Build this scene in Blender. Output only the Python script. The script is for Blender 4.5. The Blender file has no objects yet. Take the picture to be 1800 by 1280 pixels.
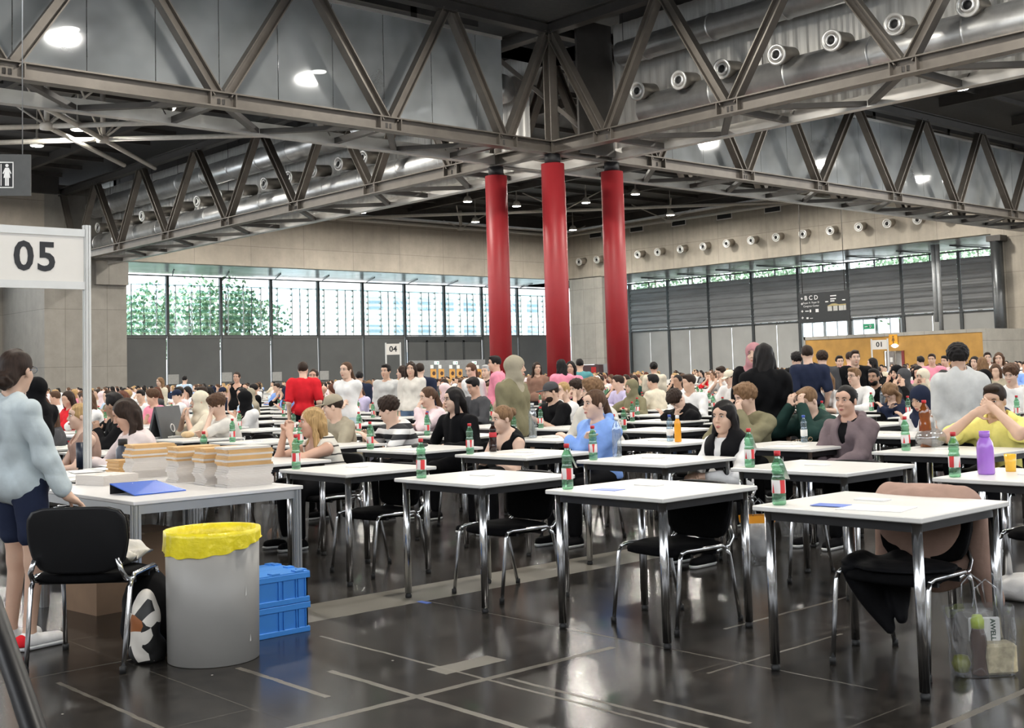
import bpy, math, random
import numpy as np
from mathutils import Vector, Matrix
PI = math.pi
R = math.radians
SC = bpy.context.scene
COL = SC.collection
random.seed(7)
RNG = np.random.default_rng(7)

# ------------------------------------------------------------------ camera
EYE_Z = 1.40
_yaw, _pit, _rol = R(42.0), R(3.93), R(1.645)
_fw = np.array([math.sin(_yaw), math.cos(_yaw), 0.0])
FWD = math.cos(_pit) * _fw + np.array([0, 0, math.sin(_pit)])
_r0 = np.array([math.cos(_yaw), -math.sin(_yaw), 0.0])
_u0 = np.cross(_r0, FWD)
RGT = math.cos(_rol) * _r0 - math.sin(_rol) * _u0
UPV = math.sin(_rol) * _r0 + math.cos(_rol) * _u0
cam_d = bpy.data.cameras.new('camera')
cam = bpy.data.objects.new('camera', cam_d)
COL.objects.link(cam)
mw = Matrix(((RGT[0], UPV[0], -FWD[0], 0), (RGT[1], UPV[1], -FWD[1], 0), (RGT[2], UPV[2], -FWD[2], EYE_Z), (0, 0, 0, 1)))
cam.matrix_world = mw
cam_d.sensor_width = 36.0
cam_d.lens = 2112.0 / 1800 * 36
cam_d.shift_y = -128.0 / 1800
cam_d.clip_start = 0.05
cam_d.clip_end = 400
SC.camera = cam

def ray(x, y):
    return FWD + RGT * (x - 900) / 2112.0 - UPV * (y - 512) / 2112.0
def at_dist(x, y, d):
    """world point seen at photo pixel x,y, d metres away over the ground"""
    v = ray(x, y); t = d / math.hypot(v[0], v[1])
    return np.array([0, 0, EYE_Z]) + v * t
def at_z(x, y, z):
    v = ray(x, y); return np.array([0, 0, EYE_Z]) + v * ((z - EYE_Z) / v[2])

# ------------------------------------------------------------------ world, light, exposure
SC.view_settings.view_transform = 'Standard'
SC.view_settings.look = 'None'
SC.view_settings.gamma = 1.0
SC.view_settings.use_curve_mapping = False
SC.view_settings.exposure = -0.1
SC.cycles.use_denoising = True
SC.cycles.use_adaptive_sampling = True
SC.cycles.adaptive_threshold = 0.03
SC.cycles.max_bounces = 7
SC.cycles.diffuse_bounces = 3
SC.cycles.glossy_bounces = 3
SC.cycles.transmission_bounces = 4
SC.cycles.transparent_max_bounces = 12
SC.cycles.caustics_reflective = False
SC.cycles.caustics_refractive = False
SC.cycles.sample_clamp_indirect = 6.0
W = bpy.data.worlds.new('sky')
SC.world = W
W.use_nodes = True
_n = W.node_tree.nodes; _l = W.node_tree.links
_n.clear()
_o = _n.new('ShaderNodeOutputWorld'); _b = _n.new('ShaderNodeBackground')
_tc = _n.new('ShaderNodeTexCoord'); _sx = _n.new('ShaderNodeSeparateXYZ'); _rp = _n.new('ShaderNodeValToRGB')
_ns = _n.new('ShaderNodeTexNoise'); _ns.inputs['Scale'].default_value = 2.5
_mx = _n.new('ShaderNodeMath'); _mx.operation = 'MULTIPLY_ADD'; _mx.inputs[1].default_value = 0.25
_l.new(_tc.outputs['Generated'], _sx.inputs[0]); _l.new(_tc.outputs['Generated'], _ns.inputs['Vector'])
_l.new(_ns.outputs[0], _mx.inputs[0]); _l.new(_sx.outputs['Z'], _mx.inputs[2]); _l.new(_mx.outputs[0], _rp.inputs[0])
_rp.color_ramp.elements[0].position = 0.0; _rp.color_ramp.elements[0].color = (0.62, 0.66, 0.70, 1)
_rp.color_ramp.elements[1].position = 0.9; _rp.color_ramp.elements[1].color = (0.95, 0.97, 1.0, 1)
_l.new(_rp.outputs[0], _b.inputs[0]); _l.new(_b.outputs[0], _o.inputs[0])
_b.inputs[1].default_value = 5.6

LAMP_POWER = 1150.0
def lamp_light(name, loc, power=LAMP_POWER, size=1.0, rot=(0, 0, 0), col=(1.0, 0.95, 0.86), spread=None):
    d = bpy.data.lights.new(name, 'AREA'); d.shape = 'DISK'; d.size = size; d.energy = power; d.color = col
    o = bpy.data.objects.new(name, d); COL.objects.link(o); o.location = loc; o.rotation_euler = rot
    return o

# ------------------------------------------------------------------ materials
MATS = {}
def mat(name, col, rough=0.5, metal=0.0, var=0.08, scale=6.0, bump=0.0, spec=None, emit=0.0, alpha=1.0, trans=0.0, ecol=None, coat=0.0, bscale=None, stretch=None):
    """procedural principled material: noise varies colour and roughness a little"""
    if name in MATS: return MATS[name]
    m = bpy.data.materials.new(name); m.use_nodes = True
    nt = m.node_tree; b = nt.nodes['Principled BSDF']
    tc = nt.nodes.new('ShaderNodeTexCoord'); ns = nt.nodes.new('ShaderNodeTexNoise')
    ns.inputs['Scale'].default_value = scale; ns.inputs['Detail'].default_value = 3
    src = tc.outputs['Object']
    if stretch:
        mp = nt.nodes.new('ShaderNodeMapping'); mp.inputs['Scale'].default_value = stretch
        nt.links.new(src, mp.inputs[0]); src = mp.outputs[0]
    nt.links.new(src, ns.inputs['Vector'])
    rp = nt.nodes.new('ShaderNodeValToRGB')
    c = np.array(col[:3], float)
    rp.color_ramp.elements[0].position = 0.3; rp.color_ramp.elements[1].position = 0.7
    rp.color_ramp.elements[0].color = (*np.clip(c * (1 - var), 0, 1), 1); rp.color_ramp.elements[1].color = (*np.clip(c * (1 + var), 0, 1), 1)
    nt.links.new(ns.outputs[0], rp.inputs[0]); nt.links.new(rp.outputs[0], b.inputs['Base Color'])
    b.inputs['Roughness'].default_value = rough; b.inputs['Metallic'].default_value = metal
    if spec is not None: b.inputs['Specular IOR Level'].default_value = spec
    if coat: b.inputs['Coat Weight'].default_value = coat
    if trans: b.inputs['Transmission Weight'].default_value = trans
    if alpha < 1: b.inputs['Alpha'].default_value = alpha
    if emit:
        b.inputs['Emission Color'].default_value = (*(ecol or col)[:3], 1); b.inputs['Emission Strength'].default_value = emit
    if bump:
        bp = nt.nodes.new('ShaderNodeBump'); bp.inputs['Strength'].default_value = 0.6; bp.inputs['Distance'].default_value = bump
        n2 = nt.nodes.new('ShaderNodeTexNoise'); n2.inputs['Scale'].default_value = bscale or scale * 3; n2.inputs['Detail'].default_value = 3
        nt.links.new(src, n2.inputs['Vector']); nt.links.new(n2.outputs[0], bp.inputs['Height']); nt.links.new(bp.outputs[0], b.inputs['Normal'])
    m['base'] = list(map(float, c))
    MATS[name] = m
    return m

def _math(nt, op, a, b=None, c=None):
    n = nt.nodes.new('ShaderNodeMath'); n.operation = op
    for i, v in enumerate((a, b, c)):
        if v is None: continue
        if isinstance(v, (int, float)): n.inputs[i].default_value = v
        else: nt.links.new(v, n.inputs[i])
    return n.outputs[0]

def concrete(name, col, axes='xz', pw=4.0, ph=2.0, off=(0, 0), seam=0.55, streak=0.25):
    """cast concrete with formwork joints; axes names the plane the wall lies in"""
    m = bpy.data.materials.new(name); m.use_nodes = True; nt = m.node_tree; b = nt.nodes['Principled BSDF']
    tc = nt.nodes.new('ShaderNodeTexCoord'); sp = nt.nodes.new('ShaderNodeSeparateXYZ'); cb = nt.nodes.new('ShaderNodeCombineXYZ')
    nt.links.new(tc.outputs['Object'], sp.inputs[0])
    u = sp.outputs['X' if axes[0] == 'x' else 'Y']
    nt.links.new(_math(nt, 'ADD', u, off[0]), cb.inputs[0]); nt.links.new(_math(nt, 'ADD', sp.outputs['Z'], off[1]), cb.inputs[1])
    br = nt.nodes.new('ShaderNodeTexBrick'); br.offset = 0.0; br.squash = 1.0
    br.inputs['Scale'].default_value = 1.0; br.inputs['Brick Width'].default_value = pw; br.inputs['Row Height'].default_value = ph
    br.inputs['Mortar Size'].default_value = 0.018; br.inputs['Mortar Smooth'].default_value = 0.3; br.inputs['Bias'].default_value = 0
    c = np.array(col)
    br.inputs['Color1'].default_value = (*c, 1); br.inputs['Color2'].default_value = (*(c * 0.9), 1); br.inputs['Mortar'].default_value = (*(c * seam), 1)
    nt.links.new(cb.outputs[0], br.inputs['Vector'])
    mp = nt.nodes.new('ShaderNodeMapping'); mp.inputs['Scale'].default_value = (1.3, 1.3, 0.14); nt.links.new(tc.outputs['Object'], mp.inputs[0])
    n1 = nt.nodes.new('ShaderNodeTexNoise'); n1.inputs['Scale'].default_value = 1.6; n1.inputs['Detail'].default_value = 6; nt.links.new(mp.outputs[0], n1.inputs['Vector'])
    n2 = nt.nodes.new('ShaderNodeTexNoise'); n2.inputs['Scale'].default_value = 0.9; n2.inputs['Detail'].default_value = 8; n2.inputs['Roughness'].default_value = 0.7; nt.links.new(tc.outputs['Object'], n2.inputs['Vector'])
    s = _math(nt, 'ADD', _math(nt, 'MULTIPLY', n1.outputs[0], streak), _math(nt, 'MULTIPLY', n2.outputs[0], 0.6))
    s = _math(nt, 'ADD', s, 1.0 - (streak + 0.6) / 2)
    mx = nt.nodes.new('ShaderNodeVectorMath'); mx.operation = 'SCALE'; nt.links.new(br.outputs['Color'], mx.inputs[0]); nt.links.new(s, mx.inputs['Scale'])
    nt.links.new(mx.outputs[0], b.inputs['Base Color']); b.inputs['Roughness'].default_value = 0.75
    MATS[name] = m
    return m

def glassy(name, col, tint=0.85, gloss=0.12, haze=0.0, dustcol=(0.5, 0.5, 0.5), rough=0.02):
    """thin clear pane, film or plastic wall: see-through with a fresnel sheen and optional dust film"""
    m = bpy.data.materials.new(name); m.use_nodes = True; nt = m.node_tree
    nt.nodes.clear()
    out = nt.nodes.new('ShaderNodeOutputMaterial'); tr = nt.nodes.new('ShaderNodeBsdfTransparent'); gl = nt.nodes.new('ShaderNodeBsdfGlossy')
    tr.inputs[0].default_value = (*[x * tint for x in col], 1); gl.inputs['Roughness'].default_value = rough
    gl.inputs['Color'].default_value = (0.9, 0.92, 0.95, 1)
    fr = nt.nodes.new('ShaderNodeLayerWeight'); fr.inputs[0].default_value = 0.35
    f = _math(nt, 'ADD', _math(nt, 'MULTIPLY', fr.outputs['Facing'], gloss * 2), gloss)
    mx = nt.nodes.new('ShaderNodeMixShader'); nt.links.new(f, mx.inputs[0]); nt.links.new(tr.outputs[0], mx.inputs[1]); nt.links.new(gl.outputs[0], mx.inputs[2])
    last = mx.outputs[0]
    if haze:
        df = nt.nodes.new('ShaderNodeBsdfDiffuse'); df.inputs[0].default_value = (*dustcol, 1)
        ns = nt.nodes.new('ShaderNodeTexNoise'); ns.inputs['Scale'].default_value = 0.35; ns.inputs['Detail'].default_value = 3
        tc = nt.nodes.new('ShaderNodeTexCoord'); nt.links.new(tc.outputs['Object'], ns.inputs['Vector'])
        g = _math(nt, 'MULTIPLY', ns.outputs[0], haze * 2)
        m2 = nt.nodes.new('ShaderNodeMixShader'); nt.links.new(g, m2.inputs[0]); nt.links.new(last, m2.inputs[1]); nt.links.new(df.outputs[0], m2.inputs[2]); last = m2.outputs[0]
    nt.links.new(last, out.inputs[0])
    MATS[name] = m
    return m

# ------------------------------------------------------------------ mesh building
class MB:
    """collects shapes and links them as one mesh object"""
    def __init__(s): s.v = []; s.f = []; s.m = []; s.cm = 0; s.sm = []; s.cs = False
    def _add(s, vs, fs):
        o = len(s.v); s.v += [tuple(map(float, p)) for p in vs]; s.f += [tuple(i + o for i in f) for f in fs]
        s.m += [s.cm] * len(fs); s.sm += [s.cs] * len(fs)
    def box(s, x0, x1, y0, y1, z0, z1, M_=None, bev=0.0):
        if bev > 0:
            b = min(bev, (x1 - x0) / 2.01, (y1 - y0) / 2.01, (z1 - z0) / 2.01)
            rings = [(z0, b), (z0 + b, 0), (z1 - b, 0), (z1, b)]; vs = []; fs = []
            for z, i in rings:
                a0, a1, b0, b1 = x0 + i, x1 - i, y0 + i, y1 - i; k = b if i == 0 else b * 0.5
                vs += [(a0 + k, b0, z), (a1 - k, b0, z), (a1, b0 + k, z), (a1, b1 - k, z), (a1 - k, b1, z), (a0 + k, b1, z), (a0, b1 - k, z), (a0, b0 + k, z)]
            for r in range(3):
                for i in range(8): fs.append((r * 8 + i, r * 8 + (i + 1) % 8, r * 8 + 8 + (i + 1) % 8, r * 8 + 8 + i))
            fs.append(tuple(range(7, -1, -1))); fs.append(tuple(range(24, 32)))
        else:
            vs = [(x0, y0, z0), (x1, y0, z0), (x1, y1, z0), (x0, y1, z0), (x0, y0, z1), (x1, y0, z1), (x1, y1, z1), (x0, y1, z1)]
            fs = [(0, 3, 2, 1), (4, 5, 6, 7), (0, 1, 5, 4), (1, 2, 6, 5), (2, 3, 7, 6), (3, 0, 4, 7)]
        if M_ is not None: vs = [tuple(M_ @ Vector(p)) for p in vs]
        s._add(vs, fs); return s
    def beam(s, p, q, w, h, up=(0, 0, 1), kind='box', t=0.03):
        """straight member from p to q, w wide, h deep; kind 'I' gives flanges and web"""
        p, q = Vector(p), Vector(q); d = (q - p); L = d.length; d.normalize(); u = Vector(up); x = d.cross(u)
        if x.length < 1e-4: x = d.cross(Vector((1, 0, 0)))
        x.normalize(); u = x.cross(d).normalized()
        Mx = Matrix(((x.x, d.x, u.x, p.x), (x.y, d.y, u.y, p.y), (x.z, d.z, u.z, p.z), (0, 0, 0, 1)))
        if kind == 'box': s.box(-w / 2, w / 2, 0, L, -h / 2, h / 2, Mx)
        elif kind == 'I':
            s.box(-w / 2, w / 2, 0, L, h / 2 - t, h / 2, Mx); s.box(-w / 2, w / 2, 0, L, -h / 2, -h / 2 + t, Mx)
            s.box(-t / 2, t / 2, 0, L, -h / 2 + t, h / 2 - t, Mx)
        elif kind == 'C':
            s.box(-w / 2, -w / 2 + t, 0, L, -h / 2, h / 2, Mx); s.box(w / 2 - t, w / 2, 0, L, -h / 2, h / 2, Mx)
            s.box(-w / 2 + t, w / 2 - t, 0, L, -t / 2, t / 2, Mx)
        return s
    def tube(s, pts, r, n=10, caps=True, closed=False):
        pts = [Vector(p) for p in pts]; k = len(pts); rr = r if hasattr(r, '__len__') else [r] * k
        vs = []; fs = []; prev = None
        for i, p in enumerate(pts):
            a = pts[(i - 1) % k] if (i > 0 or closed) else p; b = pts[(i + 1) % k] if (i < k - 1 or closed) else p
            d = (b - a).normalized()
            if prev is None:
                x = d.cross(Vector((0, 0, 1)));
                if x.length < 1e-3: x = d.cross(Vector((1, 0, 0)))
                x.normalize()
            else: x = (prev - d * prev.dot(d)).normalized()
            prev = x; y = d.cross(x)
            for j in range(n):
                a_ = 2 * PI * j / n; vs.append(p + (x * math.cos(a_) + y * math.sin(a_)) * rr[i])
        for i in range(k if closed else k - 1):
            for j in range(n):
                i2 = (i + 1) % k; fs.append((i * n + j, i * n + (j + 1) % n, i2 * n + (j + 1) % n, i2 * n + j))
        if caps and not closed: fs.append(tuple(range(n - 1, -1, -1))); fs.append(tuple((k - 1) * n + j for j in range(n)))
        c = s.cs; s.cs = True; s._add(vs, fs); s.cs = c; return s
    def lathe(s, prof, c=(0, 0, 0), n=20, M_=None, smooth=True, sy=1.0):
        """revolve (r, z) profile about z through c"""
        vs = []; fs = []
        for r, z in prof:
            for j in range(n):
                a = 2 * PI * j / n; vs.append((c[0] + r * math.cos(a), c[1] + r * math.sin(a) * sy, c[2] + z))
        for i in range(len(prof) - 1):
            for j in range(n): fs.append((i * n + j, i * n + (j + 1) % n, (i + 1) * n + (j + 1) % n, (i + 1) * n + j))
        if prof[0][0] > 1e-6: fs.append(tuple(range(n - 1, -1, -1)))
        if prof[-1][0] > 1e-6: fs.append(tuple((len(prof) - 1) * n + j for j in range(n)))
        if M_ is not None: vs = [tuple(M_ @ Vector(p)) for p in vs]
        k = s.cs; s.cs = smooth; s._add(vs, fs); s.cs = k; return s
    def poly(s, pts, fs=None): s._add(pts, fs or [tuple(range(len(pts)))]); return s
    def prism(s, pts, z0, z1, M_=None):
        n = len(pts); vs = [(x, y, z0) for x, y in pts] + [(x, y, z1) for x, y in pts]
        fs = [tuple(range(n - 1, -1, -1)), tuple(range(n, 2 * n))] + [(i, (i + 1) % n, n + (i + 1) % n, n + i) for i in range(n)]
        if M_ is not None: vs = [tuple(M_ @ Vector(p)) for p in vs]
        s._add(vs, fs); return s
    def grid(s, f, nu, nv, smooth=True, close_u=False):
        vs = [f(i / (nu if close_u else nu - 1), j / (nv - 1)) for j in range(nv) for i in range(nu)]
        fs = [(j * nu + i, j * nu + (i + 1) % nu, (j + 1) * nu + (i + 1) % nu, (j + 1) * nu + i) for j in range(nv - 1) for i in range(nu if close_u else nu - 1)]
        k = s.cs; s.cs = smooth; s._add(vs, fs); s.cs = k; return s
    def mesh(s, name, mats):
        me = bpy.data.meshes.new(name); me.from_pydata(s.v, [], s.f)
        for m in (mats if isinstance(mats, (list, tuple)) else [mats]): me.materials.append(m)
        me.polygons.foreach_set('material_index', s.m); me.polygons.foreach_set('use_smooth', s.sm); me.update()
        return me
    def build(s, name, mats, parent=None, loc=None, **tags):
        o = bpy.data.objects.new(name, s.mesh(name, mats)); COL.objects.link(o)
        if parent is not None: o.parent = parent
        if loc is not None: o.location = loc
        tag(o, **tags); return o

def tag(o, label=None, cat=None, group=None, kind=None):
    if label: o['label'] = label
    if cat: o['category'] = cat
    if group: o['group'] = group
    if kind: o['kind'] = kind
    return o
def empty(name, loc=(0, 0, 0), rz=0.0, label=None, cat=None, group=None, kind=None):
    o = bpy.data.objects.new(name, None); COL.objects.link(o); o.location = loc; o.rotation_euler = (0, 0, rz); o.empty_display_size = 0.1
    return tag(o, label, cat, group, kind)
KIDS = {}
def kids(o):
    return [c for c in o.children]
def copy_tree(o, parent=None):
    c = o.copy(); COL.objects.link(c); c.parent = parent
    for ch in kids(o): copy_tree(ch, c)
    return c
def obj(name, mesh, parent=None, loc=None, rot=None, **tags):
    o = bpy.data.objects.new(name, mesh); COL.objects.link(o)
    if parent is not None: o.parent = parent
    if loc is not None: o.location = loc
    if rot is not None: o.rotation_euler = rot
    return tag(o, **tags)
def recolor(o, m, slot=0):
    o.material_slots[slot].link = 'OBJECT'; o.material_slots[slot].material = m
def text_mesh(name, txt, size, m, M_, depth=0.002, bold=0.0, parent=None, align='CENTER', space=1.0):
    cu = bpy.data.curves.new(name, 'FONT'); cu.body = txt; cu.size = size; cu.extrude = depth; cu.align_x = align; cu.align_y = 'CENTER'; cu.offset = bold; cu.resolution_u = 3; cu.space_character = space
    o = bpy.data.objects.new(name + '_src', cu); COL.objects.link(o)
    dg = bpy.context.evaluated_depsgraph_get(); dg.update()
    me = bpy.data.meshes.new_from_object(o.evaluated_get(dg)); bpy.data.objects.remove(o)
    me.transform(M_); me.materials.clear(); me.materials.append(m); me.name = name
    ob = bpy.data.objects.new(name, me); COL.objects.link(ob)
    if parent is not None: ob.parent = parent
    return ob
def facing(origin, right, up):
    """matrix whose local x,y are right,up at origin (text reads along right)"""
    r = Vector(right).normalized(); u = Vector(up).normalized(); n = r.cross(u)
    return Matrix(((r.x, u.x, n.x, origin[0]), (r.y, u.y, n.y, origin[1]), (r.z, u.z, n.z, origin[2]), (0, 0, 0, 1)))
# ------------------------------------------------------------------ materials of the hall
steel = mat('steel_paint', (0.15, 0.133, 0.115), 0.42, 0.35, var=0.12, scale=2.0)
steel_d = mat('steel_dark', (0.065, 0.06, 0.056), 0.5, 0.3, var=0.1, scale=2.0)
clad = mat('cladding_grey', (0.52, 0.505, 0.48), 0.35, 0.4, var=0.28, scale=0.55, stretch=(1, 1, 2))
duct_m = mat('duct_silver', (0.74, 0.74, 0.73), 0.34, 0.8, var=0.1, scale=3.0, bump=0.004, bscale=9)
tan_m = mat('nozzle_body', (0.42, 0.38, 0.33), 0.35, 0.6, var=0.08)
ring_m = mat('nozzle_ring', (0.80, 0.79, 0.76), 0.3, 0.5, var=0.04)
black_m = mat('black', (0.012, 0.012, 0.013), 0.6, var=0.2)
deck_m = mat('roof_deck', (0.055, 0.055, 0.056), 0.6, 0.2, var=0.15)
white_tube = mat('tube_offwhite', (0.62, 0.59, 0.54), 0.4, var=0.06)
red_m = mat('column_red', (0.34, 0.022, 0.028), 0.45, var=0.06, scale=1.2)
conc = concrete('concrete_beam', (0.46, 0.41, 0.345), 'xz', 4.63, 2.3, (0.6, -0.03))
conc_y = concrete('concrete_beam_right', (0.44, 0.395, 0.33), 'yz', 4.87, 2.4, (1.0, -0.1), streak=0.5)
conc_p = concrete('concrete_pier', (0.30, 0.28, 0.25), 'xz', 1.45, 3.9, (0.3, 1.2))
conc_py = concrete('concrete_pier_side', (0.42, 0.40, 0.36), 'yz', 1.4, 3.2, (0.2, 0.6))
shade_m = mat('shade_grey', (0.125, 0.13, 0.13), 0.6, var=0.06, scale=0.7)
mull_m = mat('mullion_dark', (0.075, 0.08, 0.083), 0.45, 0.3)
mull_l = mat('mullion_light', (0.33, 0.37, 0.40), 0.4, 0.3)
blind_m = mat('blind_slat', (0.46, 0.47, 0.48), 0.45, 0.1, var=0.1, scale=0.6, stretch=(1, 1, 4))
panel_w = mat('panel_pale', (0.50, 0.50, 0.485), 0.6, var=0.08, scale=0.5)
soffit_m = mat('soffit_panel', (0.55, 0.56, 0.57), 0.25, 0.3, var=0.2, scale=0.4)
orange_m = mat('orange_board', (0.50, 0.27, 0.06), 0.5, var=0.14, scale=1.4)
corr_m = mat('wall_sheet', (0.66, 0.65, 0.62), 0.4, 0.3, var=0.1, scale=0.5, stretch=(1, 12, 0.3))
pane_m = glassy('pane_clear', (0.97, 1.0, 1.0), 0.98, 0.03)
louv_m = glassy('louvre_glass', (0.82, 0.96, 0.98), 0.95, 0.04)
smoke_m = glassy('smoke_screen_glass', (0.80, 0.84, 0.86), 0.62, 0.22, haze=0.34, dustcol=(0.72, 0.76, 0.78), rough=0.06)  # pale diffuse share painted in for the milky reflections on the glass
lamp_m = mat('lamp_glow', (1.0, 0.93, 0.8), 0.4, emit=28.0, ecol=(1.0, 0.93, 0.82))

YB, XB, YG, XG = 80.0, 79.3, 88.0, 88.0      # faces of the concrete beams, planes of the glazing
ZS_L, ZS_R = 10.03, 10.38

# ------------------------------------------------------------------ floor
def floor_material():
    m = bpy.data.materials.new('floor_dark'); m.use_nodes = True; nt = m.node_tree; b = nt.nodes['Principled BSDF']
    tc = nt.nodes.new('ShaderNodeTexCoord'); sp = nt.nodes.new('ShaderNodeSeparateXYZ'); nt.links.new(tc.outputs['Object'], sp.inputs[0])
    X, Y = sp.outputs[0], sp.outputs[1]
    nz = nt.nodes.new('ShaderNodeTexNoise'); nz.inputs['Scale'].default_value = 7; nz.inputs['Detail'].default_value = 8; nz.inputs['Roughness'].default_value = 0.75; nt.links.new(tc.outputs['Object'], nz.inputs['Vector'])
    nb = nt.nodes.new('ShaderNodeTexNoise'); nb.inputs['Scale'].default_value = 0.8; nb.inputs['Detail'].default_value = 4; nt.links.new(tc.outputs['Object'], nb.inputs['Vector'])
    wob = _math(nt, 'MULTIPLY', _math(nt, 'SUBTRACT', nz.outputs[0], 0.5), 0.03)
    Xw = _math(nt, 'ADD', X, wob); Yw = _math(nt, 'ADD', Y, wob)
    def seg(u, c, w, v, a, e): return _math(nt, 'MULTIPLY', _math(nt, 'COMPARE', u, c, w), _math(nt, 'COMPARE', v, (a + e) / 2, (e - a) / 2))
    tape = [seg(Yw, 4.31, 0.022, X, 2.4, 4.5), seg(Xw, 3.65, 0.010, Y, 1.8, 5.7), seg(Xw, 3.25, 0.018, Y, 2.6, 5.0), seg(Xw, 3.73, 0.012, Y, 2.6, 4.25),
            seg(Xw, 4.66, 0.006, Y, 2.9, 6.3), seg(Yw, 3.62, 0.008, X, 4.4, 5.5), seg(Xw, 2.25, 0.012, Y, 4.5, 5.8), seg(Yw, 5.98, 0.008, X, 1.0, 3.4),
            seg(Yw, 4.15, 0.012, X, 5.2, 7.4), seg(Yw, 2.44, 0.02, X, 4.3, 5.6), seg(Xw, 2.98, 0.016, Y, 4.6, 5.4), seg(Xw, 3.9, 0.014, Y, 3.0, 3.5)]
    big = [seg(Yw, 6.30, 0.24, X, 3.3, 7.3), seg(Yw, 4.59, 0.075, Xw, 3.58, 3.96)]
    fold = lambda L: L[0] if len(L) == 1 else _math(nt, 'MAXIMUM', L[0], fold(L[1:]))
    def mix(f, a, c):
        n = nt.nodes.new('ShaderNodeMix'); n.data_type = 'RGBA'; nt.links.new(f, n.inputs[0])
        (nt.links.new(a, n.inputs[6]) if not isinstance(a, tuple) else n.inputs[6].__setattr__('default_value', a))
        (nt.links.new(c, n.inputs[7]) if not isinstance(c, tuple) else n.inputs[7].__setattr__('default_value', c)); return n.outputs[2]
    rp = nt.nodes.new('ShaderNodeValToRGB'); nt.links.new(nz.outputs[0], rp.inputs[0])
    rp.color_ramp.elements[0].position = 0.35; rp.color_ramp.elements[0].color = (0.010, 0.009, 0.008, 1)
    rp.color_ramp.elements[1].position = 0.75; rp.color_ramp.elements[1].color = (0.040, 0.035, 0.030, 1)
    br = nt.nodes.new('ShaderNodeTexBrick'); br.inputs['Scale'].default_value = 1.0; br.inputs['Brick Width'].default_value = 1.0; br.inputs['Row Height'].default_value = 1.0; br.offset = 0
    br.inputs['Mortar Size'].default_value = 0.004; br.inputs['Color1'].default_value = (0, 0, 0, 1); br.inputs['Color2'].default_value = (0, 0, 0, 1); br.inputs['Mortar'].default_value = (1, 1, 1, 1)
    mp = nt.nodes.new('ShaderNodeMapping'); mp.inputs['Location'].default_value = (0.35, 0.31, 0); nt.links.new(tc.outputs['Object'], mp.inputs[0]); nt.links.new(mp.outputs[0], br.inputs['Vector'])
    c = mix(_math(nt, 'MULTIPLY', br.outputs['Color'], 0.35), rp.outputs[0], (0.16, 0.145, 0.12, 1))
    tmask = _math(nt, 'MULTIPLY', fold(tape), _math(nt, 'ADD', _math(nt, 'MULTIPLY', nz.outputs[0], 1.5), -0.1))
    c = mix(tmask, c, (0.15, 0.135, 0.11, 1))
    bm_ = _math(nt, 'MULTIPLY', fold(big), _math(nt, 'ADD', _math(nt, 'MULTIPLY', nb.outputs[0], 0.7), 0.35))
    c = mix(bm_, c, (0.20, 0.185, 0.155, 1))
    # chips of paper and scuffs
    vo = nt.nodes.new('ShaderNodeTexVoronoi'); vo.inputs['Scale'].default_value = 3.2; nt.links.new(tc.outputs['Object'], vo.inputs['Vector'])
    sp_ = _math(nt, 'MULTIPLY', _math(nt, 'LESS_THAN', vo.outputs['Distance'], 0.022), 0.7)
    c = mix(sp_, c, (0.55, 0.52, 0.47, 1))
    nt.links.new(c, b.inputs['Base Color'])
    rr = _math(nt, 'ADD', _math(nt, 'MULTIPLY', nb.outputs[0], 0.20), 0.11)
    rr = _math(nt, 'ADD', rr, _math(nt, 'MULTIPLY', _math(nt, 'MAXIMUM', bm_, tmask), 0.35))
    nt.links.new(rr, b.inputs['Roughness']); b.inputs['Specular IOR Level'].default_value = 0.36
    bp = nt.nodes.new('ShaderNodeBump'); bp.inputs['Strength'].default_value = 0.25; bp.inputs['Distance'].default_value = 0.0015
    nt.links.new(nz.outputs[0], bp.inputs['Height']); nt.links.new(bp.outputs[0], b.inputs['Normal'])
    return m
MB().box(-8, 92, -8, 92, -0.2, 0).build('floor', floor_material(), kind='structure')

# ------------------------------------------------------------------ left-hand wall: concrete beam, glazing, shades, doors
def strct(name, mb, m, **k): return mb.build(name, m, kind='structure', **k)
strct('wall_left_beam', MB().box(35.9, 88.0, YB, YB + 0.6, ZS_L, 15.0), conc)
strct('wall_left_pier', MB().box(30.2, 35.9, YB, YG + 0.3, 0, 15.0).box(33.6, 35.9, YB - 0.35, YB - 0.01, 8.3, 9.9), conc_p)
strct('wall_left_upper', MB().box(-8, 30.2, YB, YB + 0.6, ZS_L + 0.6, 15.0), conc)
strct('ceiling_soffit_left', MB().box(35.9, 88.0, YB + 0.6, YG + 0.3, ZS_L, ZS_L + 0.2), soffit_m)
pitch = 4.63; x_first = 42.82
bays = [(35.9, x_first)] + [(x_first + pitch * i, x_first + pitch * (i + 1)) for i in range(0, 10)]
bays = [(38.2, x_first)] + bays[1:]
ZSILL, ZTOP = 5.2, 9.9
bx = [35.9, 38.19] + [x_first + pitch * i for i in range(11)]
bx = [35.9] + [x_first + pitch * i for i in range(10)]
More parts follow.
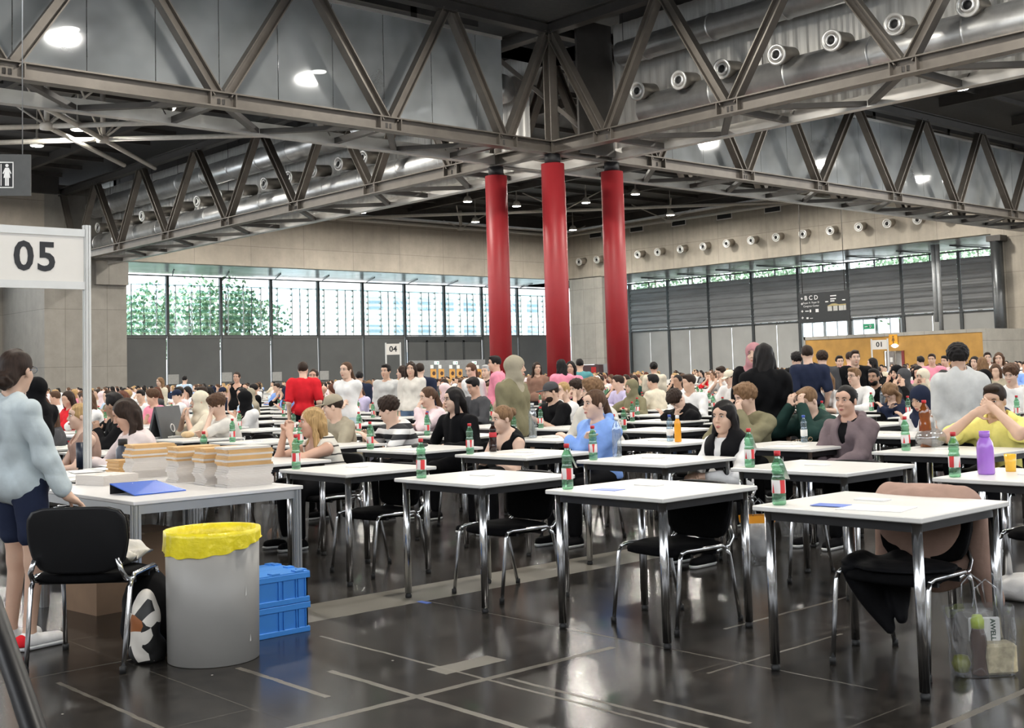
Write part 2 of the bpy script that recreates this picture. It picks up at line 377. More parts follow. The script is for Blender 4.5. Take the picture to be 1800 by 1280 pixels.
for i, (a, b) in enumerate(zip(bx[:-1], bx[1:])):
    if b > 88: break
    fr = strct(f'window_{i+1}', MB().box(a, b, YG, YG + 0.14, ZSILL - 0.1, ZSILL).box(a, b, YG, YG + 0.14, ZTOP - 0.1, ZTOP)
               .box(b - 0.11, b + 0.11, YG - 0.12, YG + 0.14, ZSILL - 0.1, ZTOP).box(b - 0.02, b + 0.11, YG - 0.06, YG + 0.1, 0, ZSILL).box((a + b) / 2 + 0.5, (a + b) / 2 + 0.55, YG, YG + 0.08, ZSILL, ZTOP - 0.75)
               .box(a, b, YG, YG + 0.06, ZTOP - 0.78, ZTOP - 0.74), mull_m)
    MB().box(a + 0.02, b - 0.12, YG + 0.05, YG + 0.07, ZSILL, ZTOP - 0.1).build('pane', pane_m, fr)
    lv = MB()
    for k in range(8):
        z = ZSILL + 0.25 + k * 0.52
        lv.box(a + 0.1, b - 0.15, 0, 0.46, -0.006, 0.006, Matrix.Translation((0, YG + 0.5, z)) @ Matrix.Rotation(R(38), 4, 'X'))
    lv.build('louvre', louv_m, fr)
    br_ = MB()
    for xx in (a + 0.9, a + 2.3, b - 0.7):
        br_.box(xx, xx + 0.06, YG + 0.45, YG + 0.5, ZSILL, ZTOP - 0.8)
        for k in range(8): br_.box(xx - 0.03, xx + 0.09, YG + 0.5, YG + 0.7, ZSILL + 0.22 + k * 0.52, ZSILL + 0.38 + k * 0.52)
    br_.build('louvre_bracket', clad, fr)
# arms that carry the window openers below the soffit
for i in range(10):
    xx = 38.6 + i * 4.63
    strct(f'trim_opener_arm.{i:03d}', MB().beam((xx, YG - 0.1, ZS_L - 0.12), (xx - 1.6, YG - 3.6, ZS_L - 0.05), 0.08, 0.08), mull_m)
# opaque roller shades below the sill, light leaking between them
shade_edges = bx[:6]
for i, (a, b) in enumerate(zip(bx[:-1], bx[1:])):
    if 66.0 < (a + b) / 2 < 75.3: continue
    strct(f'wall_left_shade_{i+1}', MB().box(a + 0.12, b - 0.13, YG - 0.05, YG - 0.02, 0, ZSILL - 0.12).box(a + 0.1, b - 0.1, YG - 0.09, YG - 0.03, ZSILL - 0.28, ZSILL - 0.1), shade_m)
# glazed entrance behind grey leaves
dx0, dx1 = 65.98, 75.24
strct('wall_left_entrance_head', MB().box(dx0, dx1, YG - 0.1, YG + 0.1, 4.75, ZSILL - 0.12), mull_m)
for k in range(4):
    a = dx0 + 0.2 + k * (dx1 - dx0 - 0.4) / 4; b = a + (dx1 - dx0 - 0.4) / 4
    d = strct(f'door_{k+1}', MB().box(a, a + 0.12, YG - 0.08, YG, 0, 4.7).box(b - 0.12, b, YG - 0.08, YG, 0, 4.7).box(a, b, YG - 0.08, YG, 4.55, 4.75).box(a, b, YG - 0.08, YG, 2.3, 2.45), mull_m)
    MB().box(a + 0.12, b - 0.12, YG - 0.05, YG - 0.03, 0, 4.6).build('door_leaf', shade_m, d)
# bit of wall left of the pier: bright window and roller blind
strct('wall_left_window_jamb', MB().box(29.5, 30.2, YG - 0.2, YG, 0, ZS_L), conc_p)
w0 = strct('window_20', MB().box(16, 29.5, YG, YG + 0.12, 5.1, 5.3).box(26.6, 27.0, YG - 0.1, YG + 0.12, 0, 10.6).box(20, 20.3, YG, YG + 0.12, 0, 10.6), mull_m)
MB().box(16, 29.5, YG + 0.03, YG + 0.05, 5.3, 10.6).build('pane', pane_m, w0)
strct('wall_left_shade_20', MB().box(16, 26.6, YG - 0.05, YG - 0.02, 0, 5.1), shade_m)
bl_blue = mat('blind_pale', (0.42, 0.52, 0.66), 0.6, var=0.05, scale=0.6, stretch=(1, 1, 20))
strct('window_20_blind', MB().box(27.05, 29.5, YG - 0.06, YG - 0.03, 0, 10.4), bl_blue)

# ------------------------------------------------------------------ right-hand wall
strct('wall_right_beam', MB().box(XB, XB + 0.6, 38.9, YB, ZS_R - 0.35, 15.4), conc_y)
strct('wall_right_pier', MB().box(XB, XG + 0.3, 20, 38.9, 0, 15.4), conc_y)
strct('wall_corner_pier', MB().box(XB, XB + 0.7, 75.8, YB, 2.05, 10.1), conc_py)
strct('ceiling_soffit_right', MB().box(XB + 0.6, XG + 0.3, 38.9, 88, ZS_R - 0.35, ZS_R - 0.15), soffit_m)
ymul = [45.8 + 4.93 * i for i in range(-1, 9)] 
ymul[0] = 38.9
ZT_R = 9.95

for i, (a, b) in enumerate(zip(ymul[:-1], ymul[1:])):
    fr = strct(f'window_{i+30}', MB().box(XG, XG + 0.14, a, b, ZT_R - 0.12, ZT_R).box(XG - 0.16, XG + 0.14, b - 0.13, b + 0.13, 0, ZT_R)
               .box(XG, XG + 0.1, (a + b) / 2 - 0.06, (a + b) / 2 + 0.06, 5, ZT_R).box(XG - 0.2, XG - 0.02, a, b, 5.12, 5.24), mull_m)
    MB().box(XG + 0.04, XG + 0.06, a, b, 5.2, ZT_R - 0.1).build('pane', pane_m, fr)
    # metal venetian blind: shallow folded slats in one sheet
    bm = MB(); n = 36; z0, z1 = 5.25, ZT_R - 0.62; pts = []
    for k in range(n + 1):
        z = z0 + (z1 - z0) * k / n; bow = 0.03 * math.sin(k * 1.9) + (0.05 if k % 5 == 0 else 0)
        pts.append((XG - 0.16 + (0.05 if k % 2 else 0) + bow, z))
    vs = [(x, a + 0.14, z) for x, z in pts] + [(x, b - 0.14, z) for x, z in pts]
    bm.poly(vs, [(k, k + 1, n + 2 + k, n + 1 + k) for k in range(n)])
    bm.build('slat_blind', blind_m, fr)
for i in range(8):
    yy = 43.2 + i * 4.4
    strct(f'trim_opener_arm_right.{i:03d}', MB().beam((XG - 0.1, yy, 9.9), (XG - 4.0, yy + 1.2, 10.0), 0.09, 0.09), mull_m)
# pale wall panels under the blinds, glazed doors in one bay and a half
for i, (a, b) in enumerate(zip(ymul[:-1], ymul[1:])):
    if i in (2, 3) : continue
    strct(f'wall_right_panel_{i+1}', MB().box(XG - 0.05, XG, a + 0.14, (a + b) / 2 - 0.03, 0, 5.12).box(XG - 0.05, XG, (a + b) / 2 + 0.03, b - 0.14, 0, 5.12), panel_w)
for i in (2, 3):
    a, b = ymul[i], ymul[i + 1]
    fr = strct(f'door_{i+8}', MB().box(XG - 0.1, XG, a + 0.14, b - 0.14, 5.0, 5.12).box(XG - 0.1, XG, a + 0.14, b - 0.14, 2.6, 2.75)
               .box(XG - 0.1, XG, (a + b) / 2 - 0.12, (a + b) / 2 + 0.12, 0, 5.1).box(XG - 0.08, XG, a + 1.2, a + 1.28, 2.7, 5.1).box(XG - 0.08, XG, b - 1.28, b - 1.2, 2.7, 5.1)
               .box(XG - 0.1, XG, a + 0.1, a + 0.3, 0, 5.1).box(XG - 0.1, XG, b - 0.3, b - 0.1, 0, 5.1), mull_l)
    MB().box(XG - 0.04, XG - 0.02, a + 0.2, b - 0.2, 0.05, 5.0).build('pane', pane_m, fr)

# ------------------------------------------------------------------ roof
roof = MB()
roof.box(-10, 92, -10, 92, 15.6, 15.9)
strct('ceiling', roof, deck_m)
# the sides of the hall behind the photographer: concrete with a long band of glazing
for nm, fn in (('wall_back', lambda a, b, z0, z1: (a, b, -10, -9.7, z0, z1)), ('wall_near_left', lambda a, b, z0, z1: (-10, -9.7, a, b, z0, z1))):
    strct(nm, MB().box(*fn(-10, 92, 0, 4.4)).box(*fn(-10, 92, 9.6, 15.6)), conc_p)
    m = MB(); a = -8
    while a < 90: m.box(*fn(a, a + 0.2, 4.4, 9.6)); a += 4.6
    strct(nm + '_mullions', m, mull_m)
purl = MB()
def cell_ribs(x0, x1, y0, y1):
    y = y0
    while y < y1: purl.box(x0, x1, y, y + 0.16, 15.35, 15.6); y += 3.3
    x = x0
    while x < x1: purl.box(x, x + 0.3, y0, y1, 15.1, 15.6); x += 8.4
cell_ribs(-6, 31, 36, 80); cell_ribs(35, 80, 36, 80); cell_ribs(35, 80, 0, 32); cell_ribs(-8, 31, -8, 32)
strct('ceiling_ribs', purl, steel_d)
strct('ceiling_edge_left', MB().box(35, 79.3, YB - 0.5, YB - 0.05, 14.3, 15.6).box(-6, 31, YB - 0.5, YB - 0.05, 14.3, 15.6), steel_d)
strct('ceiling_edge_right', MB().box(XB - 0.5, XB - 0.05, 36, YB, 14.75, 15.6), steel_d)
strct('trim_eave_pipe', MB().tube([(35, YB - 0.7, 14.35), (XB - 0.7, YB - 0.7, 14.45), (XB - 0.7, 36, 14.9)], 0.13, 10), duct_m)

# tubular space frames hanging in the two far cells
def tube_frame(nodes, segs, posts, label, ztop=15.4):
    t = empty('tubular_roof_frame', (0, 0, 0), label=label, cat='roof frame')
    for a, b in segs: MB().tube([nodes[a], nodes[b]], 0.12, 8).build('chord_tube', white_tube, t)
    for k in posts:
        x, y, z = nodes[k]
        MB().tube([(x, y, z), (x, y, ztop)], 0.13, 8).build('post', white_tube, t)
        for dx, dy in ((2.2, 2.2), (-2.2, 2.2), (2.2, -2.2), (-2.2, -2.2)):
            MB().tube([(x, y, z), (x + dx, y + dy, ztop)], 0.05, 6).build('brace', white_tube, t)
        MB().lathe([(0.0, -0.2), (0.3, -0.15), (0.34, 0.05), (0.16, 0.2), (0, 0.2)], (x, y, z), 10).build('node_joint', white_tube, t)
    return t
zf = 13.9
N = {}
for i, x in enumerate((39, 52, 65, 77.5)):
    for j, y in enumerate((40, 53, 66, 78.5)): N[(i, j)] = (x, y, zf)
segs = [((i, j), (i + 1, j)) for i in range(3) for j in range(4) if j in (3, 1)] + [((i, j), (i, j + 1)) for i in range(4) for j in range(3) if i in (3, 1)]
segs += [((1, 1), (2, 2)), ((2, 2), (3, 3)), ((1, 3), (2, 2)), ((2, 2), (3, 1))]
tube_frame(N, segs, [(1, 3), (2, 3), (3, 3), (3, 2), (3, 1), (2, 2), (1, 1)], 'off-white tubular frame under the dark roof behind the red columns')
n1 = tuple(at_z(181, 245, 13.2)); n2 = tuple(at_z(82, 222, 13.2))
def off(p, a, b): return (p[0] + a, p[1] + b, p[2])
N = {0: n1, 1: off(n1, 8.5, -7.5), 2: off(n1, -12, 11), 3: n2, 4: off(n2, 6, -5.5), 5: off(n2, -10, 9), 6: off(n1, 5.5, 6), 7: off(n2, 7, 7.5), 8: off(n1, -6, -6.5)}
tube_frame(N, [(0, 1), (0, 2), (3, 4), (3, 5), (0, 6), (3, 7), (0, 8)], [0, 3], 'off-white tubular frame under the dark roof above the washroom sign')

# ------------------------------------------------------------------ trusses
ZC0, ZC1, ZT = 9.62, 10.10, 14.45
def truss(label, axis, c, bott, top, clad_lower=False, ends=None, zs=0.0):
    t = empty('roof_truss', (0, 0, 0), label=label, cat='truss', group=None)
    P = (lambda a, z: (a, c, z)) if axis == 'x' else (lambda a, z: (c, a, z))
    lo, hi = ends
    if clad_lower:
        q = MB().beam(P(lo, 9.90), P(hi, 9.90 + zs), 0.34, 0.42); q.build('lower_chord', clad, t)
    else:
        q = MB().beam(P(lo, 9.86), P(hi, 9.86 + zs), 0.42, 0.48, kind='I', t=0.045)
        k = 0
        for a in bott:
            for dx in (-0.42, 0.42):
                s_ = 0.2
                if axis == 'x': q.box(a + dx - 0.02, a + dx + 0.02, c - s_, c + s_, 9.65, 10.07)
                else: q.box(c - s_, c + s_, a + dx - 0.02, a + dx + 0.02, 9.65, 10.07)
        q.build('lower_chord', steel, t)
    MB().beam(P(lo, ZT), P(hi, ZT), 0.42, 0.46, kind='I', t=0.045).build('upper_chord', steel_d, t)
    allp = sorted([(b, 0) for b in bott] + [(b, 1) for b in top])
    for (a, ka), (b, kb) in zip(allp[:-1], allp[1:]):
        if ka == kb: continue
        sgn = 0.16
        za, zb = (10.05 if ka == 0 else 14.25), (10.05 if kb == 0 else 14.25)
        MB().beam(P(a + sgn, za), P(b - sgn, zb), 0.32, 0.34, up=((0, 1, 0) if axis == 'x' else (1, 0, 0)), kind='C', t=0.04).build('diagonal', steel, t)
    return t
XC, YC, X2, Y2 = 31.33, 32.30, 34.58, 35.55
L1b, L1t = [4.9, 11.2, 17.5, 23.7, 28.95], [1.8, 8.1, 14.3, 20.5, 26.4, 31.33]
R1b, R1t = [5.0, 11.3, 17.6, 23.9, 29.5], [1.8, 8.0, 14.4, 20.7, 26.7, 32.3]
L2b, L2t = [38.2, 44.0, 50.4, 57.2, 64.2, 70.8, 77.3], [35.55, 41, 47.2, 53.8, 60.7, 67.6, 74.2, 79.8]
R2b, R2t = [37.2, 43.2, 49, 55.7, 62.2, 68.6, 75], [34.58, 40.2, 46.1, 52.4, 59, 65.3, 71.8, 78.5]
truss('steel lattice truss crossing the upper left, nearest of the glazed pair', 'x', YC, L1b, L1t, False, (-3, XC))
truss('steel lattice truss with a pale lower beam, behind the glazing at upper left', 'x', Y2, L1b, L1t, True, (-3, XC))
truss('steel lattice truss at upper right in front of the large silver duct', 'y', XC, R1b, R1t, False, (-3, YC))
truss('steel lattice truss with pale lower beam behind the silver duct at upper right', 'y', X2, R1b, R1t, True, (-3, YC))
truss('steel lattice truss in front of the far left row of duct nozzles', 'y', XC, L2b, L2t, False, (Y2, YB))
truss('steel lattice truss with pale lower beam behind the far left duct nozzles', 'y', X2, L2b, L2t, True, (YC, YB))
truss('steel lattice truss before the glass screen over the right-hand hall', 'x', YC, R2b, R2t, False, (X2, XB))
truss('steel lattice truss with pale lower beam over the right-hand hall', 'x', Y2, R2b, R2t, True, (XC, XB))
# crossing: posts, short chords and braces over the four columns
t = empty('truss_crossing', label='steel posts and short chords joining the trusses above the red columns', cat='truss')
for x in (XC, X2):
    for y in (YC, Y2): MB().beam((x, y, 9.6), (x, y, 14.3), 0.36, 0.36, up=(1, 0, 0), kind='C', t=0.04).build('post', steel, t)
for p, q in (((XC, YC), (XC, Y2)), ((XC, YC), (X2, YC)), ((X2, YC), (X2, Y2)), ((XC, Y2), (X2, Y2))):
    MB().beam((*p, 9.86), (*q, 9.86), 0.42, 0.48, kind='I', t=0.045).build('lower_chord', steel, t)
    MB().beam((*p, ZT), (*q, ZT), 0.42, 0.46, kind='I', t=0.045).build('upper_chord', steel_d, t)
MB().beam((XC, YC, 10), (X2, Y2, 14.2), 0.16, 0.16).build('brace', steel, t)
MB().beam((XC, Y2, 14.2), (X2, YC, 10), 0.16, 0.16).build('brace', steel, t)
# flat bracing between the lower chords
def bracing(label, axis, nodes, c0, c1):
    t = empty('flat_bracing', label=label, cat='bracing')
    P = (lambda a, c: (a, c, 9.82)) if axis == 'x' else (lambda a, c: (c, a, 9.82))
    for i, a in enumerate(nodes):
        MB().beam(P(a, c0), P(a, c1), 0.2, 0.2).build('cross_member', steel_d, t)
        if i < len(nodes) - 1:
            m_ = (a + nodes[i + 1]) / 2
            MB().beam(P(a, c0), P(m_, c1), 0.22, 0.16).build('diagonal_member', steel_d, t)
            MB().beam(P(m_, c1), P(nodes[i + 1], c0), 0.22, 0.16).build('diagonal_member', steel_d, t)
bracing('flat zigzag bracing under the upper left trusses', 'x', L1b, YC, Y2)
bracing('flat zigzag bracing under the upper right trusses', 'y', R1b, XC, X2)
bracing('flat zigzag bracing under the far left duct trusses', 'y', L2b, XC, X2)
bracing('flat zigzag bracing under the far right trusses', 'x', R2b, YC, Y2)
# glass smoke screens
def screen(label, x0, x1, y, z0, z1, step):
    t = empty('glass_screen', label=label, cat='glass screen')
    x = x0
    while x < x1 - 0.1:
        MB().box(x + 0.015, min(x + step, x1) - 0.015, y, y + 0.016, z0, z1).build('pane', smoke_m, t); x += step
    MB().box(x0, x1, y - 0.05, y + 0.07, z1, z1 + 0.12).build('top_rail', clad, t)
    MB().box(x0, x1, y - 0.05, y + 0.07, z0 - 0.1, z0).build('bottom_rail', steel, t)
screen('dusty glass smoke screen panels inside the upper left truss', -3, 29.8, 33.3, 10.1, 14.0, 2.1)
screen('dusty glass smoke screen panels inside the right-hand far truss', 35.3, 78, 33.3, 10.1, 14.0, 2.1)
# corrugated sheet wall behind the ducts
def sheet(name, y0, y1):
    m = MB(); n = int((y1 - y0) / 0.22); pts = [(X2 - 0.42 + (0.022 if (k // 2) % 2 else 0), y0 + (y1 - y0) * k / (2 * n)) for k in range(2 * n + 1)]
    k = len(pts); m.poly([(x, y, 10.03) for x, y in pts] + [(x, y, 14.9) for x, y in pts], [(i, i + 1, k + i + 1, k + i) for i in range(k - 1)])
    strct(name, m, corr_m)
sheet('wall_sheet_near', -3, 31.6); sheet('wall_sheet_far', 36.5, YB)
strct('wall_sheet_core', MB().box(XC + 0.9, X2 - 0.4, 31.7, 31.8, 9.7, 14.9), steel_d)

# ------------------------------------------------------------------ ducts with nozzles
def duct(label, x, z, y0, y1, r, rings=True, cap0=False):
    t = empty('air_duct', label=label, cat='duct')
    MB().tube([(x, y0, z), (x, y1, z)], r, 24).build('duct_pipe', duct_m, t)
    m = MB(); y = y0 + 1.0
    hg = MB(); yy = y0 + 2.2
    while yy < y1: hg.tube([(x, yy, z), (x, yy, 15.6)], 0.015, 5); yy += 6.2
    hg.build('hanger_rods', steel_d, t)
    while y < y1 - 0.5:
        m.tube([(x, y, z), (x, y + 0.05, z)], r + 0.035, 24); y += 3.1
    m.build('seam_bands', duct_m, t)
    return t
duct('large upper silver air duct above the right-hand nozzles', 33.2, 13.35, -3, 30.3, 0.46)
duct('lower silver air duct that feeds the big round nozzles at upper right', 33.35, 11.0, -3, 29.3, 0.60)
duct('large upper silver air duct over the far left nozzles', 33.2, 13.35, 37, YB - 1, 0.62)
duct('lower silver air duct that feeds the far left row of nozzles', 33.35, 10.95, 40, YB - 1, 0.60)
def make_nozzle(name, label, group):
    t = empty(name, label=label, cat='nozzle', group=group)
    Mx = Matrix.Rotation(R(-90), 4, 'Y')   # local z -> -x
    MB().lathe([(0.30, -0.95), (0.30, -0.05), (0.27, 0.02), (0.2, 0.0), (0.2, -0.1)], n=20, M_=Mx).build('nozzle_tube', tan_m, t)
    MB().lathe([(0.29, -0.03), (0.345, 0.0), (0.35, 0.03), (0.31, 0.055), (0.235, 0.02), (0.235, -0.02)], n=24, M_=Mx).build('flange', ring_m, t)
    MB().lathe([(0.235, -0.03), (0.215, 0.035), (0.15, 0.075), (0.135, 0.03), (0.12, -0.1)], n=24, M_=Mx @ Matrix.Rotation(R(8), 4, 'Y')).build('throat', duct_m, t)
    MB().lathe([(0.0, -0.02), (0.13, -0.02), (0.13, 0.0), (0, 0.0)], n=16, M_=Mx).build('bore', black_m, t)
    return t
def tree_of(o): return (o, [tree_of(c) for c in o.children])
def clone(tr, parent=None):
    c = tr[0].copy(); COL.objects.link(c); c.parent = parent
    for k in tr[1]: clone(k, c)
    return c
nz = make_nozzle('duct_nozzle', 'round air nozzle with pale flange on the big duct at upper right', 'nozzles of the upper right duct')
NZT = tree_of(nz)
ys = [28.91, 26.94, 25.03, 22.79, 20.71, 18.53, 16.21, 14.0, 11.8]
for i, y in enumerate(ys):
    o = nz if i == 0 else clone(NZT)
    o.location = (32.45, y, 11.55); o.rotation_euler = (0, R(-7), R(4))
for i, y in enumerate([46.26, 48.31, 50.58, 52.88, 55.32, 57.84, 60.24, 62.79, 65.19, 67.72, 69.98, 72.19, 74.58, 76.63]):
    o = clone(NZT); o.location = (32.45, y, 11.78); o.rotation_euler = (0, R(-5), R(4)); o['label'] = 'round air nozzle in the long row inside the far left truss'; o['group'] = 'nozzles of the far left duct'
for i, y in enumerate([67.7, 65.73, 63.6, 61.39, 59.38, 57.17, 55.03, 52.91, 50.78, 48.67, 46.51, 44.38, 42.25, 40.21, 38.13, 36.1]):
    o = clone(NZT); o.location = (XB - 0.85, y * 1.149, 11.5); o.rotation_euler = (0, R(-10), R(6)); o['label'] = 'round air nozzle on the concrete beam of the right wall'; o['group'] = 'nozzles on the right wall'; o.name = 'wall_nozzle'
vf = mat('vent_frame', (0.7, 0.69, 0.66), 0.5)
vt = empty('wall_vent', label='dark rectangular vent in the concrete above the wall nozzles', cat='vent', group='vents in the right concrete beam')
MB().box(-0.04, 0.0, -0.8, 0.8, -0.3, 0.3).build('frame', vf, vt)
MB().box(-0.055, -0.04, -0.72, 0.72, -0.23, 0.23).build('grille', black_m, vt)
VT = tree_of(vt)
for i, y in enumerate((66.45, 62.05, 57.83, 53.57, 49.37, 45.1)):
    o = vt if i == 0 else clone(VT); o.location = (XB, y * 1.149, 13.93)

# ------------------------------------------------------------------ columns
ct = empty('red_column', label='', cat='column')
MB().lathe([(0.44, 0), (0.44, 9.25)], n=40).build('shaft', red_m, ct)
MB().lathe([(0.30, 9.25), (0.30, 9.62)], n=24).build('cap_block', black_m, ct)
CT = tree_of(ct)
for i, (x, y, lb) in enumerate(((XC, YC, 'front red round column, nearest of the cluster'), (XC, Y2, 'red round column standing left of the front one'), (X2, YC, 'red round column standing right of the front one'), (X2, Y2, 'rear red round column mostly hidden behind the front one'))):
    o = ct if i == 0 else clone(CT); o.location = (x, y, 0); o['label'] = lb
    if i == 0:
        for c in ct.children: c.scale = (1, 1, 1.0)

# ------------------------------------------------------------------ roof lamps
lt = empty('ceiling_lamp', label='', cat='lamp')
MB().lathe([(0.05, 1.1), (0.06, 0.45), (0.22, 0.35), (0.36, 0.05), (0.34, 0.02)], n=14).build('lamp_housing', white_tube, lt)
MB().lathe([(0.0, 0.0), (0.30, 0.0), (0.33, 0.05), (0.0, 0.06)], n=14).build('lamp_glass', lamp_m, lt)
MB().tube([(0, 0, 1.0), (0, 0, 2.6)], 0.02, 6).build('suspension', white_tube, lt)
LT = tree_of(lt)
spots = [(822, 355, 14), (908, 363, 14), (1030, 357, 14), (1117, 342, 14), (137, 229, 13.6), (65, 257, 13.6)]
lab = ['bright ceiling lamp left of the red columns', 'bright ceiling lamp between the left and front columns', 'bright ceiling lamp between the front and right columns', 'bright ceiling lamp just right of the red columns',
       'bright ceiling lamp beside the tube frame above the washroom sign', 'second bright ceiling lamp lower beside the washroom sign']
for i, (x, y, z) in enumerate(spots):
    o = lt if i == 0 else clone(LT); p = at_z(x, y, z); o.location = tuple(p); o['label'] = lab[i]
    lamp_light('lamp_light', (p[0], p[1], p[2] - 0.15), LAMP_POWER * 1.0)
# lamp grid, near ones mirrored in the screens; far ones added to brighten walls
grid = [(x, y) for x in (5, 16, 26, 40, 51, 62, 73) for y in (4, 15, 26, 40, 51, 62, 73)]
for i, (x, y) in enumerate(grid):
    if y > 36 and any(abs(x - at_z(*q)[0]) < 6 and abs(y - at_z(*q)[1]) < 6 for q in spots): continue
    o = clone(LT); o.location = (x, y, 13.6); o['label'] = 'hanging hall lamp of the regular grid over the exam tables'; o['group'] = 'hall lamps'
    lamp_light('lamp_light', (x, y, 13.45), LAMP_POWER * (0.8 if x < 30 and y < 30 else 0.9))
# ================================================================== figures: smooth blended volumes turned into one continuous skin
class Field:
    def __init__(s, lo, hi, h):
        s.h = h; s.lo = np.array(lo, float); n = np.ceil((np.array(hi, float) - s.lo) / h).astype(int) + 1
        s.ax = [s.lo[i] + h * np.arange(n[i]) for i in range(3)]; s.D = np.full(n, 1.0, np.float32)
    def sub(s, lo, hi, pad):
        sl = []
        for i in range(3):
            a = max(0, int((lo[i] - pad - s.lo[i]) / s.h)); b = min(len(s.ax[i]), int((hi[i] + pad - s.lo[i]) / s.h) + 2)
            if b <= a: return None, None
            sl.append(slice(a, b))
        g = [s.ax[i][sl[i]].astype(np.float32) for i in range(3)]
        return tuple(sl), (g[0][:, None, None], g[1][None, :, None], g[2][None, None, :])
    def blend(s, sl, d, k, mode='add'):
        E = s.D[sl]
        if mode == 'add':
            if k > 0:
                hh = np.clip(0.5 + 0.5 * (E - d) / k, 0, 1); s.D[sl] = E * (1 - hh) + d * hh - k * hh * (1 - hh)
            else: s.D[sl] = np.minimum(E, d)
        elif mode == 'cut':
            k = max(k, 1e-4); hh = np.clip(0.5 - 0.5 * (E + d) / k, 0, 1); s.D[sl] = E * (1 - hh) - d * hh + k * hh * (1 - hh)
    def cone(s, a, b, ra, rb, k=0.02, mode='add', sc=(1, 1, 1)):
        """round cone a->b; sc squashes space about a (x, y, z)"""
        a = np.array(a, float); b = np.array(b, float); sc = np.array(sc, float)
        rr = max(ra, rb) * max(1.0, sc.max()); lo = np.minimum(a, b) - rr; hi = np.maximum(a, b) + rr
        sl, g = s.sub(lo, hi, k + 2.5 * s.h + 0.005)
        if sl is None: return
        x, y, z = [(g[i] - a[i]) / sc[i] for i in range(3)]
        d = (b - a) / sc; L2 = float(d @ d) + 1e-12
        t = np.clip((x * d[0] + y * d[1] + z * d[2]) / L2, 0, 1)
        q = np.sqrt((x - t * d[0]) ** 2 + (y - t * d[1]) ** 2 + (z - t * d[2]) ** 2) - (ra + (rb - ra) * t)
        s.blend(sl, (q * sc.min()).astype(np.float32), k, mode)
    def ell(s, c, r, M_=None, k=0.02, mode='add', disp=None):
        c = np.array(c, float); r = np.array(r, float)
        rad = r.max() if M_ is not None else r
        sl, g = s.sub(c - rad, c + rad, k + 2.5 * s.h + 0.01)
        if sl is None: return
        x, y, z = [g[i] - c[i] for i in range(3)]
        if M_ is not None:
            A = np.array(M_)[:3, :3].T
            x, y, z = [A[i, 0] * x + A[i, 1] * y + A[i, 2] * z for i in range(3)]
        x0, y0, z0 = x / r[0], y / r[1], z / r[2]
        q = np.sqrt(x0 ** 2 + y0 ** 2 + z0 ** 2) + 1e-6
        g2 = np.sqrt((x0 / r[0]) ** 2 + (y0 / r[1]) ** 2 + (z0 / r[2]) ** 2) + 1e-6
        d = q * (q - 1) / g2
        if disp is not None: d = d + disp(x, y, z)
        s.blend(sl, d.astype(np.float32), k, mode)
    def plane_cut(s, n, c):
        """remove everything on the side the normal n points to, beyond c"""
        x, y, z = s.ax[0][:, None, None], s.ax[1][None, :, None], s.ax[2][None, None, :]
        s.D = np.maximum(s.D, (n[0] * x + n[1] * y + n[2] * z - c).astype(np.float32))
    def wrinkle(s, amp, fr=38.0, seed=0):
        r = np.random.default_rng(seed); x, y, z = s.ax[0][:, None, None], s.ax[1][None, :, None], s.ax[2][None, None, :]
        w = 0
        for q in range(6):
            v = r.normal(size=3); v[2] *= 0.6; v /= np.linalg.norm(v); f = fr * r.uniform(0.5, 1.5); g = (lambda t: np.sin(t)) if q < 2 else (lambda t: 1.0 - 1.9 * np.abs(np.sin(t * 0.5)))
            w = w + g(f * (v[0] * x + v[1] * y + v[2] * z) + r.uniform(0, 6) + 1.2 * np.sin(9 * (x * v[1] + z * v[0])))
        s.D = s.D + (amp * w / 3).astype(np.float32)
    def surface(s):
        """surface nets: quads through the zero level"""
        D = s.D; D[0] = D[-1] = 1; D[:, 0] = D[:, -1] = 1; D[:, :, 0] = D[:, :, -1] = 1
        S = D < 0; nx, ny, nz = D.shape
        c = S[:-1, :-1, :-1].astype(np.int8).copy()
        offs = [(0, 0, 0), (1, 0, 0), (0, 1, 0), (1, 1, 0), (0, 0, 1), (1, 0, 1), (0, 1, 1), (1, 1, 1)]
        for o in offs[1:]: c += S[o[0]:nx - 1 + o[0], o[1]:ny - 1 + o[1], o[2]:nz - 1 + o[2]]
        I = np.argwhere((c > 0) & (c < 8))
        if len(I) == 0: return np.zeros((0, 3)), np.zeros((0, 4), int)
        V = np.stack([D[I[:, 0] + o[0], I[:, 1] + o[1], I[:, 2] + o[2]] for o in offs], 1).astype(float)
        P = np.array(offs, float); acc = np.zeros((len(I), 3)); cnt = np.zeros(len(I))
        for a, b in ((0, 1), (2, 3), (4, 5), (6, 7), (0, 2), (1, 3), (4, 6), (5, 7), (0, 4), (1, 5), (2, 6), (3, 7)):
            m = (V[:, a] < 0) != (V[:, b] < 0); t = np.where(m, V[:, a] / np.where(m, V[:, a] - V[:, b], 1), 0)
            acc += np.where(m[:, None], P[a] + t[:, None] * (P[b] - P[a]), 0); cnt += m
        verts = s.lo + s.h * (I + acc / cnt[:, None])
        idx = np.full((nx - 1, ny - 1, nz - 1), -1, np.int64); idx[I[:, 0], I[:, 1], I[:, 2]] = np.arange(len(I))
        F = []
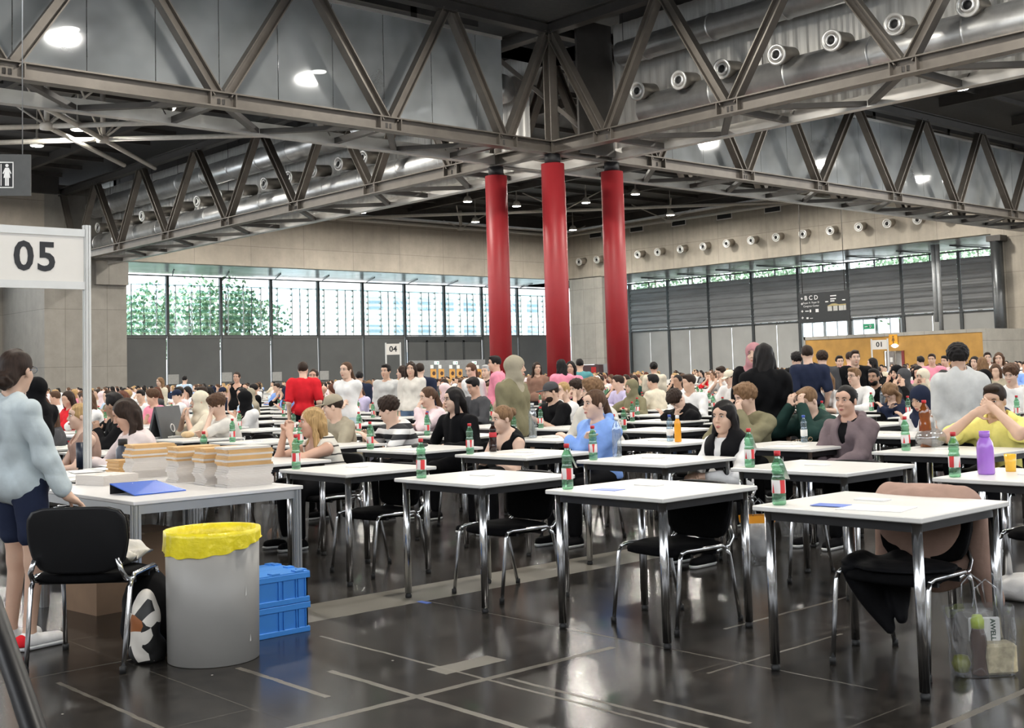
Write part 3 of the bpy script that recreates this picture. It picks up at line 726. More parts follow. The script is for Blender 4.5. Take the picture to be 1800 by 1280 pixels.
        for ax in range(3):
            a1, a2 = (ax + 1) % 3, (ax + 2) % 3
            sl0 = [slice(None)] * 3; sl1 = [slice(None)] * 3; sl0[ax] = slice(0, -1); sl1[ax] = slice(1, None)
            E = np.argwhere(S[tuple(sl0)] != S[tuple(sl1)])
            E = E[(E[:, a1] > 0) & (E[:, a2] > 0)]
            inside = S[E[:, 0], E[:, 1], E[:, 2]]
            q = []
            for d1, d2 in ((0, 0), (-1, 0), (-1, -1), (0, -1)):
                J = E.copy(); J[:, a1] += d1; J[:, a2] += d2; q.append(idx[J[:, 0], J[:, 1], J[:, 2]])
            Q = np.stack(q, 1); Q = np.where(inside[:, None], Q, Q[:, ::-1]); F.append(Q)
        return verts, np.concatenate(F)
    def mesh(s, name, m, decimate=0):
        v, f = s.surface()
        me = bpy.data.meshes.new(name); me.vertices.add(len(v)); me.vertices.foreach_set('co', v.astype(np.float32).ravel())
        me.loops.add(len(f) * 4); me.loops.foreach_set('vertex_index', f.astype(np.int32).ravel())
        me.polygons.add(len(f)); me.polygons.foreach_set('loop_start', np.arange(0, len(f) * 4, 4, dtype=np.int32))
        me.polygons.foreach_set('use_smooth', np.ones(len(f), bool)); me.update(calc_edges=True)
        me.materials.append(m)
        return me

def V3(*a): return np.array(a, float)
def unit(v): return v / (np.linalg.norm(v) + 1e-9)
def ik(a, b, l1, l2, pole):
    """joint between a and b for two bones, bent towards pole"""
    d = b - a; L = np.linalg.norm(d)
    if L > (l1 + l2) * 0.995: b = a + d / L * (l1 + l2) * 0.995; d = b - a; L = np.linalg.norm(d)
    x = (L * L + l1 * l1 - l2 * l2) / (2 * L); h = math.sqrt(max(l1 * l1 - x * x, 0)); u = d / L
    p = pole - u * (pole @ u); p = unit(p)
    return a + u * x + p * h, b

class Pose:
    """joints of one figure, facing +x, floor at z=0"""
    def __init__(s, sit=True, head=None, lean=0.08, side=0.0, yaw=0, pitch=0, roll=0, lw=None, rw=None, lpole=(-0.3, 0.8, -0.8), rpole=(-0.3, -0.8, -0.8),
                 sex='f', build=1.0, legs=None, lhand=None, rhand=None, twist=0.0, height=1.0):
        m = 1.0 if sex == 'm' else 0.0
        s.sit = sit; s.sex = sex; s.b = build
        k = height
        s.hip = V3(0, 0, 0.53 if sit else 0.90 * k)
        top = (0.53 + 0.50 if sit else 1.40 * k)
        if head is not None: hx, hy, hz = head
        else: hx, hy, hz = lean, side, (top + 0.17 if sit else 1.53 * k + 0.02)
        s.hc = V3(hx, hy, hz); 
        s.nb = V3(hx - 0.035 - 0.25 * max(0, lean) * 0.3, hy * 0.85, hz - 0.162)
        s.rot = Matrix.Rotation(R(yaw), 3, 'Z') @ Matrix.Rotation(R(pitch), 3, 'Y') @ Matrix.Rotation(R(roll), 3, 'X')
        tw = Matrix.Rotation(R(twist), 3, 'Z'); s.tw = tw
        lat = np.array(tw @ Vector((0, 1, 0))); sw = (0.165 + 0.03 * m) * (0.9 + 0.1 * build); s.lat = lat; s.sw = sw
        s.ch = s.nb * 0.62 + s.hip * 0.38 + V3(-0.015, 0, 0)
        s.sh = {1: s.nb + lat * sw + V3(-0.012, 0, -0.055), -1: s.nb - lat * sw + V3(-0.012, 0, -0.055)}
        s.el = {}; s.wr = {}
        ua, fa = (0.285 + 0.02 * m) * (k if not sit else 1), (0.25 + 0.02 * m) * (k if not sit else 1)
        for sd, w, pl in ((1, lw, lpole), (-1, rw, rpole)):
            if not sit and pl in ((-0.3, 0.8, -0.8), (-0.3, -0.8, -0.8)): pl = (-1.0, 0.25 * sd, 0)
            if w is None: w = (0.30, 0.20 * sd, 0.70) if sit else (0.02, (sw + 0.035) * sd, s.sh[sd][2] - 0.53)
            s.el[sd], s.wr[sd] = ik(s.sh[sd], V3(*w), ua, fa, V3(*pl))
        s.hand = {1: lhand, -1: rhand}
        s.kn = {}; s.an = {}; s.to = {}
        for sd in (1, -1):
            if sit: kn, an = V3(0.43, 0.13 * sd, 0.50), V3(0.42, 0.12 * sd, 0.085)
            else: kn, an = V3(0.02, 0.095 * sd, 0.49 * k), V3(-0.01, 0.10 * sd, 0.085)
            if legs: kn, an = V3(*legs[sd][0]), V3(*legs[sd][1])
            s.kn[sd], s.an[sd] = kn, an; s.to[sd] = an + V3(0.15, 0.015 * sd, -0.05)
    def bounds(s, pad=0.16, legs=True):
        P = [s.hip, s.nb, s.hc, *s.sh.values(), *s.el.values(), *s.wr.values()] + ([*s.kn.values(), *s.an.values(), *s.to.values()] if legs else [])
        P = np.array(P); return P.min(0) - pad, P.max(0) + pad + V3(0, 0, 0.03)
    def H(s, x, y, z): return s.hc + np.array(s.rot @ Vector((x, y, z)))

def do_head(F, p, detail=True):
    Mr = p.rot; H = p.H; m = p.sex == 'm'
    F.ell(H(-0.012, 0, 0.035), (0.094, 0.074, 0.088), Mr, 0.015)
    F.ell(H(0.022, 0, -0.035), (0.062, 0.060 + 0.004 * m, 0.078), Mr, 0.02)
    F.ell(H(0.052, 0, -0.092), (0.026, 0.026, 0.02), Mr, 0.025)
    F.ell(H(0.045, 0, 0.045), (0.045, 0.055, 0.04), Mr, 0.02)
    for sd in (1, -1):
        F.ell(H(0.052, 0.033 * sd, -0.022), (0.028, 0.024, 0.026), Mr, 0.02)
        if detail: F.ell(H(0.092, 0.031 * sd, 0.014), (0.014, 0.017, 0.011), Mr, 0.012, 'cut')
        F.ell(H(-0.012, 0.076 * sd, -0.004), (0.018, 0.008, 0.030), Mr, 0.006)
    if detail:
        F.cone(H(0.083, 0, 0.020), H(0.102, 0, -0.020), 0.008, 0.0115, 0.010)
        for sd in (1, -1): F.ell(H(0.092, 0.011 * sd, -0.026), (0.009, 0.007, 0.007), Mr, 0.006)
        F.ell(H(0.082, 0, -0.055), (0.014, 0.022, 0.006), Mr, 0.006); F.ell(H(0.080, 0, -0.066), (0.013, 0.018, 0.006), Mr, 0.006)
    F.cone(H(-0.022, 0, -0.045), p.nb + V3(-0.01, 0, -0.03), 0.050 + 0.008 * m, 0.056 + 0.01 * m, 0.03)

def do_torso(F, p, g=0.0, k=0.06, full=True):
    """g grows the shape for clothes"""
    m = p.sex == 'm'; b = p.b
    A = np.array(p.tw)
    def e(c, r, kk=k):
        F.ell(c, (np.array(r) * b + g), p.tw, kk)
    up = unit(p.nb - p.hip)
    e(p.hip + V3(0, 0, 0.03), (0.115, 0.165 if not m else 0.155, 0.11))
    mid = p.hip * 0.62 + p.nb * 0.38
    e(mid, (0.098, 0.130 if not m else 0.142, 0.16))
    e(p.ch + up * 0.04, (0.108, 0.145 if not m else 0.165, 0.17))
    if not m:
        f = A @ V3(1, 0, 0)
        for sd in (1, -1): e(p.ch + up * 0.05 + f * 0.075 + p.lat * 0.065 * sd, (0.055, 0.058, 0.058), 0.04)
    F.cone(p.sh[1] - p.lat * 0.03, p.sh[-1] + p.lat * 0.03, 0.056 + g + 0.008 * m, 0.056 + g + 0.008 * m, 0.05)
    F.cone(p.nb + V3(0, 0, 0.0), p.nb + V3(-0.01, 0, -0.08), 0.055 + g, 0.075 + g, 0.04)

def do_arms(F, p, g=0.0, frac=2.0, k=0.03, side=(1, -1)):
    """frac: how far down the arm (1 = elbow, 2 = wrist)"""
    m = p.sex == 'm'; b = p.b
    for sd in side:
        S, E_, W_ = p.sh[sd], p.el[sd], p.wr[sd]
        r0, r1, r2, r3 = (0.052 + 0.006 * m) * b, (0.038 + 0.004 * m) * b, (0.038 + 0.004 * m) * b, 0.026 + 0.003 * m
        f1 = min(frac, 1.0); F.cone(S, S + (E_ - S) * f1, r0 + g, r0 + (r1 - r0) * f1 + g, k)
        if frac > 1:
            f2 = frac - 1; F.cone(E_, E_ + (W_ - E_) * f2, r2 + g, r2 + (r3 - r2) * f2 + g, k)

def hand_frame(p, sd):
    d = unit(p.wr[sd] - p.el[sd]); h = p.hand[sd] or {}
    if 'dir' in h: d = unit(V3(*h['dir']))
    n = V3(*h.get('palm', (0, -sd * 0.5, -1.0))); n = unit(n - d * (n @ d)); s_ = np.cross(n, d) * (1)
    # thumb side: towards the body's midline for a palm turned down
    th = s_ * (1 if (h.get('thumb', -sd) * s_[1] >= 0) else -1)
    return d, n, th, h.get('curl', 0.5), h.get('spread', 0.0)

def do_hand(F, p, sd, fine=True):
    d, n, th, curl, spread = hand_frame(p, sd); W_ = p.wr[sd]; sz = 1.0 if p.sex == 'm' else 0.92
    Mh = Matrix(((d[0], th[0], n[0]), (d[1], th[1], n[1]), (d[2], th[2], n[2])))
    c = W_ + d * 0.048 * sz
    F.ell(c, (0.052 * sz, 0.040 * sz, 0.016 * sz), Mh, 0.012)
    F.cone(W_ - d * 0.01, c, 0.024, 0.02, 0.015)
    if not fine:
        F.ell(c + d * 0.06 + n * 0.02 * curl, (0.05, 0.034, 0.014), Mh, 0.012); F.cone(c + th * 0.03, c + th * 0.055 + d * 0.03, 0.011, 0.009, 0.01); return
    for i, (off, ln) in enumerate(((0.030, 0.068), (0.011, 0.076), (-0.009, 0.072), (-0.028, 0.058))):
        q = W_ + (d * 0.088 + th * off) * sz; ang = curl * 0.9; dd = d + th * (off * 3.0 * spread)
        for j, fr in enumerate((0.45, 0.32, 0.23)):
            ang_j = ang * (0.6 + 0.75 * j); v = unit(dd) * math.cos(ang_j) + n * math.sin(ang_j); q2 = q + v * ln * fr * sz
            F.cone(q, q2, 0.0088 - 0.0008 * j, 0.0082 - 0.0008 * j, 0.004); q = q2
    q = W_ + (d * 0.030 + th * 0.030) * sz; v = unit(d * 0.55 + th * 0.8 + n * 0.25)
    q2 = q + v * 0.036; F.cone(q, q2, 0.0125, 0.0105, 0.008); v = unit(d * 0.8 + th * 0.35 + n * (0.2 + 0.5 * curl)); F.cone(q2, q2 + v * 0.032, 0.0100, 0.0085, 0.004)

def do_legs(F, p, g=0.0, frac=2.0, k=0.035):
    b = p.b
    for sd in (1, -1):
        h0 = p.hip + V3(0.0, 0.085 * sd, -0.005); K, A = p.kn[sd], p.an[sd]
        f1 = min(frac, 1.0); F.cone(h0, h0 + (K - h0) * f1, 0.088 * b + g, (0.088 + (0.055 - 0.088) * f1) * b + g, k)
        if frac > 1:
            f2 = frac - 1; F.cone(K, K + (A - K) * f2, 0.052 * b + g, (0.052 + (0.036 - 0.052) * f2) * b + g, k)
            if g == 0 or frac > 1.9: pass
    
def do_feet(F, p, g=0.0):
    for sd in (1, -1):
        A, T = p.an[sd], p.to[sd]
        F.cone(A + V3(-0.03, 0, -0.045), T, 0.036 + g, 0.03 + g, 0.02); F.cone(A, A + V3(-0.01, 0, -0.03), 0.036 + g, 0.038 + g, 0.02)

# ---- hair in head-local shape, written into the pose's field
def face_cut(F, p, low=0.0, brow=0.052):
    F.ell(p.H(0.118, 0, -0.045), (0.078, 0.066, 0.095 + brow * 0.0), p.rot, 0.01, 'cut')
def do_hair(F, p, style, seed=0):
    Mr = p.rot; H = p.H; rs = np.random.default_rng(seed)
    strand = lambda x, y, z: 0.0022 * np.sin(75 * y + 18 * x + 6 * np.sin(11 * z + seed)) 
    curl = lambda x, y, z: 0.007 * np.sin(95 * x + seed) * np.sin(90 * y + 2) * np.sin(88 * z) + 0.003 * np.sin(160 * x + 150 * z)
    if style in ('short', 'shortm'):
        F.ell(H(-0.018, 0, 0.048), (0.100, 0.083, 0.092), Mr, 0.0, disp=strand); F.ell(H(0.035, 0, 0.105), (0.055, 0.06, 0.03), Mr, 0.015, disp=strand)
        F.ell(H(0.10, 0, -0.035), (0.070, 0.085, 0.100), Mr, 0.008, 'cut'); F.ell(H(0.03, 0, -0.11), (0.12, 0.12, 0.095), Mr, 0.01, 'cut')
        F.ell(H(-0.035, 0, -0.14), (0.12, 0.12, 0.085), Mr, 0.01, 'cut')
    elif style == 'curly':
        F.ell(H(-0.018, 0, 0.060), (0.112, 0.097, 0.098), Mr, 0.0, disp=curl); F.ell(H(0.035, 0, 0.105), (0.06, 0.07, 0.042), Mr, 0.015, disp=curl)
        F.ell(H(0.115, 0, -0.035), (0.075, 0.085, 0.105), Mr, 0.008, 'cut'); F.ell(H(-0.0, 0, -0.13), (0.14, 0.13, 0.085), Mr, 0.01, 'cut')
    elif style in ('bun', 'pony', 'tight', 'lowbun'):
        F.ell(H(-0.016, 0, 0.040), (0.100, 0.081, 0.092), Mr, 0.0, disp=strand)
        F.ell(H(0.112, 0, -0.022), (0.078, 0.076, 0.100), Mr, 0.008, 'cut'); F.ell(H(0.035, 0, -0.12), (0.12, 0.12, 0.105), Mr, 0.01, 'cut')
        for sd in (1, -1): F.ell(H(0.062, 0.085 * sd, -0.045), (0.052, 0.035, 0.070), Mr, 0.01, 'cut')
        if style == 'bun': F.ell(H(-0.118, 0, 0.055), (0.04, 0.042, 0.042), Mr, 0.01, disp=curl)
        if style == 'lowbun': F.ell(H(-0.115, 0.0, -0.045), (0.042, 0.048, 0.045), Mr, 0.015, disp=curl); F.ell(H(-0.08, 0, -0.02), (0.05, 0.06, 0.06), Mr, 0.02, disp=strand)
        if style == 'pony':
            a = H(-0.105, 0, 0.03); F.ell(a, (0.03, 0.03, 0.03), Mr, 0.01)
            b = a + V3(-0.06, 0.0, -0.14); c = V3(b[0] + 0.02, b[1] + 0.01, p.nb[2] - 0.13)
            F.cone(a, b, 0.030, 0.034, 0.015); F.cone(b, c, 0.034, 0.018, 0.015)
    elif style in ('long', 'longside', 'bob'):
        F.ell(H(-0.014, 0, 0.042), (0.103, 0.085, 0.095), Mr, 0.0, disp=strand)
        end = p.nb[2] - (0.22 if style != 'bob' else -0.03)
        back = H(-0.07, 0, -0.02); bb = V3(min(back[0], p.nb[0] - 0.06) - 0.02, p.nb[1], end)
        F.cone(back, bb, 0.070, 0.055, 0.03, sc=(0.75, 1.25, 1))
        if style != 'bob':
            for sd in (1, -1):
                a = H(-0.005, 0.078 * sd, 0.03); b = H(-0.022, 0.086 * sd, -0.10); c = p.nb + p.lat * 0.105 * sd + V3(0.045, 0, -0.10); e_ = c + V3(0.03, -0.02 * sd, -0.12)
                F.cone(a, b, 0.022, 0.026, 0.02); F.cone(b, c, 0.026, 0.026, 0.02); F.cone(c, e_, 0.026, 0.010, 0.02)
        else:
            for sd in (1, -1): F.cone(H(0.0, 0.082 * sd, 0.03), H(0.0, 0.085 * sd, -0.12), 0.028, 0.026, 0.02)
        F.ell(H(0.120, 0, -0.024), (0.088, 0.073, 0.112), Mr, 0.008, 'cut')
        F.cone(H(0.05, 0, -0.04), p.nb + V3(0.08, 0, -0.1), 0.055, 0.05, 0.01, 'cut')
        F.D += (0.0028 * np.sin(85 * F.ax[1][None, :, None] + 40 * F.ax[0][:, None, None] + 5 * np.sin(9 * F.ax[2][None, None, :]))).astype(np.float32)
    elif style == 'hijab':
        F.ell(H(-0.014, 0, 0.035), (0.110, 0.090, 0.104), Mr, 0.0)
        F.ell(H(0.005, 0, -0.075), (0.085, 0.080, 0.08), Mr, 0.04)
        F.cone(H(-0.015, 0, -0.09), p.nb + V3(0, 0, -0.03), 0.078, 0.10, 0.05)
        F.cone(p.sh[1] - p.lat * 0.06 + V3(0, 0, 0.02), p.sh[-1] + p.lat * 0.06 + V3(0, 0, 0.02), 0.075, 0.075, 0.05)
        F.ell(p.nb + V3(0.07, 0, -0.11), (0.07, 0.11, 0.11), None, 0.05)
        F.ell(H(0.118, 0, -0.022), (0.068, 0.052, 0.078), Mr, 0.008, 'cut')
        F.wrinkle(0.0028, 55, seed)
    elif style == 'cap':
        F.ell(H(-0.012, 0, 0.055), (0.104, 0.086, 0.082), Mr, 0.0)
        c = H(0.0, 0, -0.03)
        n_ = np.array(Mr @ Vector((-0.18, 0, -1))); F.plane_cut(n_, float(n_ @ H(0, 0, 0.035)))
        F.ell(H(0.12, 0, 0.042), (0.075, 0.062, 0.008), Mr, 0.004)

SKIN = {}
def skin(i=0):
    tones = [(0.62, 0.40, 0.29), (0.55, 0.34, 0.24), (0.68, 0.46, 0.35), (0.40, 0.235, 0.155), (0.60, 0.36, 0.26)]
    return mat(f'skin_{i}', tones[i % 5], 0.45, var=0.05, scale=9)
HAIRC = {'black': (0.012, 0.010, 0.010), 'dark': (0.030, 0.018, 0.013), 'brown': (0.085, 0.045, 0.026), 'auburn': (0.10, 0.035, 0.02), 'blonde': (0.42, 0.27, 0.12), 'ginger': (0.26, 0.12, 0.05), 'lightbrown': (0.20, 0.115, 0.06), 'grey': (0.4, 0.4, 0.4)}
def hairm(c): return mat('hair_' + c, HAIRC[c], 0.55, var=0.35, scale=30, stretch=(3, 3, 0.3), spec=0.18)
CLOTH = {'black': (0.005, 0.005, 0.006), 'dustypink': (0.45, 0.22, 0.24), 'navy': (0.018, 0.024, 0.05), 'white': (0.78, 0.77, 0.76), 'offwhite': (0.66, 0.63, 0.58), 'cream': (0.70, 0.63, 0.50), 'grey': (0.36, 0.36, 0.36), 'lightgrey': (0.55, 0.555, 0.55),
         'darkgrey': (0.07, 0.07, 0.075), 'red': (0.62, 0.02, 0.03), 'pink': (0.80, 0.28, 0.38), 'palepink': (0.78, 0.62, 0.64), 'blush': (0.72, 0.62, 0.60), 'blue': (0.24, 0.40, 0.82), 'lightblue': (0.50, 0.64, 0.80), 'olive': (0.21, 0.19, 0.115), 'khaki': (0.36, 0.32, 0.24),
         'green': (0.018, 0.045, 0.038), 'mauve': (0.17, 0.13, 0.14), 'yellow': (0.83, 0.76, 0.24), 'brown': (0.26, 0.15, 0.11), 'beige': (0.62, 0.52, 0.40), 'denim': (0.50, 0.56, 0.58), 'jeans': (0.10, 0.15, 0.24), 'lilac': (0.55, 0.5, 0.7), 'teal': (0.1, 0.3, 0.32), 'palejeans': (0.42, 0.50, 0.55), 'camel': (0.38, 0.25, 0.20)}
def cloth(c, rough=0.8): return mat('cloth_' + c, CLOTH[c], rough, var=0.07, scale=14, bump=0.003, bscale=45, spec=0.12)
def stripes(name, a, b, freq, duty=0.5, axis='Z'):
    if name in MATS: return MATS[name]
    m = bpy.data.materials.new(name); m.use_nodes = True; nt = m.node_tree; bb = nt.nodes['Principled BSDF']
    tc = nt.nodes.new('ShaderNodeTexCoord'); sp = nt.nodes.new('ShaderNodeSeparateXYZ'); nt.links.new(tc.outputs['Object'], sp.inputs[0])
    ns = nt.nodes.new('ShaderNodeTexNoise'); ns.inputs['Scale'].default_value = 4; nt.links.new(tc.outputs['Object'], ns.inputs['Vector'])
    u = sp.outputs[axis] if len(axis) == 1 else _math(nt, 'ADD', _math(nt, 'MULTIPLY', sp.outputs['Z'], 0.8), _math(nt, 'MULTIPLY', sp.outputs['X'], -0.6))
    f = _math(nt, 'FRACT', _math(nt, 'MULTIPLY', _math(nt, 'ADD', u, _math(nt, 'MULTIPLY', ns.outputs[0], 0.03)), freq))
    g = _math(nt, 'GREATER_THAN', f, duty)
    n = nt.nodes.new('ShaderNodeMix'); n.data_type = 'RGBA'; nt.links.new(g, n.inputs[0]); n.inputs[6].default_value = (*a, 1); n.inputs[7].default_value = (*b, 1)
    nt.links.new(n.outputs[2], bb.inputs['Base Color']); bb.inputs['Roughness'].default_value = 0.8; MATS[name] = m; return m

eye_m = mat('eye_white', (0.75, 0.72, 0.70), 0.25); iris_m = mat('iris', (0.03, 0.018, 0.012), 0.2); lip_m = mat('lip', (0.45, 0.14, 0.12), 0.4); brow_m = mat('brow', (0.035, 0.022, 0.016), 0.7)
def face_parts(root, p, lips=True, brow=None, look=(0, 0), eyes_open=True):
    """eyes, brows and mouth as small meshes set into the face"""
    M3 = p.rot.to_4x4(); T = Matrix.Translation(Vector(p.hc)) @ M3
    for sd in (1, -1):
        e = MB(); e.lathe([(0, -0.0062), (0.0075, -0.005), (0.0105, 0), (0.0075, 0.005), (0, 0.0062)], (0, 0, 0), 12, T @ Matrix.Translation((0.0775, 0.031 * sd, 0.0145)) @ Matrix.Rotation(R(90), 4, 'X') @ Matrix.Diagonal((0.8, 0.62, 1.9, 1)))
        eo = e.build('eye', eye_m if eyes_open else skin(0), root)
        if eyes_open: MB().lathe([(0, -0.003), (0.0052, -0.001), (0.0052, 0.001), (0, 0.003)], (0, 0, 0), 10, T @ Matrix.Translation((0.0855, 0.031 * sd + look[0], 0.0145 + look[1])) @ Matrix.Rotation(R(90), 4, 'Y')).build('iris', iris_m, eo)
        b = MB(); b.tube([T @ Vector((0.089, 0.015 * sd, 0.031)), T @ Vector((0.089, 0.030 * sd, 0.0355)), T @ Vector((0.079, 0.046 * sd, 0.031))], [0.003, 0.0036, 0.002], 6); b.build('eyebrow', brow or brow_m, root)
        if eyes_open:
            b = MB(); b.tube([T @ Vector((0.083, 0.019 * sd, 0.0165)), T @ Vector((0.0872, 0.031 * sd, 0.0205)), T @ Vector((0.078, 0.0435 * sd, 0.0165))], 0.0013, 5); b.build('eyelid', brow_m, root)
    if lips:
        b = MB(); b.tube([T @ Vector((0.083, 0.020, -0.0585)), T @ Vector((0.0945, 0.006, -0.0565)), T @ Vector((0.0945, -0.006, -0.0565)), T @ Vector((0.083, -0.020, -0.0585))], [0.0015, 0.0036, 0.0036, 0.0015], 6)
        b.tube([T @ Vector((0.083, 0.018, -0.060)), T @ Vector((0.0925, 0.005, -0.0655)), T @ Vector((0.0925, -0.005, -0.0655)), T @ Vector((0.083, -0.018, -0.060))], [0.0015, 0.0045, 0.0045, 0.0015], 6); b.build('lips', lip_m, root)
def glasses(root, p, m=None):
    T = Matrix.Translation(Vector(p.hc)) @ p.rot.to_4x4(); g = MB()
    for sd in (1, -1):
        g.tube([T @ Vector((0.104, 0.033 * sd + 0.022 * math.cos(a), 0.012 + 0.018 * math.sin(a))) for a in [2 * PI * i / 12 for i in range(12)]], 0.0016, 5, closed=True)
        g.tube([T @ Vector((0.103, 0.055 * sd, 0.014)), T @ Vector((0.0, 0.083 * sd, 0.014)), T @ Vector((-0.02, 0.082 * sd, 0.0))], 0.0015, 5)
    g.tube([T @ Vector((0.105, 0.011, 0.016)), T @ Vector((0.105, -0.011, 0.016))], 0.0015, 5)
    return g.build('glasses', m or black_m, root)

def figure(label, origin, face_deg, p, hair=('short', 'dark'), top='white', sleeve=1.0, bottom='black', shoes='black', tone=0, h=0.009, fine=True, group=None, neck=0.095, top_mat=None, jacket=None, bare=False, leg_frac=1.93, wr=0.009, gtop=0.014, face=True, hem=None, name='person', eyes_open=True, look=(0, 0), beard=None, legs=True, hood=False, jopen=0.075, inner=None, heel=None, hair_mat=None, hand_fine=None):
    """one person: continuous body, with shirt, trousers, hair and shoes as its parts"""
    root = empty(name, tuple(origin), R(face_deg), label=label, cat='person', group=group)
    sk = skin(tone)
    lo, hi = p.bounds(0.15, legs)
    if not legs: lo[2] = min(lo[2], p.hip[2] - 0.13)
    F = Field(lo, hi, h)
    do_torso(F, p, -0.004); do_arms(F, p); do_head(F, p, fine)
    for sd in (1, -1): do_hand(F, p, sd, fine if hand_fine is None else hand_fine)
    if legs: do_legs(F, p); do_feet(F, p, -0.004)
    obj('body', F.mesh('body', sk), root)
    if face and fine: face_parts(root, p, eyes_open=eyes_open, look=look)
    gtop = 0.010 + (gtop - 0.010) * 0.62
    seed = len(label) * 7 + int(abs(origin[0]) * 10)
    # shirt
    F = Field(*p.bounds(0.16, False), h * 1.25)
    do_torso(F, p, gtop)
    F.ell(p.hip + V3(0, 0, 0.02), (0.132 * p.b + gtop, 0.178 * p.b + gtop, 0.125), None, 0.04)
    if sleeve > 0: do_arms(F, p, gtop + 0.002, sleeve)
    if not bare:
        F.ell(p.nb + V3(0.012, 0, 0.055), (neck, neck * 0.85, 0.085), None, 0.01, 'cut')
    else:
        F.ell(p.nb + V3(0.03, 0, 0.02), (0.12, 0.105, 0.15), None, 0.01, 'cut'); 
        for sd in (1, -1): F.ell(p.sh[sd] + p.lat * 0.03 * sd, (0.09, 0.06, 0.10), None, 0.01, 'cut')
    if hood:
        for a in range(7):
            t0, t1 = R(60 + a * 40), R(100 + a * 40)
            q0, q1 = [p.nb + V3(-0.02 + 0.085 * math.cos(t), 0.085 * math.sin(t), 0.015 - 0.045 * math.cos(t)) for t in (t0, t1)]
            F.cone(q0, q1, 0.030, 0.030, 0.02)
        F.ell(p.nb + V3(-0.115, 0, -0.03), (0.05, 0.10, 0.08), None, 0.03); F.ell(p.nb + V3(0.03, 0, 0.06), (0.075, 0.062, 0.09), None, 0.01, 'cut')
        if inner: F.ell(p.nb + V3(0.115, 0, -0.06), (0.075, 0.048, 0.12), None, 0.01, 'cut')
    F.wrinkle(wr * 1.15, 40, seed)
    hz = p.hip[2] - 0.02 if p.sit else p.hip[2] - 0.04
    if hem is not None: hz = hem
    F.plane_cut((0, 0, -1), -hz)
    obj('shirt', F.mesh('shirt', top_mat or cloth(top)), root)
    if inner:
        F = Field(*p.bounds(0.14, False), h * 1.25); do_torso(F, p, 0.006); F.ell(p.nb + V3(0.012, 0, 0.045), (0.078, 0.07, 0.085), None, 0.01, 'cut'); F.plane_cut((0, 0, -1), -(p.ch[2] - 0.02)); obj('undershirt', F.mesh('undershirt', cloth(inner)), root)
    if jacket:
        jm, js = jacket
        F = Field(*p.bounds(0.18, False), h * 1.25); do_torso(F, p, gtop + 0.014); do_arms(F, p, gtop + 0.012, js)
        F.ell(p.nb + V3(0.07, 0, 0.02), (0.075, 0.055, 0.12), None, 0.01, 'cut'); F.cone(p.nb + V3(0.13, 0, 0), p.hip + V3(0.2, 0, 0), jopen, jopen * 0.8, 0.01, 'cut')
        if js == 0:
            for sd in (1, -1): F.ell(p.sh[sd] + p.lat * 0.045 * sd + V3(0, 0, -0.01), (0.12, 0.075, 0.13), None, 0.01, 'cut')
        F.wrinkle(0.006, 34, seed + 1); F.plane_cut((0, 0, -1), -(hz - 0.03)); obj('jacket', F.mesh('jacket', jm if not isinstance(jm, str) else cloth(jm)), root)
    if legs:
        lo, hi = p.bounds(0.14, True); hi[2] = p.hip[2] + 0.16; F = Field(lo, hi, h * 1.3)
        F.ell(p.hip + V3(0, 0, 0.02), (0.13 * p.b, 0.178 * p.b, 0.115), None, 0.03); do_legs(F, p, 0.014, leg_frac)
        F.wrinkle(0.006, 30, seed + 2); F.plane_cut((0, 0, 1), p.hip[2] + 0.10)
        obj('trousers', F.mesh('trousers', cloth(bottom)), root)
        for sd in (1, -1):
            A, T = p.an[sd], p.to[sd]; F = Field(np.minimum(A, T) - 0.12, np.maximum(A, T) + 0.12, 0.008)
            F.cone(A + V3(-0.035, 0, -0.045), T + V3(0.01, 0, 0), 0.044, 0.037, 0.02); F.cone(A + V3(0, 0, -0.02), A + V3(0.01, 0, -0.04), 0.044, 0.046, 0.02); F.plane_cut((0, 0, -1), -(A[2] - 0.085 + 0.001))
            F.wrinkle(0.0015, 60, 1); F.plane_cut((0, 0, -1), -(A[2] - 0.062)); sh = obj('shoe', F.mesh('shoe', cloth(shoes, 0.5)), root)
            if h < 0.0125:
                F = Field(np.minimum(A, T) - 0.12, np.maximum(A, T) + 0.12, 0.008); F.cone(A + V3(-0.035, 0, -0.05), T + V3(0.015, 0, -0.008), 0.048, 0.041, 0.02); F.plane_cut((0, 0, 1), A[2] - 0.060); F.plane_cut((0, 0, -1), -(A[2] - 0.085 + 0.001)); obj('sole', F.mesh('sole', cap_white if 'cap_white' in globals() else cloth('white')), sh)
            if heel:
                F = Field(A - 0.12, A + 0.12, 0.008); F.cone(A + V3(-0.045, 0, -0.045), A + V3(-0.02, 0, -0.03), 0.047, 0.040, 0.02); F.plane_cut((0, 0, -1), -(A[2] - 0.06)); F.plane_cut((1, 0, 0), A[0] - 0.03); obj('heel_cap', F.mesh('heel_cap', cloth(heel)), sh)
    if hair:
        style, hc = hair; c = p.hc; lo = c - 0.24; hi = c + 0.24
        if style in ('long', 'pony', 'longside'): lo = lo - V3(0.05, 0.02, 0.32)
        if style == 'hijab': lo = lo - V3(0, 0.08, 0.22); hi = hi + V3(0, 0.08, 0)
        F = Field(lo, hi, h * (0.8 if fine else 1.0)); do_hair(F, p, style, seed % 17)
        hm = hair_mat or (hairm(hc) if hc in HAIRC and style not in ('hijab', 'cap') else cloth(hc))
        obj({'hijab': 'headscarf', 'cap': 'cap'}.get(style, 'hair'), F.mesh('hair', hm), root)
        if style == 'cap':
            F = Field(c - 0.2, c + 0.2, h); do_hair(F, p, 'tight', 3); obj('hair', F.mesh('hair', hairm('dark')), root)
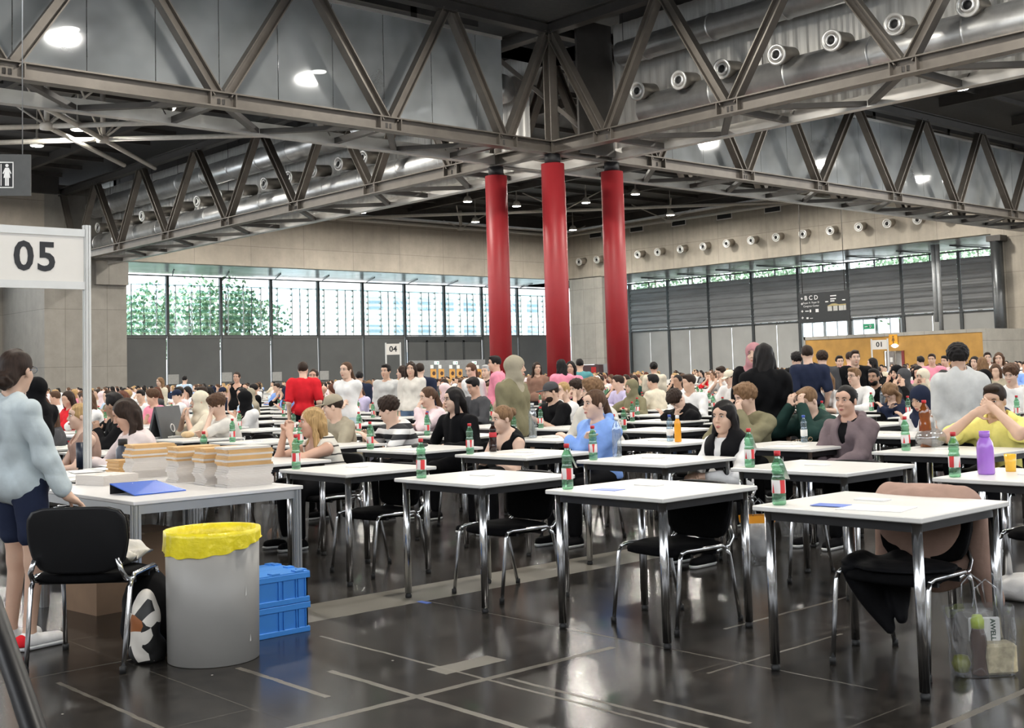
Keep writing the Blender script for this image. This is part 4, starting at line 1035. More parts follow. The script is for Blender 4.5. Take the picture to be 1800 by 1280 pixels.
    if beard:
        F = Field(p.hc - 0.16, p.hc + 0.14, h * 0.8); F.ell(p.H(0.028, 0, -0.062), (0.066, 0.064, 0.062), p.rot, 0.0); F.ell(p.H(0.09, 0, -0.02), (0.04, 0.05, 0.042), p.rot, 0.01, 'cut'); F.ell(p.H(-0.03, 0, 0.02), (0.09, 0.12, 0.075), p.rot, 0.01, 'cut')
        obj('beard', F.mesh('beard', hairm(beard)), root)
    return root
# ================================================================== tables, chairs, bottles
top_m = mat('table_top', (0.74, 0.725, 0.69), 0.32, var=0.02, scale=3)
edge_m = mat('table_edge', (0.60, 0.585, 0.55), 0.4, var=0.04)
chrome = mat('chrome', (0.66, 0.67, 0.69), 0.2, 1.0, var=0.12, scale=14, stretch=(1, 1, 0.1))
apron_m = mat('apron_steel', (0.02, 0.02, 0.022), 0.3, 0.4, var=0.15)
rubber = mat('rubber', (0.012, 0.012, 0.012), 0.6)
fab_black = mat('chair_fabric', (0.0035, 0.0035, 0.004), 0.9, var=0.3, scale=40, spec=0.08)
plast_black = mat('chair_shell', (0.006, 0.006, 0.007), 0.42, var=0.15, spec=0.3)
paper = mat('paper', (0.80, 0.79, 0.77), 0.6, var=0.03, scale=20)
paper_w = mat('paper_warm', (0.66, 0.60, 0.54), 0.7, var=0.08, scale=30)
blue_m = mat('blue_card', (0.10, 0.19, 0.62), 0.4, var=0.05)
TX, TY, TZ = 0.78, 0.86, 0.755
def snap(x, y, m=0.05):
    """nearest spot on a table of the grid"""
    i = round((x - TX / 2 - 4.60) / PX); j = round((y - TY / 2 - 2.62) / PY); cx, cy = cell(i, j)
    return min(max(x, cx + m), cx + TX - m), min(max(y, cy + m), cy + TY - m)
def make_table(detail=True):
    t = empty('exam_table', label='x', cat='table')
    MB().box(0, TX, 0, TY, TZ - 0.024, TZ, bev=0.004).build('table_top', top_m, t)
    a = MB()
    a.box(0.05, TX - 0.05, 0.045, 0.07, TZ - 0.068, TZ - 0.025).box(0.05, TX - 0.05, TY - 0.07, TY - 0.045, TZ - 0.068, TZ - 0.025)
    a.box(0.045, 0.07, 0.05, TY - 0.05, TZ - 0.068, TZ - 0.025).box(TX - 0.07, TX - 0.045, 0.05, TY - 0.05, TZ - 0.068, TZ - 0.025)
    a.build('apron', apron_m, t)
    for x in (0.055, TX - 0.055):
        for y in (0.055, TY - 0.055):
            l = MB(); l.lathe([(0.0225, 0.03), (0.0225, TZ - 0.024)], n=16 if detail else 8).build('leg', chrome, t, loc=(x, y, 0))
            if detail: MB().lathe([(0.018, 0.0), (0.021, 0.006), (0.021, 0.018), (0.017, 0.022), (0.017, 0.031)], n=14).build('foot_cap', rubber, t.children[-1] if False else l_last())
    return t
def l_last(): return bpy.data.objects[LASTLEG[0]]
LASTLEG = ['']
_ob = MB.build
def _build(s, name, mats, parent=None, loc=None, **tags):
    o = _ob(s, name, mats, parent, loc, **tags)
    if name == 'leg': LASTLEG[0] = o.name
    return o
MB.build = _build
TAB = make_table(); TABT = tree_of(TAB)
def make_chair():
    """stacking chair, faces -x, origin on the floor under the seat centre"""
    t = empty('stacking_chair', label='x', cat='chair')
    m = MB()
    def seat(u, v):
        x = -0.215 + 0.43 * u; y = -0.23 + 0.46 * v; k = 1 - 0.35 * (abs(2 * u - 1) ** 3); return x, y * (0.94 + 0.06 * k), 0
    pts = []
    n = 28
    prof = [(0.90, 0.398), (0.985, 0.407), (1.0, 0.422), (0.97, 0.438), (0.85, 0.446), (0.4, 0.440), (0.0, 0.436)]
    vs = []
    for k, z in prof:
        for i in range(n):
            a = 2 * PI * i / n; c, s_ = math.cos(a), math.sin(a); sq = (abs(c) ** 4 + abs(s_) ** 4) ** -0.25
            vs.append((0.215 * c * sq * k, 0.235 * s_ * sq * k, z + (-0.012 * (c < -0.3) * k * k)))
    fs = [(i, (i + 1) % n, n + (i + 1) % n, n + i) for i in range(0)]
    for r in range(len(prof) - 1):
        for i in range(n): fs.append((r * n + i, r * n + (i + 1) % n, (r + 1) * n + (i + 1) % n, (r + 1) * n + i))
    fs.append(tuple(range(n - 1, -1, -1))); m.cs = True; m._add(vs, fs); m.build('seat', fab_black, t)
    # backrest: padded front and moulded rear shell, bowed
    def back(name, mm, d0, d1, sc):
        b = MB(); vs = []; rings = [(d0, 0.90), (d0 + (d1 - d0) * 0.15, 1.0), (d0 + (d1 - d0) * 0.8, 1.0), (d1, 0.93)]
        for d, k in rings:
            for i in range(32):
                a = 2 * PI * i / 32; c, s_ = math.cos(a), math.sin(a); sq = (abs(c) ** 5 + abs(s_) ** 5) ** -0.2
                y, z = 0.235 * c * sq * k * sc, 0.165 * s_ * sq * k * sc; wz = 1.0 - 0.13 * max(0, -z / 0.165)
                vs.append((0.235 + d - 0.35 * y * y * 1.2 + 0.16 * (z), y * wz, 0.605 + z * 0.95))
        fs = [(r * 32 + i, r * 32 + (i + 1) % 32, (r + 1) * 32 + (i + 1) % 32, (r + 1) * 32 + i) for r in range(3) for i in range(32)]
        fs += [tuple(range(31, -1, -1)), tuple(range(96, 128))]; b.cs = True; b._add(vs, fs); return b.build(name, mm, t)
    back('backrest', fab_black, -0.030, 0.004, 0.985); sh = back('back_shell', plast_black, 0.004, 0.020, 1.0)
    for sd in (1, -1):
        y = 0.225 * sd
        l = MB().tube([(-0.25, y * 1.08, 0.0), (-0.215, y * 1.06, 0.28), (-0.20, y * 1.05, 0.385), (-0.185, y * 1.04, 0.415)], 0.0115, 10).build('leg', chrome, t)
        MB().lathe([(0.015, 0), (0.0155, 0.03), (0.012, 0.032)], (-0.25, y * 1.08, 0), 10).build('foot_cap', rubber, l)
        l = MB().tube([(0.27, y * 1.0, 0.0), (0.215, y * 1.03, 0.26), (0.19, y * 1.04, 0.375), (0.165, y * 1.04, 0.41)], 0.0115, 10).build('leg', chrome, t)
        MB().lathe([(0.015, 0), (0.0155, 0.03), (0.012, 0.032)], (0.27, y * 1.0, 0), 10).build('foot_cap', rubber, l)
        MB().tube([(-0.185, y * 1.04, 0.415), (-0.15, y * 1.04, 0.427), (0.13, y * 1.04, 0.427), (0.165, y * 1.04, 0.41)], 0.0115, 10).build('side_rail', chrome, t)
        MB().tube([(0.10, y * 0.98, 0.40), (0.20, y * 0.98, 0.42), (0.245, y * 0.95, 0.46), (0.245, y * 0.86, 0.52)], 0.012, 10).build('back_support', chrome, t)
    MB().beam((-0.1, -0.23, 0.395), (-0.1, 0.23, 0.395), 0.02, 0.02).beam((0.1, -0.23, 0.395), (0.1, 0.23, 0.395), 0.02, 0.02).build('under_frame', plast_black, t)
    return t
CHAIR = make_chair(); CHT = tree_of(CHAIR)
# --- bottles
glass_green = glassy('bottle_green', (0.50, 0.86, 0.62), 0.80, 0.10, haze=0.10, dustcol=(0.35, 0.75, 0.45), rough=0.08)
glass_clear = glassy('bottle_clear', (0.92, 0.96, 1.0), 0.88, 0.12, haze=0.06, dustcol=(0.7, 0.8, 0.9), rough=0.05)
water_m = glassy('bottle_blue', (0.72, 0.86, 0.95), 0.82, 0.12, haze=0.08, dustcol=(0.5, 0.7, 0.85), rough=0.05)
lab_red = stripes('label_red', (0.62, 0.045, 0.05), (0.74, 0.70, 0.68), 22.0, 0.62, 'X')
cap_red = mat('cap_red', (0.55, 0.02, 0.03), 0.4); cap_white = mat('cap_white', (0.8, 0.8, 0.8), 0.4); cap_blue = mat('cap_blue', (0.03, 0.08, 0.4), 0.4)
cola_m = mat('cola', (0.02, 0.008, 0.006), 0.12); orange_j = mat('juice_orange', (0.85, 0.36, 0.02), 0.25, var=0.05); yellow_j = mat('juice_yellow', (0.85, 0.5, 0.05), 0.2)
PROF = [(0.0, 0.0), (0.026, 0.0), (0.032, 0.006), (0.032, 0.05), (0.0305, 0.055), (0.0305, 0.115), (0.032, 0.12), (0.0275, 0.135), (0.026, 0.145), (0.030, 0.155), (0.026, 0.165), (0.0305, 0.178), (0.026, 0.192), (0.016, 0.212), (0.0125, 0.222), (0.0125, 0.232)]
def make_bottle(name, body, labm, capm, h=1.0, r=1.0, lab=(0.055, 0.115), prof=PROF, n=16, cap=(0.228, 0.25), tagm=False, rim=0.0155):
    t = empty(name, label='x', cat='bottle')
    MB().lathe([(a * r, b * h) for a, b in prof], n=n).build('bottle_body', body, t)
    if labm: MB().lathe([(0.0312 * r, lab[0] * h), (0.0322 * r, lab[0] * h + 0.002), (0.0322 * r, lab[1] * h), (0.0312 * r, lab[1] * h + 0.001)], n=n).build('bottle_label', labm, t)
    MB().lathe([(rim * r ** 0.5, cap[0] * h), (rim * r ** 0.5, cap[1] * h), (0, cap[1] * h)], n=12).build('bottle_cap', capm, t)
    if tagm: 
        m = MB(); m.poly([(0.012, -0.02, 0.215), (0.012, 0.02, 0.215), (0.055, 0.022, 0.115), (0.055, -0.018, 0.115)]); m.build('neck_tag', paper, t)
    return t
BOT = make_bottle('mineral_water_bottle', glass_green, lab_red, cap_red); BOTT = tree_of(BOT)
BOT2 = make_bottle('mineral_water_bottle', glass_green, lab_red, cap_red, tagm=True); BOTT2 = tree_of(BOT2)
STR = [(0.0, 0), (0.030, 0), (0.036, 0.008), (0.034, 0.03), (0.036, 0.06), (0.034, 0.09), (0.036, 0.13), (0.034, 0.17), (0.036, 0.2), (0.03, 0.235), (0.015, 0.27), (0.0135, 0.285)]
def remove_tree(tr):
    for c in tr[1]: remove_tree(c)
    bpy.data.objects.remove(tr[0])

# --- the seating grid
PX, PY = 1.645, 1.405
def cell(i, j): return 4.60 + PX * i, 2.62 + PY * j
def proj(p):
    v = np.array(p, float) - V3(0, 0, EYE_Z); w = v @ FWD
    if w < 0.3: return None
    return 900 + 2112 * (v @ RGT) / w, 512 - 2112 * (v @ UPV) / w, w
AISLE_I = {8, 16, 23}
CELLS = []
for i in range(-1, 34):
    if i in AISLE_I: continue
    for j in range(-8, 46):
        if j in (19, 20, 33): continue
        x, y = cell(i, j); q = proj((x + 0.4, y + 0.43, 0.7))
        if q is None or not (-70 < q[0] < 1880): continue
        if i == -1 and j < 5: continue
        if abs(x - 31.33 + 0.4) < 1.3 and (abs(y + .4 - 32.3) < 1.3 or abs(y + .4 - 35.55) < 1.3): continue
        if abs(x - 34.58 + 0.4) < 1.3 and (abs(y + .4 - 32.3) < 1.3 or abs(y + .4 - 35.55) < 1.3): continue
        d = math.hypot(x, y)
        if y > 74 or x > 62: continue
        if x < 4.7 and y > 8.5 and y < 9.6 and False: continue
        CELLS.append((d, i, j))
CELLS.sort()
NEAR = CELLS[:300]; FAR = CELLS[300:]
def where(x, y, d):
    """how a place in the hall reads: nearness and side"""
    q = proj((x, y, 0.8)); px = q[0]
    side = ('near the sign post' if px < 330 else 'left of the red columns' if px < 850 else 'about the red columns' if px < 1130 else 'right of the red columns' if px < 1450 else 'before the orange wall')
    return side
ORD = ['front', 'second', 'third', 'fourth', 'fifth', 'sixth', 'seventh', 'eighth', 'ninth', 'tenth', 'eleventh', 'twelfth', 'thirteenth', 'fourteenth', 'fifteenth', 'sixteenth', 'seventeenth', 'eighteenth', 'nineteenth', 'twentieth']
TABLAB = {(0, 0): 'nearest white exam table with brown jacket draped on its chair', (0, 1): 'white exam table in the front row before the woman in the black vest', (0, 2): 'white exam table in the front row, second from the grey bin',
          (0, 3): 'white exam table in the front row nearest the blue crates', (1, 1): 'empty white table right behind the nearest pair, bottle on its corner', (1, 2): 'white exam table of the woman in the black vest',
          (1, 3): 'white exam table of the person in the pale blue hoodie', (1, 4): 'white exam table of the woman in the black tank top', (1, 5): 'white exam table of the person in the striped shirt', (2, 2): 'white exam table of the woman in the mauve zip hoodie',
          (2, 1): 'white exam table of the person drinking in the yellow shirt', (3, 2): 'white exam table of the person in navy headscarf and white hoodie'}
OCC = {}
first = True
for n_, (d, i, j) in enumerate(NEAR):
    x, y = cell(i, j)
    o = TAB if first else clone(TABT); first = False
    jx = 0.02 * math.sin(i * 7.1 + j * 3.3); jy = 0.03 * math.sin(i * 2.7 + j * 5.9)
    if i < 2 and j < 4: jx = jy = 0
    o.location = (x + jx, y + jy, 0)
    if (i, j) in TABLAB: o['label'] = TABLAB[(i, j)]; o['group'] = 'exam tables in rows'
    else:
        rr = 'near' if d < 13 else 'middle' if d < 24 else 'distant'
        k = max(i, 0)
        o['label'] = f'white exam table in {rr} rows, {ORD[max(0, min(i, 19))]} file back, {where(x, y, d)}'; o['group'] = f'{rr} exam tables, {ORD[max(0, min(i, 19))]} file, {where(x, y, d)}'
EMPTY_SEATS = {(0, 0), (0, 1), (0, 2), (0, 3), (1, 1), (1, 0), (2, 0)}
CHAIRS = {}
first = True
for n_, (d, i, j) in enumerate(NEAR):
    if d > 21: break
    x, y = cell(i, j)
    tuck = (i, j) in EMPTY_SEATS
    o = CHAIR if first else clone(CHT); first = False
    o.location = (x + (0.57 if tuck else 1.02), y + 0.43, 0); o.rotation_euler = (0, 0, R(4 * math.sin(i * 3 + j * 5)))
    CHAIRS[(i, j)] = o
    base = TABLAB.get((i, j))
    rr = 'near' if d < 13 else 'middle'
    o['label'] = ('empty black chair tucked under the ' if tuck else 'black stacking chair behind the ') + (base.replace(' with brown jacket draped on its chair', '') if base else f'table in {rr} rows, {ORD[max(0, min(i, 19))]} file, {where(x, y, d)}')
    o['label'] = ' '.join(o['label'].split()[:16]); o['group'] = 'chairs: ' + o['label'][:60]
# bottles on tables
first = first2 = True
rb = random.Random(3)
NOBOT = set()
for n_, (d, i, j) in enumerate(NEAR):
    if d > 30: break
    if rb.random() < 0.12 and d > 10: continue
    if (i, j) in ((3, 2),): continue
    if i == -1 and j < 7: continue
    x, y = cell(i, j); two = rb.random() < 0.35
    if (i, j) in ((1, 3), (2, 1)): pass
    if (i, j) in ((0, 0), (1, 1)): two = True
    if (i, j) in ((0, 1), (0, 2), (0, 3)): two = (i, j) == (0, 1)
    if two: o = BOT2 if first2 else clone(BOTT2); first2 = False
    else: o = BOT if first else clone(BOTT); first = False
    ox, oy = (0.09, 0.77) if i < 2 and j < 5 else (0.10 + 0.12 * rb.random(), 0.60 + 0.2 * rb.random())
    if (i, j) == (0, 2): oy = 0.70; ox = 0.10
    o.location = (x + ox, y + oy, TZ); o.rotation_euler = (0, 0, R(-30 + 40 * rb.random()) if two else rb.random() * 6)
    rr = 'near' if d < 13 else 'middle' if d < 24 else 'distant'
    if (i, j) in TABLAB: o['label'] = ' '.join(('green water bottle with red label on the ' + TABLAB[(i, j)].replace('white exam ', '').replace('with brown jacket draped on its chair', 'at the brown jacket')).split()[:16])
    else: o['label'] = f'green bottle on a table in {rr} rows, {ORD[max(0, min(i, 19))]} file, {where(x, y, d)}'; o['group'] = 'bottles: ' + o['label'][:60]
# exam sheets on tables
sm = MB(); sm.box(-0.105, 0.105, -0.148, 0.148, 0, 0.003); SHEET = sm.mesh('exam_sheet', paper)
cm = MB(); cm.box(-0.05, 0.05, -0.08, 0.08, 0, 0.002); CARD = cm.mesh('blue_card', blue_m); CARDW = MB().box(-0.04, 0.04, -0.075, 0.075, 0, 0.006).mesh('white_card', paper)
for n_, (d, i, j) in enumerate(NEAR):
    if d > 17: break
    x, y = cell(i, j); lb = TABLAB.get((i, j)); tail = (lb.replace('white exam ', '') if lb else f'table in the {ORD[max(0, min(i, 19))]} file, {where(x, y, d)}')
    if (i, j) in ((0, 0), (0, 1)):
        obj('blue_card', CARD, loc=(x + 0.18, y + 0.55, TZ + (0.0032 if (i, j) == (0, 0) else 0.0005)), rot=(0, 0, R(8)), label=' '.join(f'blue card lying on the {tail}'.split()[:16]), cat='card')
        obj('answer_strip', CARDW, loc=(x + 0.48, y + 0.52, TZ + 0.0005), rot=(0, 0, R(4)), label=' '.join(f'thin white strip on the {tail}'.split()[:16]), cat='paper')
    else:
        obj('answer_strip', CARDW, loc=(x + 0.42, y + 0.48, TZ + 0.0005), rot=(0, 0, R(4 + 9 * rb.random())), label=' '.join(f'thin white strip on the {tail}'.split()[:16]), cat='paper', group='strips: ' + tail[:50])
    if (i, j) == (0, 0) or (d > 9 and rb.random() < 0.4):
        obj('exam_sheet', SHEET, loc=(x + 0.20, y + 0.33, TZ + 0.0005), rot=(0, 0, R(2 + 12 * rb.random())), label=' '.join(f'white exam sheet lying on the {tail}'.split()[:16]), cat='paper', group='sheets: ' + tail[:50])
# the far tables, past counting one by one
fm = MB()
for d, i, j in FAR:
    x, y = cell(i, j)
    fm.box(x, x + TX, y, y + TY, TZ - 0.03, TZ)
    for a in (0.06, TX - 0.06):
        for b in (0.06, TY - 0.06): fm.box(x + a - 0.02, x + a + 0.02, y + b - 0.02, y + b + 0.02, 0, TZ - 0.03)
fm.build('distant_tables', top_m, kind='stuff', label='rows of white exam tables far back in the hall', cat='tables')
# ================================================================== the people one can tell apart
def W2(px, py, d): return at_dist(px, py, d)
def place(px, py, d, face=180.0, lean=0.12, side=0.0, sit=True, **kw):
    """seated or standing figure whose head centre is seen at px,py from d metres"""
    w = W2(px, py, d)
    a = R(face); ox = math.cos(a) * lean - math.sin(a) * side; oy = math.sin(a) * lean + math.cos(a) * side
    return (w[0] - ox, w[1] - oy, 0.0), (lean, side, w[2])
POSEKEYS = ('yaw', 'pitch', 'roll', 'lw', 'rw', 'lpole', 'rpole', 'sex', 'build', 'legs', 'lhand', 'rhand', 'twist', 'height')
def person(label, px, py, d, face=180.0, lean=0.12, side=0.0, sit=True, h=0.009, **kw):
    org, hd = place(px, py, d, face, lean, side)
    pk = {k: kw.pop(k) for k in list(kw) if k in POSEKEYS}
    if not sit: pk.setdefault('height', (hd[2] - 0.0) / 1.55); 
    p = Pose(sit, head=hd, **pk)
    if not sit:
        k = hd[2] / 1.55; p.hip[2] = 0.90 * k
    r = figure(label, org, face, p, h=h, **kw); LASTFIG[:] = [r, p]; return r
LASTFIG = []
flat = dict(palm=(0, 0, -1), curl=0.35)
LAP = dict(lw=(0.34, 0.05, 0.64), rw=(0.34, -0.05, 0.64))
DESK = dict(lw=(0.42, 0.12, 0.79), rw=(0.40, -0.14, 0.79), lhand=flat, rhand=flat)
CROSS = dict(lw=(0.22, -0.12, 0.83), rw=(0.24, 0.10, 0.85))
def facehand(hz, x=0.16): return dict(lw=(x, 0.07, hz - 0.12), rw=(x, -0.07, hz - 0.12), lpole=(0.6, 0.6, -1), rpole=(0.6, -0.6, -1), lhand=dict(dir=(-0.1, -0.15, 1), palm=(-1, 0, 0), curl=0.8), rhand=dict(dir=(-0.1, 0.15, 1), palm=(-1, 0, 0), curl=0.8))

# --- near, seated
person('woman in black vest over white shirt with long black hair, seated at a table', 1272, 735, 9.15, 180, 0.02, h=0.0068, hair=('long', 'black'), top='white', sleeve=1.9, jacket=('black', 0.0), jopen=0.04, yaw=8, tone=0, lw=(0.36, 0.07, 0.62), rw=(0.35, -0.03, 0.62))
person('person in pale blue hoodie with brown ponytail, arms crossed at a table', 1044, 712, 10.1, 178, 0.05, h=0.007, hair=('pony', 'brown'), top='blue', sleeve=2, yaw=-8, tone=2, **CROSS, gtop=0.024, wr=0.009, hood=True)
person('woman in black tank top with fair hair in a bun, profile to the left', 882, 738, 11.0, 182, 0.16, h=0.0075, hair=('bun', 'lightbrown'), top='black', sleeve=0, bare=True, yaw=-12, pitch=6, tone=2, **LAP)
person('woman with long blonde hair in striped top, hands clasped before her chin', 548, 744, 10.4, 176, 0.22, h=0.007, hair=('long', 'blonde'), top='cream', top_mat=stripes('stripe_cream', (0.72, 0.68, 0.60), (0.05, 0.045, 0.04), 14, 0.82), sleeve=0, bare=True, yaw=-22, tone=4,
       lw=(0.46, 0.05, 0.96), rw=(0.46, -0.04, 0.96), lpole=(0.8, 0.5, -1), rpole=(0.8, -0.5, -1), lhand=dict(dir=(-0.3, -0.3, 1), palm=(-0.2, -1, 0), curl=0.9), rhand=dict(dir=(-0.3, 0.3, 1), palm=(-0.2, 1, 0), curl=0.9))
person('curly dark-haired person in black and white striped shirt leaning on a table', 683, 722, 12.3, 170, 0.34, h=0.008, hair=('curly', 'dark'), sex='m', top='white', top_mat=stripes('stripe_bw', (0.78, 0.77, 0.76), (0.015, 0.015, 0.02), 9.5, 0.5), sleeve=0.75, yaw=-45, pitch=12, tone=2, lw=(0.62, 0.10, 0.80), rw=(0.52, -0.18, 0.80), lhand=flat, rhand=flat)
person('woman with long dark brown hair in pale pink shirt, hand flat on a table', 221, 730, 10.4, 172, 0.22, h=0.007, hair=('long', 'dark'), top='blush', sleeve=1.85, yaw=-14, pitch=22, tone=4, build=1.12, lw=(0.50, 0.02, 0.80), rw=(0.50, -0.10, 0.80), lhand=flat, rhand=flat, eyes_open=False)
person('woman in mauve zip hoodie with black hair tied back, seated at a table', 1487, 706, 10.0, 180, 0.02, h=0.0068, hair=('bun', 'black'), top='mauve', sleeve=2, yaw=6, tone=4, lw=(0.36, 0.06, 0.62), rw=(0.34, -0.05, 0.62), gtop=0.026, wr=0.009, neck=0.10, hood=True, inner='black')
person('blond person in dark green hoodie hiding the face in both hands', 1420, 706, 11.6, 175, 0.22, h=0.0078, hair=('short', 'lightbrown'), sex='m', top='green', sleeve=2, yaw=-5, pitch=22, tone=2, gtop=0.028, wr=0.01, build=1.08, hood=True, **facehand(1.13, 0.40))
person('person in yellow t-shirt drinking with both hands raised to the mouth', 1748, 706, 9.9, 182, 0.12, h=0.007, hair=('short', 'dark'), sex='m', top='yellow', sleeve=0.85, yaw=4, pitch=8, tone=0, gtop=0.024, wr=0.009, build=1.12, lw=(0.30, 0.08, 1.03), rw=(0.32, -0.07, 1.0), lpole=(0.4, 1.2, -1), rpole=(0.4, -1.2, -1),
       lhand=dict(dir=(-0.1, -0.8, 0.5), palm=(-1, 0, 0), curl=0.7), rhand=dict(dir=(-0.1, 0.8, 0.3), palm=(-1, 0, 0), curl=0.7))
person('person in navy headscarf and white hoodie looking down at a table', 1618, 703, 12.1, 182, 0.14, h=0.008, hair=('hijab', 'navy'), top='white', sleeve=2, yaw=-10, pitch=18, tone=0, gtop=0.03, wr=0.011, hood=True, **CROSS)
person('person with tousled light brown hair and white top behind the pale blue hoodie', 1040, 690, 12.0, 175, 0.08, h=0.009, hair=('curly', 'lightbrown'), top='offwhite', sleeve=2, yaw=-30, tone=2, gtop=0.022, sex='m')
person('person with ginger-brown hair in olive jacket behind the woman in black vest', 1310, 702, 11.2, 178, 0.12, h=0.0085, hair=('curly', 'lightbrown'), sex='m', top='olive', sleeve=2, yaw=-20, pitch=10, tone=2, gtop=0.03, **facehand(1.1, 0.3))
person('person with shoulder-length dark hair and glasses in black top', 797, 704, 12.2, 180, 0.06, h=0.0085, hair=('bob', 'black'), top='black', sleeve=2, yaw=-14, tone=2, sex='m')
glasses(*LASTFIG)
person('person in pale pink hoodie resting the chin on one hand', 752, 699, 14.6, 175, 0.24, h=0.0095, hair=('pony', 'brown'), top='palepink', sleeve=2, yaw=-10, pitch=8, tone=2, gtop=0.026, lw=(0.40, 0.02, 0.99), rw=(0.40, -0.15, 0.79), lpole=(0.8, 0.5, -1), lhand=dict(dir=(-0.3, 0, 1), palm=(-1, 0, 0), curl=0.8))
person('person in khaki baseball cap and olive shirt behind the blonde woman', 585, 716, 12.6, 178, 0.2, h=0.009, hair=('cap', 'khaki'), sex='m', top='khaki', sleeve=0.8, yaw=-40, pitch=8, tone=2, **DESK)
person('curly-haired person in cream t-shirt seated beside the a-frame board', 382, 714, 14.6, 176, 0.26, h=0.009, hair=('curly', 'brown'), top='offwhite', sleeve=0.8, yaw=-20, pitch=22, tone=2, lw=(0.36, 0.02, 1.0), rw=(0.42, -0.15, 0.79), lpole=(0.8, 0.5, -1), lhand=dict(dir=(-0.3, 0, 1), palm=(-1, 0, 0), curl=0.8))
person('person in cream headscarf and beige top with chin on the hands', 350, 706, 15.4, 172, 0.16, h=0.0095, hair=('hijab', 'cream'), top='cream', sleeve=1, yaw=-8, tone=0, **facehand(1.1, 0.34))
person('dark-haired person in black jumper with a raised fist near the sign post', 200, 713, 13.2, 168, 0.16, h=0.0085, hair=('short', 'black'), sex='m', top='black', sleeve=2, yaw=-50, tone=3, gtop=0.026, lw=(0.34, 0.05, 0.92), rw=(0.36, -0.12, 0.79), lpole=(0.6, 0.6, -1), lhand=dict(dir=(0.1, 0, 1), palm=(0, -1, 0), curl=1.2))
person('blonde woman with bare shoulders and beige cardigan seated left of the post', 139, 733, 12.0, 172, 0.06, h=0.0085, hair=('tight', 'blonde'), top='camel', sleeve=0.0, bare=True, yaw=-6, tone=2, **LAP)
person('woman with wavy brown hair and dark top seated left of the sign post', 84, 733, 14.2, 168, 0.06, h=0.0095, hair=('long', 'brown'), top='darkgrey', sleeve=1, yaw=5, tone=2, **LAP)
person('bearded person in dark baseball cap and black t-shirt writing at a table', 968, 690, 15.0, 176, 0.16, h=0.0095, hair=('cap', 'darkgrey'), sex='m', top='black', sleeve=0.8, yaw=-18, pitch=10, tone=0, beard='dark', build=1.12, lw=(0.46, 0.02, 0.84), rw=(0.46, -0.10, 0.84))
person('blonde person in white shirt with a hand before the mouth', 989, 688, 16.2, 176, 0.14, h=0.011, hair=('tight', 'blonde'), top='white', sleeve=2, yaw=4, tone=2, **facehand(1.12, 0.24))
person('curly dark-haired person in black t-shirt with a hand on the face', 1013, 684, 17.4, 178, 0.14, h=0.011, hair=('curly', 'dark'), sex='m', top='black', sleeve=0.8, yaw=-2, pitch=12, tone=2, **facehand(1.14, 0.24))
person('person in dark olive headscarf and green cardigan smiling sideways', 1110, 682, 18.5, 176, 0.04, h=0.011, hair=('hijab', 'olive'), top='olive', sleeve=2, yaw=0, tone=0, lw=(0.3, 0.2, 0.8), rw=(0.38, -0.35, 0.84))
person('person in cream shirt with dark hair seen from behind near the right column', 1147, 672, 20.0, 100, 0.1, h=0.012, hair=('short', 'black'), sex='m', top='cream', sleeve=0.9, tone=0, build=1.15, **DESK)
person('person in black hoodie with head laid down on the table', 1190, 703, 15.4, 176, 0.36, h=0.010, hair=('curly', 'dark'), sex='m', top='black', sleeve=2, yaw=-10, pitch=60, tone=2, gtop=0.03, build=1.15, lw=(0.5, -0.1, 0.80), rw=(0.5, 0.1, 0.80))
person('person in cream baseball cap and white top looking down', 1282, 664, 21.0, 176, 0.14, h=0.012, hair=('cap', 'cream'), sex='m', top='white', sleeve=1.0, yaw=2, pitch=20, tone=2, **DESK)
person('dark-haired person with hand on chin and white shirt, behind the bottle cluster', 1268, 656, 24.0, 175, 0.14, h=0.013, hair=('short', 'dark'), sex='m', top='white', sleeve=1.0, yaw=-10, pitch=16, tone=2, **facehand(1.2, 0.25))
person('person with glasses and white jumper seated behind the standing navy shirt', 1501, 663, 17.6, 178, 0.06, h=0.011, hair=('short', 'lightbrown'), sex='m', top='white', sleeve=2, yaw=-8, tone=2, **DESK); glasses(*LASTFIG)
person('bearded person in black jacket leaning on an elbow before the sign 01', 1536, 664, 18.6, 178, 0.1, h=0.0115, hair=('short', 'black'), sex='m', top='black', sleeve=2, yaw=10, tone=3, beard='black', **DESK)
person('person with straw-coloured hair laid down on the table, navy jacket', 1564, 690, 16.6, 176, 0.34, h=0.0105, hair=('long', 'lightbrown'), top='navy', sleeve=2, yaw=0, pitch=55, tone=2, lw=(0.5, 0, 0.8), rw=(0.5, 0.1, 0.8))
person('person in beige headscarf and sage hoodie with both hands at the cheeks', 1622, 664, 18.4, 180, 0.16, h=0.0115, hair=('hijab', 'cream'), top='khaki', sleeve=2, yaw=-4, tone=0, gtop=0.03, **facehand(1.17, 0.26))
person('person in black headscarf seated left of the beige headscarf', 1576, 657, 19.6, 180, 0.1, h=0.012, hair=('hijab', 'black'), top='black', sleeve=2, yaw=-2, tone=0, **DESK)
person('person in dark headscarf with a hand on the cheek before the orange wall', 1588, 664, 18.0, 180, 0.1, h=0.012, hair=('hijab', 'darkgrey'), top='black', sleeve=2, yaw=-12, tone=0, **facehand(1.17, 0.24))
person('curly-haired person in white t-shirt at the right end of a middle row', 1777, 660, 16.4, 186, 0.08, h=0.0105, hair=('curly', 'brown'), sex='m', top='white', sleeve=0.8, yaw=0, pitch=12, tone=2, **LAP)
person('person in navy t-shirt with a raised bare arm behind the yellow t-shirt', 1722, 690, 12.6, 184, 0.12, h=0.009, hair=('short', 'dark'), sex='m', top='navy', sleeve=0.6, yaw=-30, tone=2, lw=(0.30, 0.16, 1.10), rw=(0.36, -0.12, 0.80), lpole=(0.6, 0.6, -1))
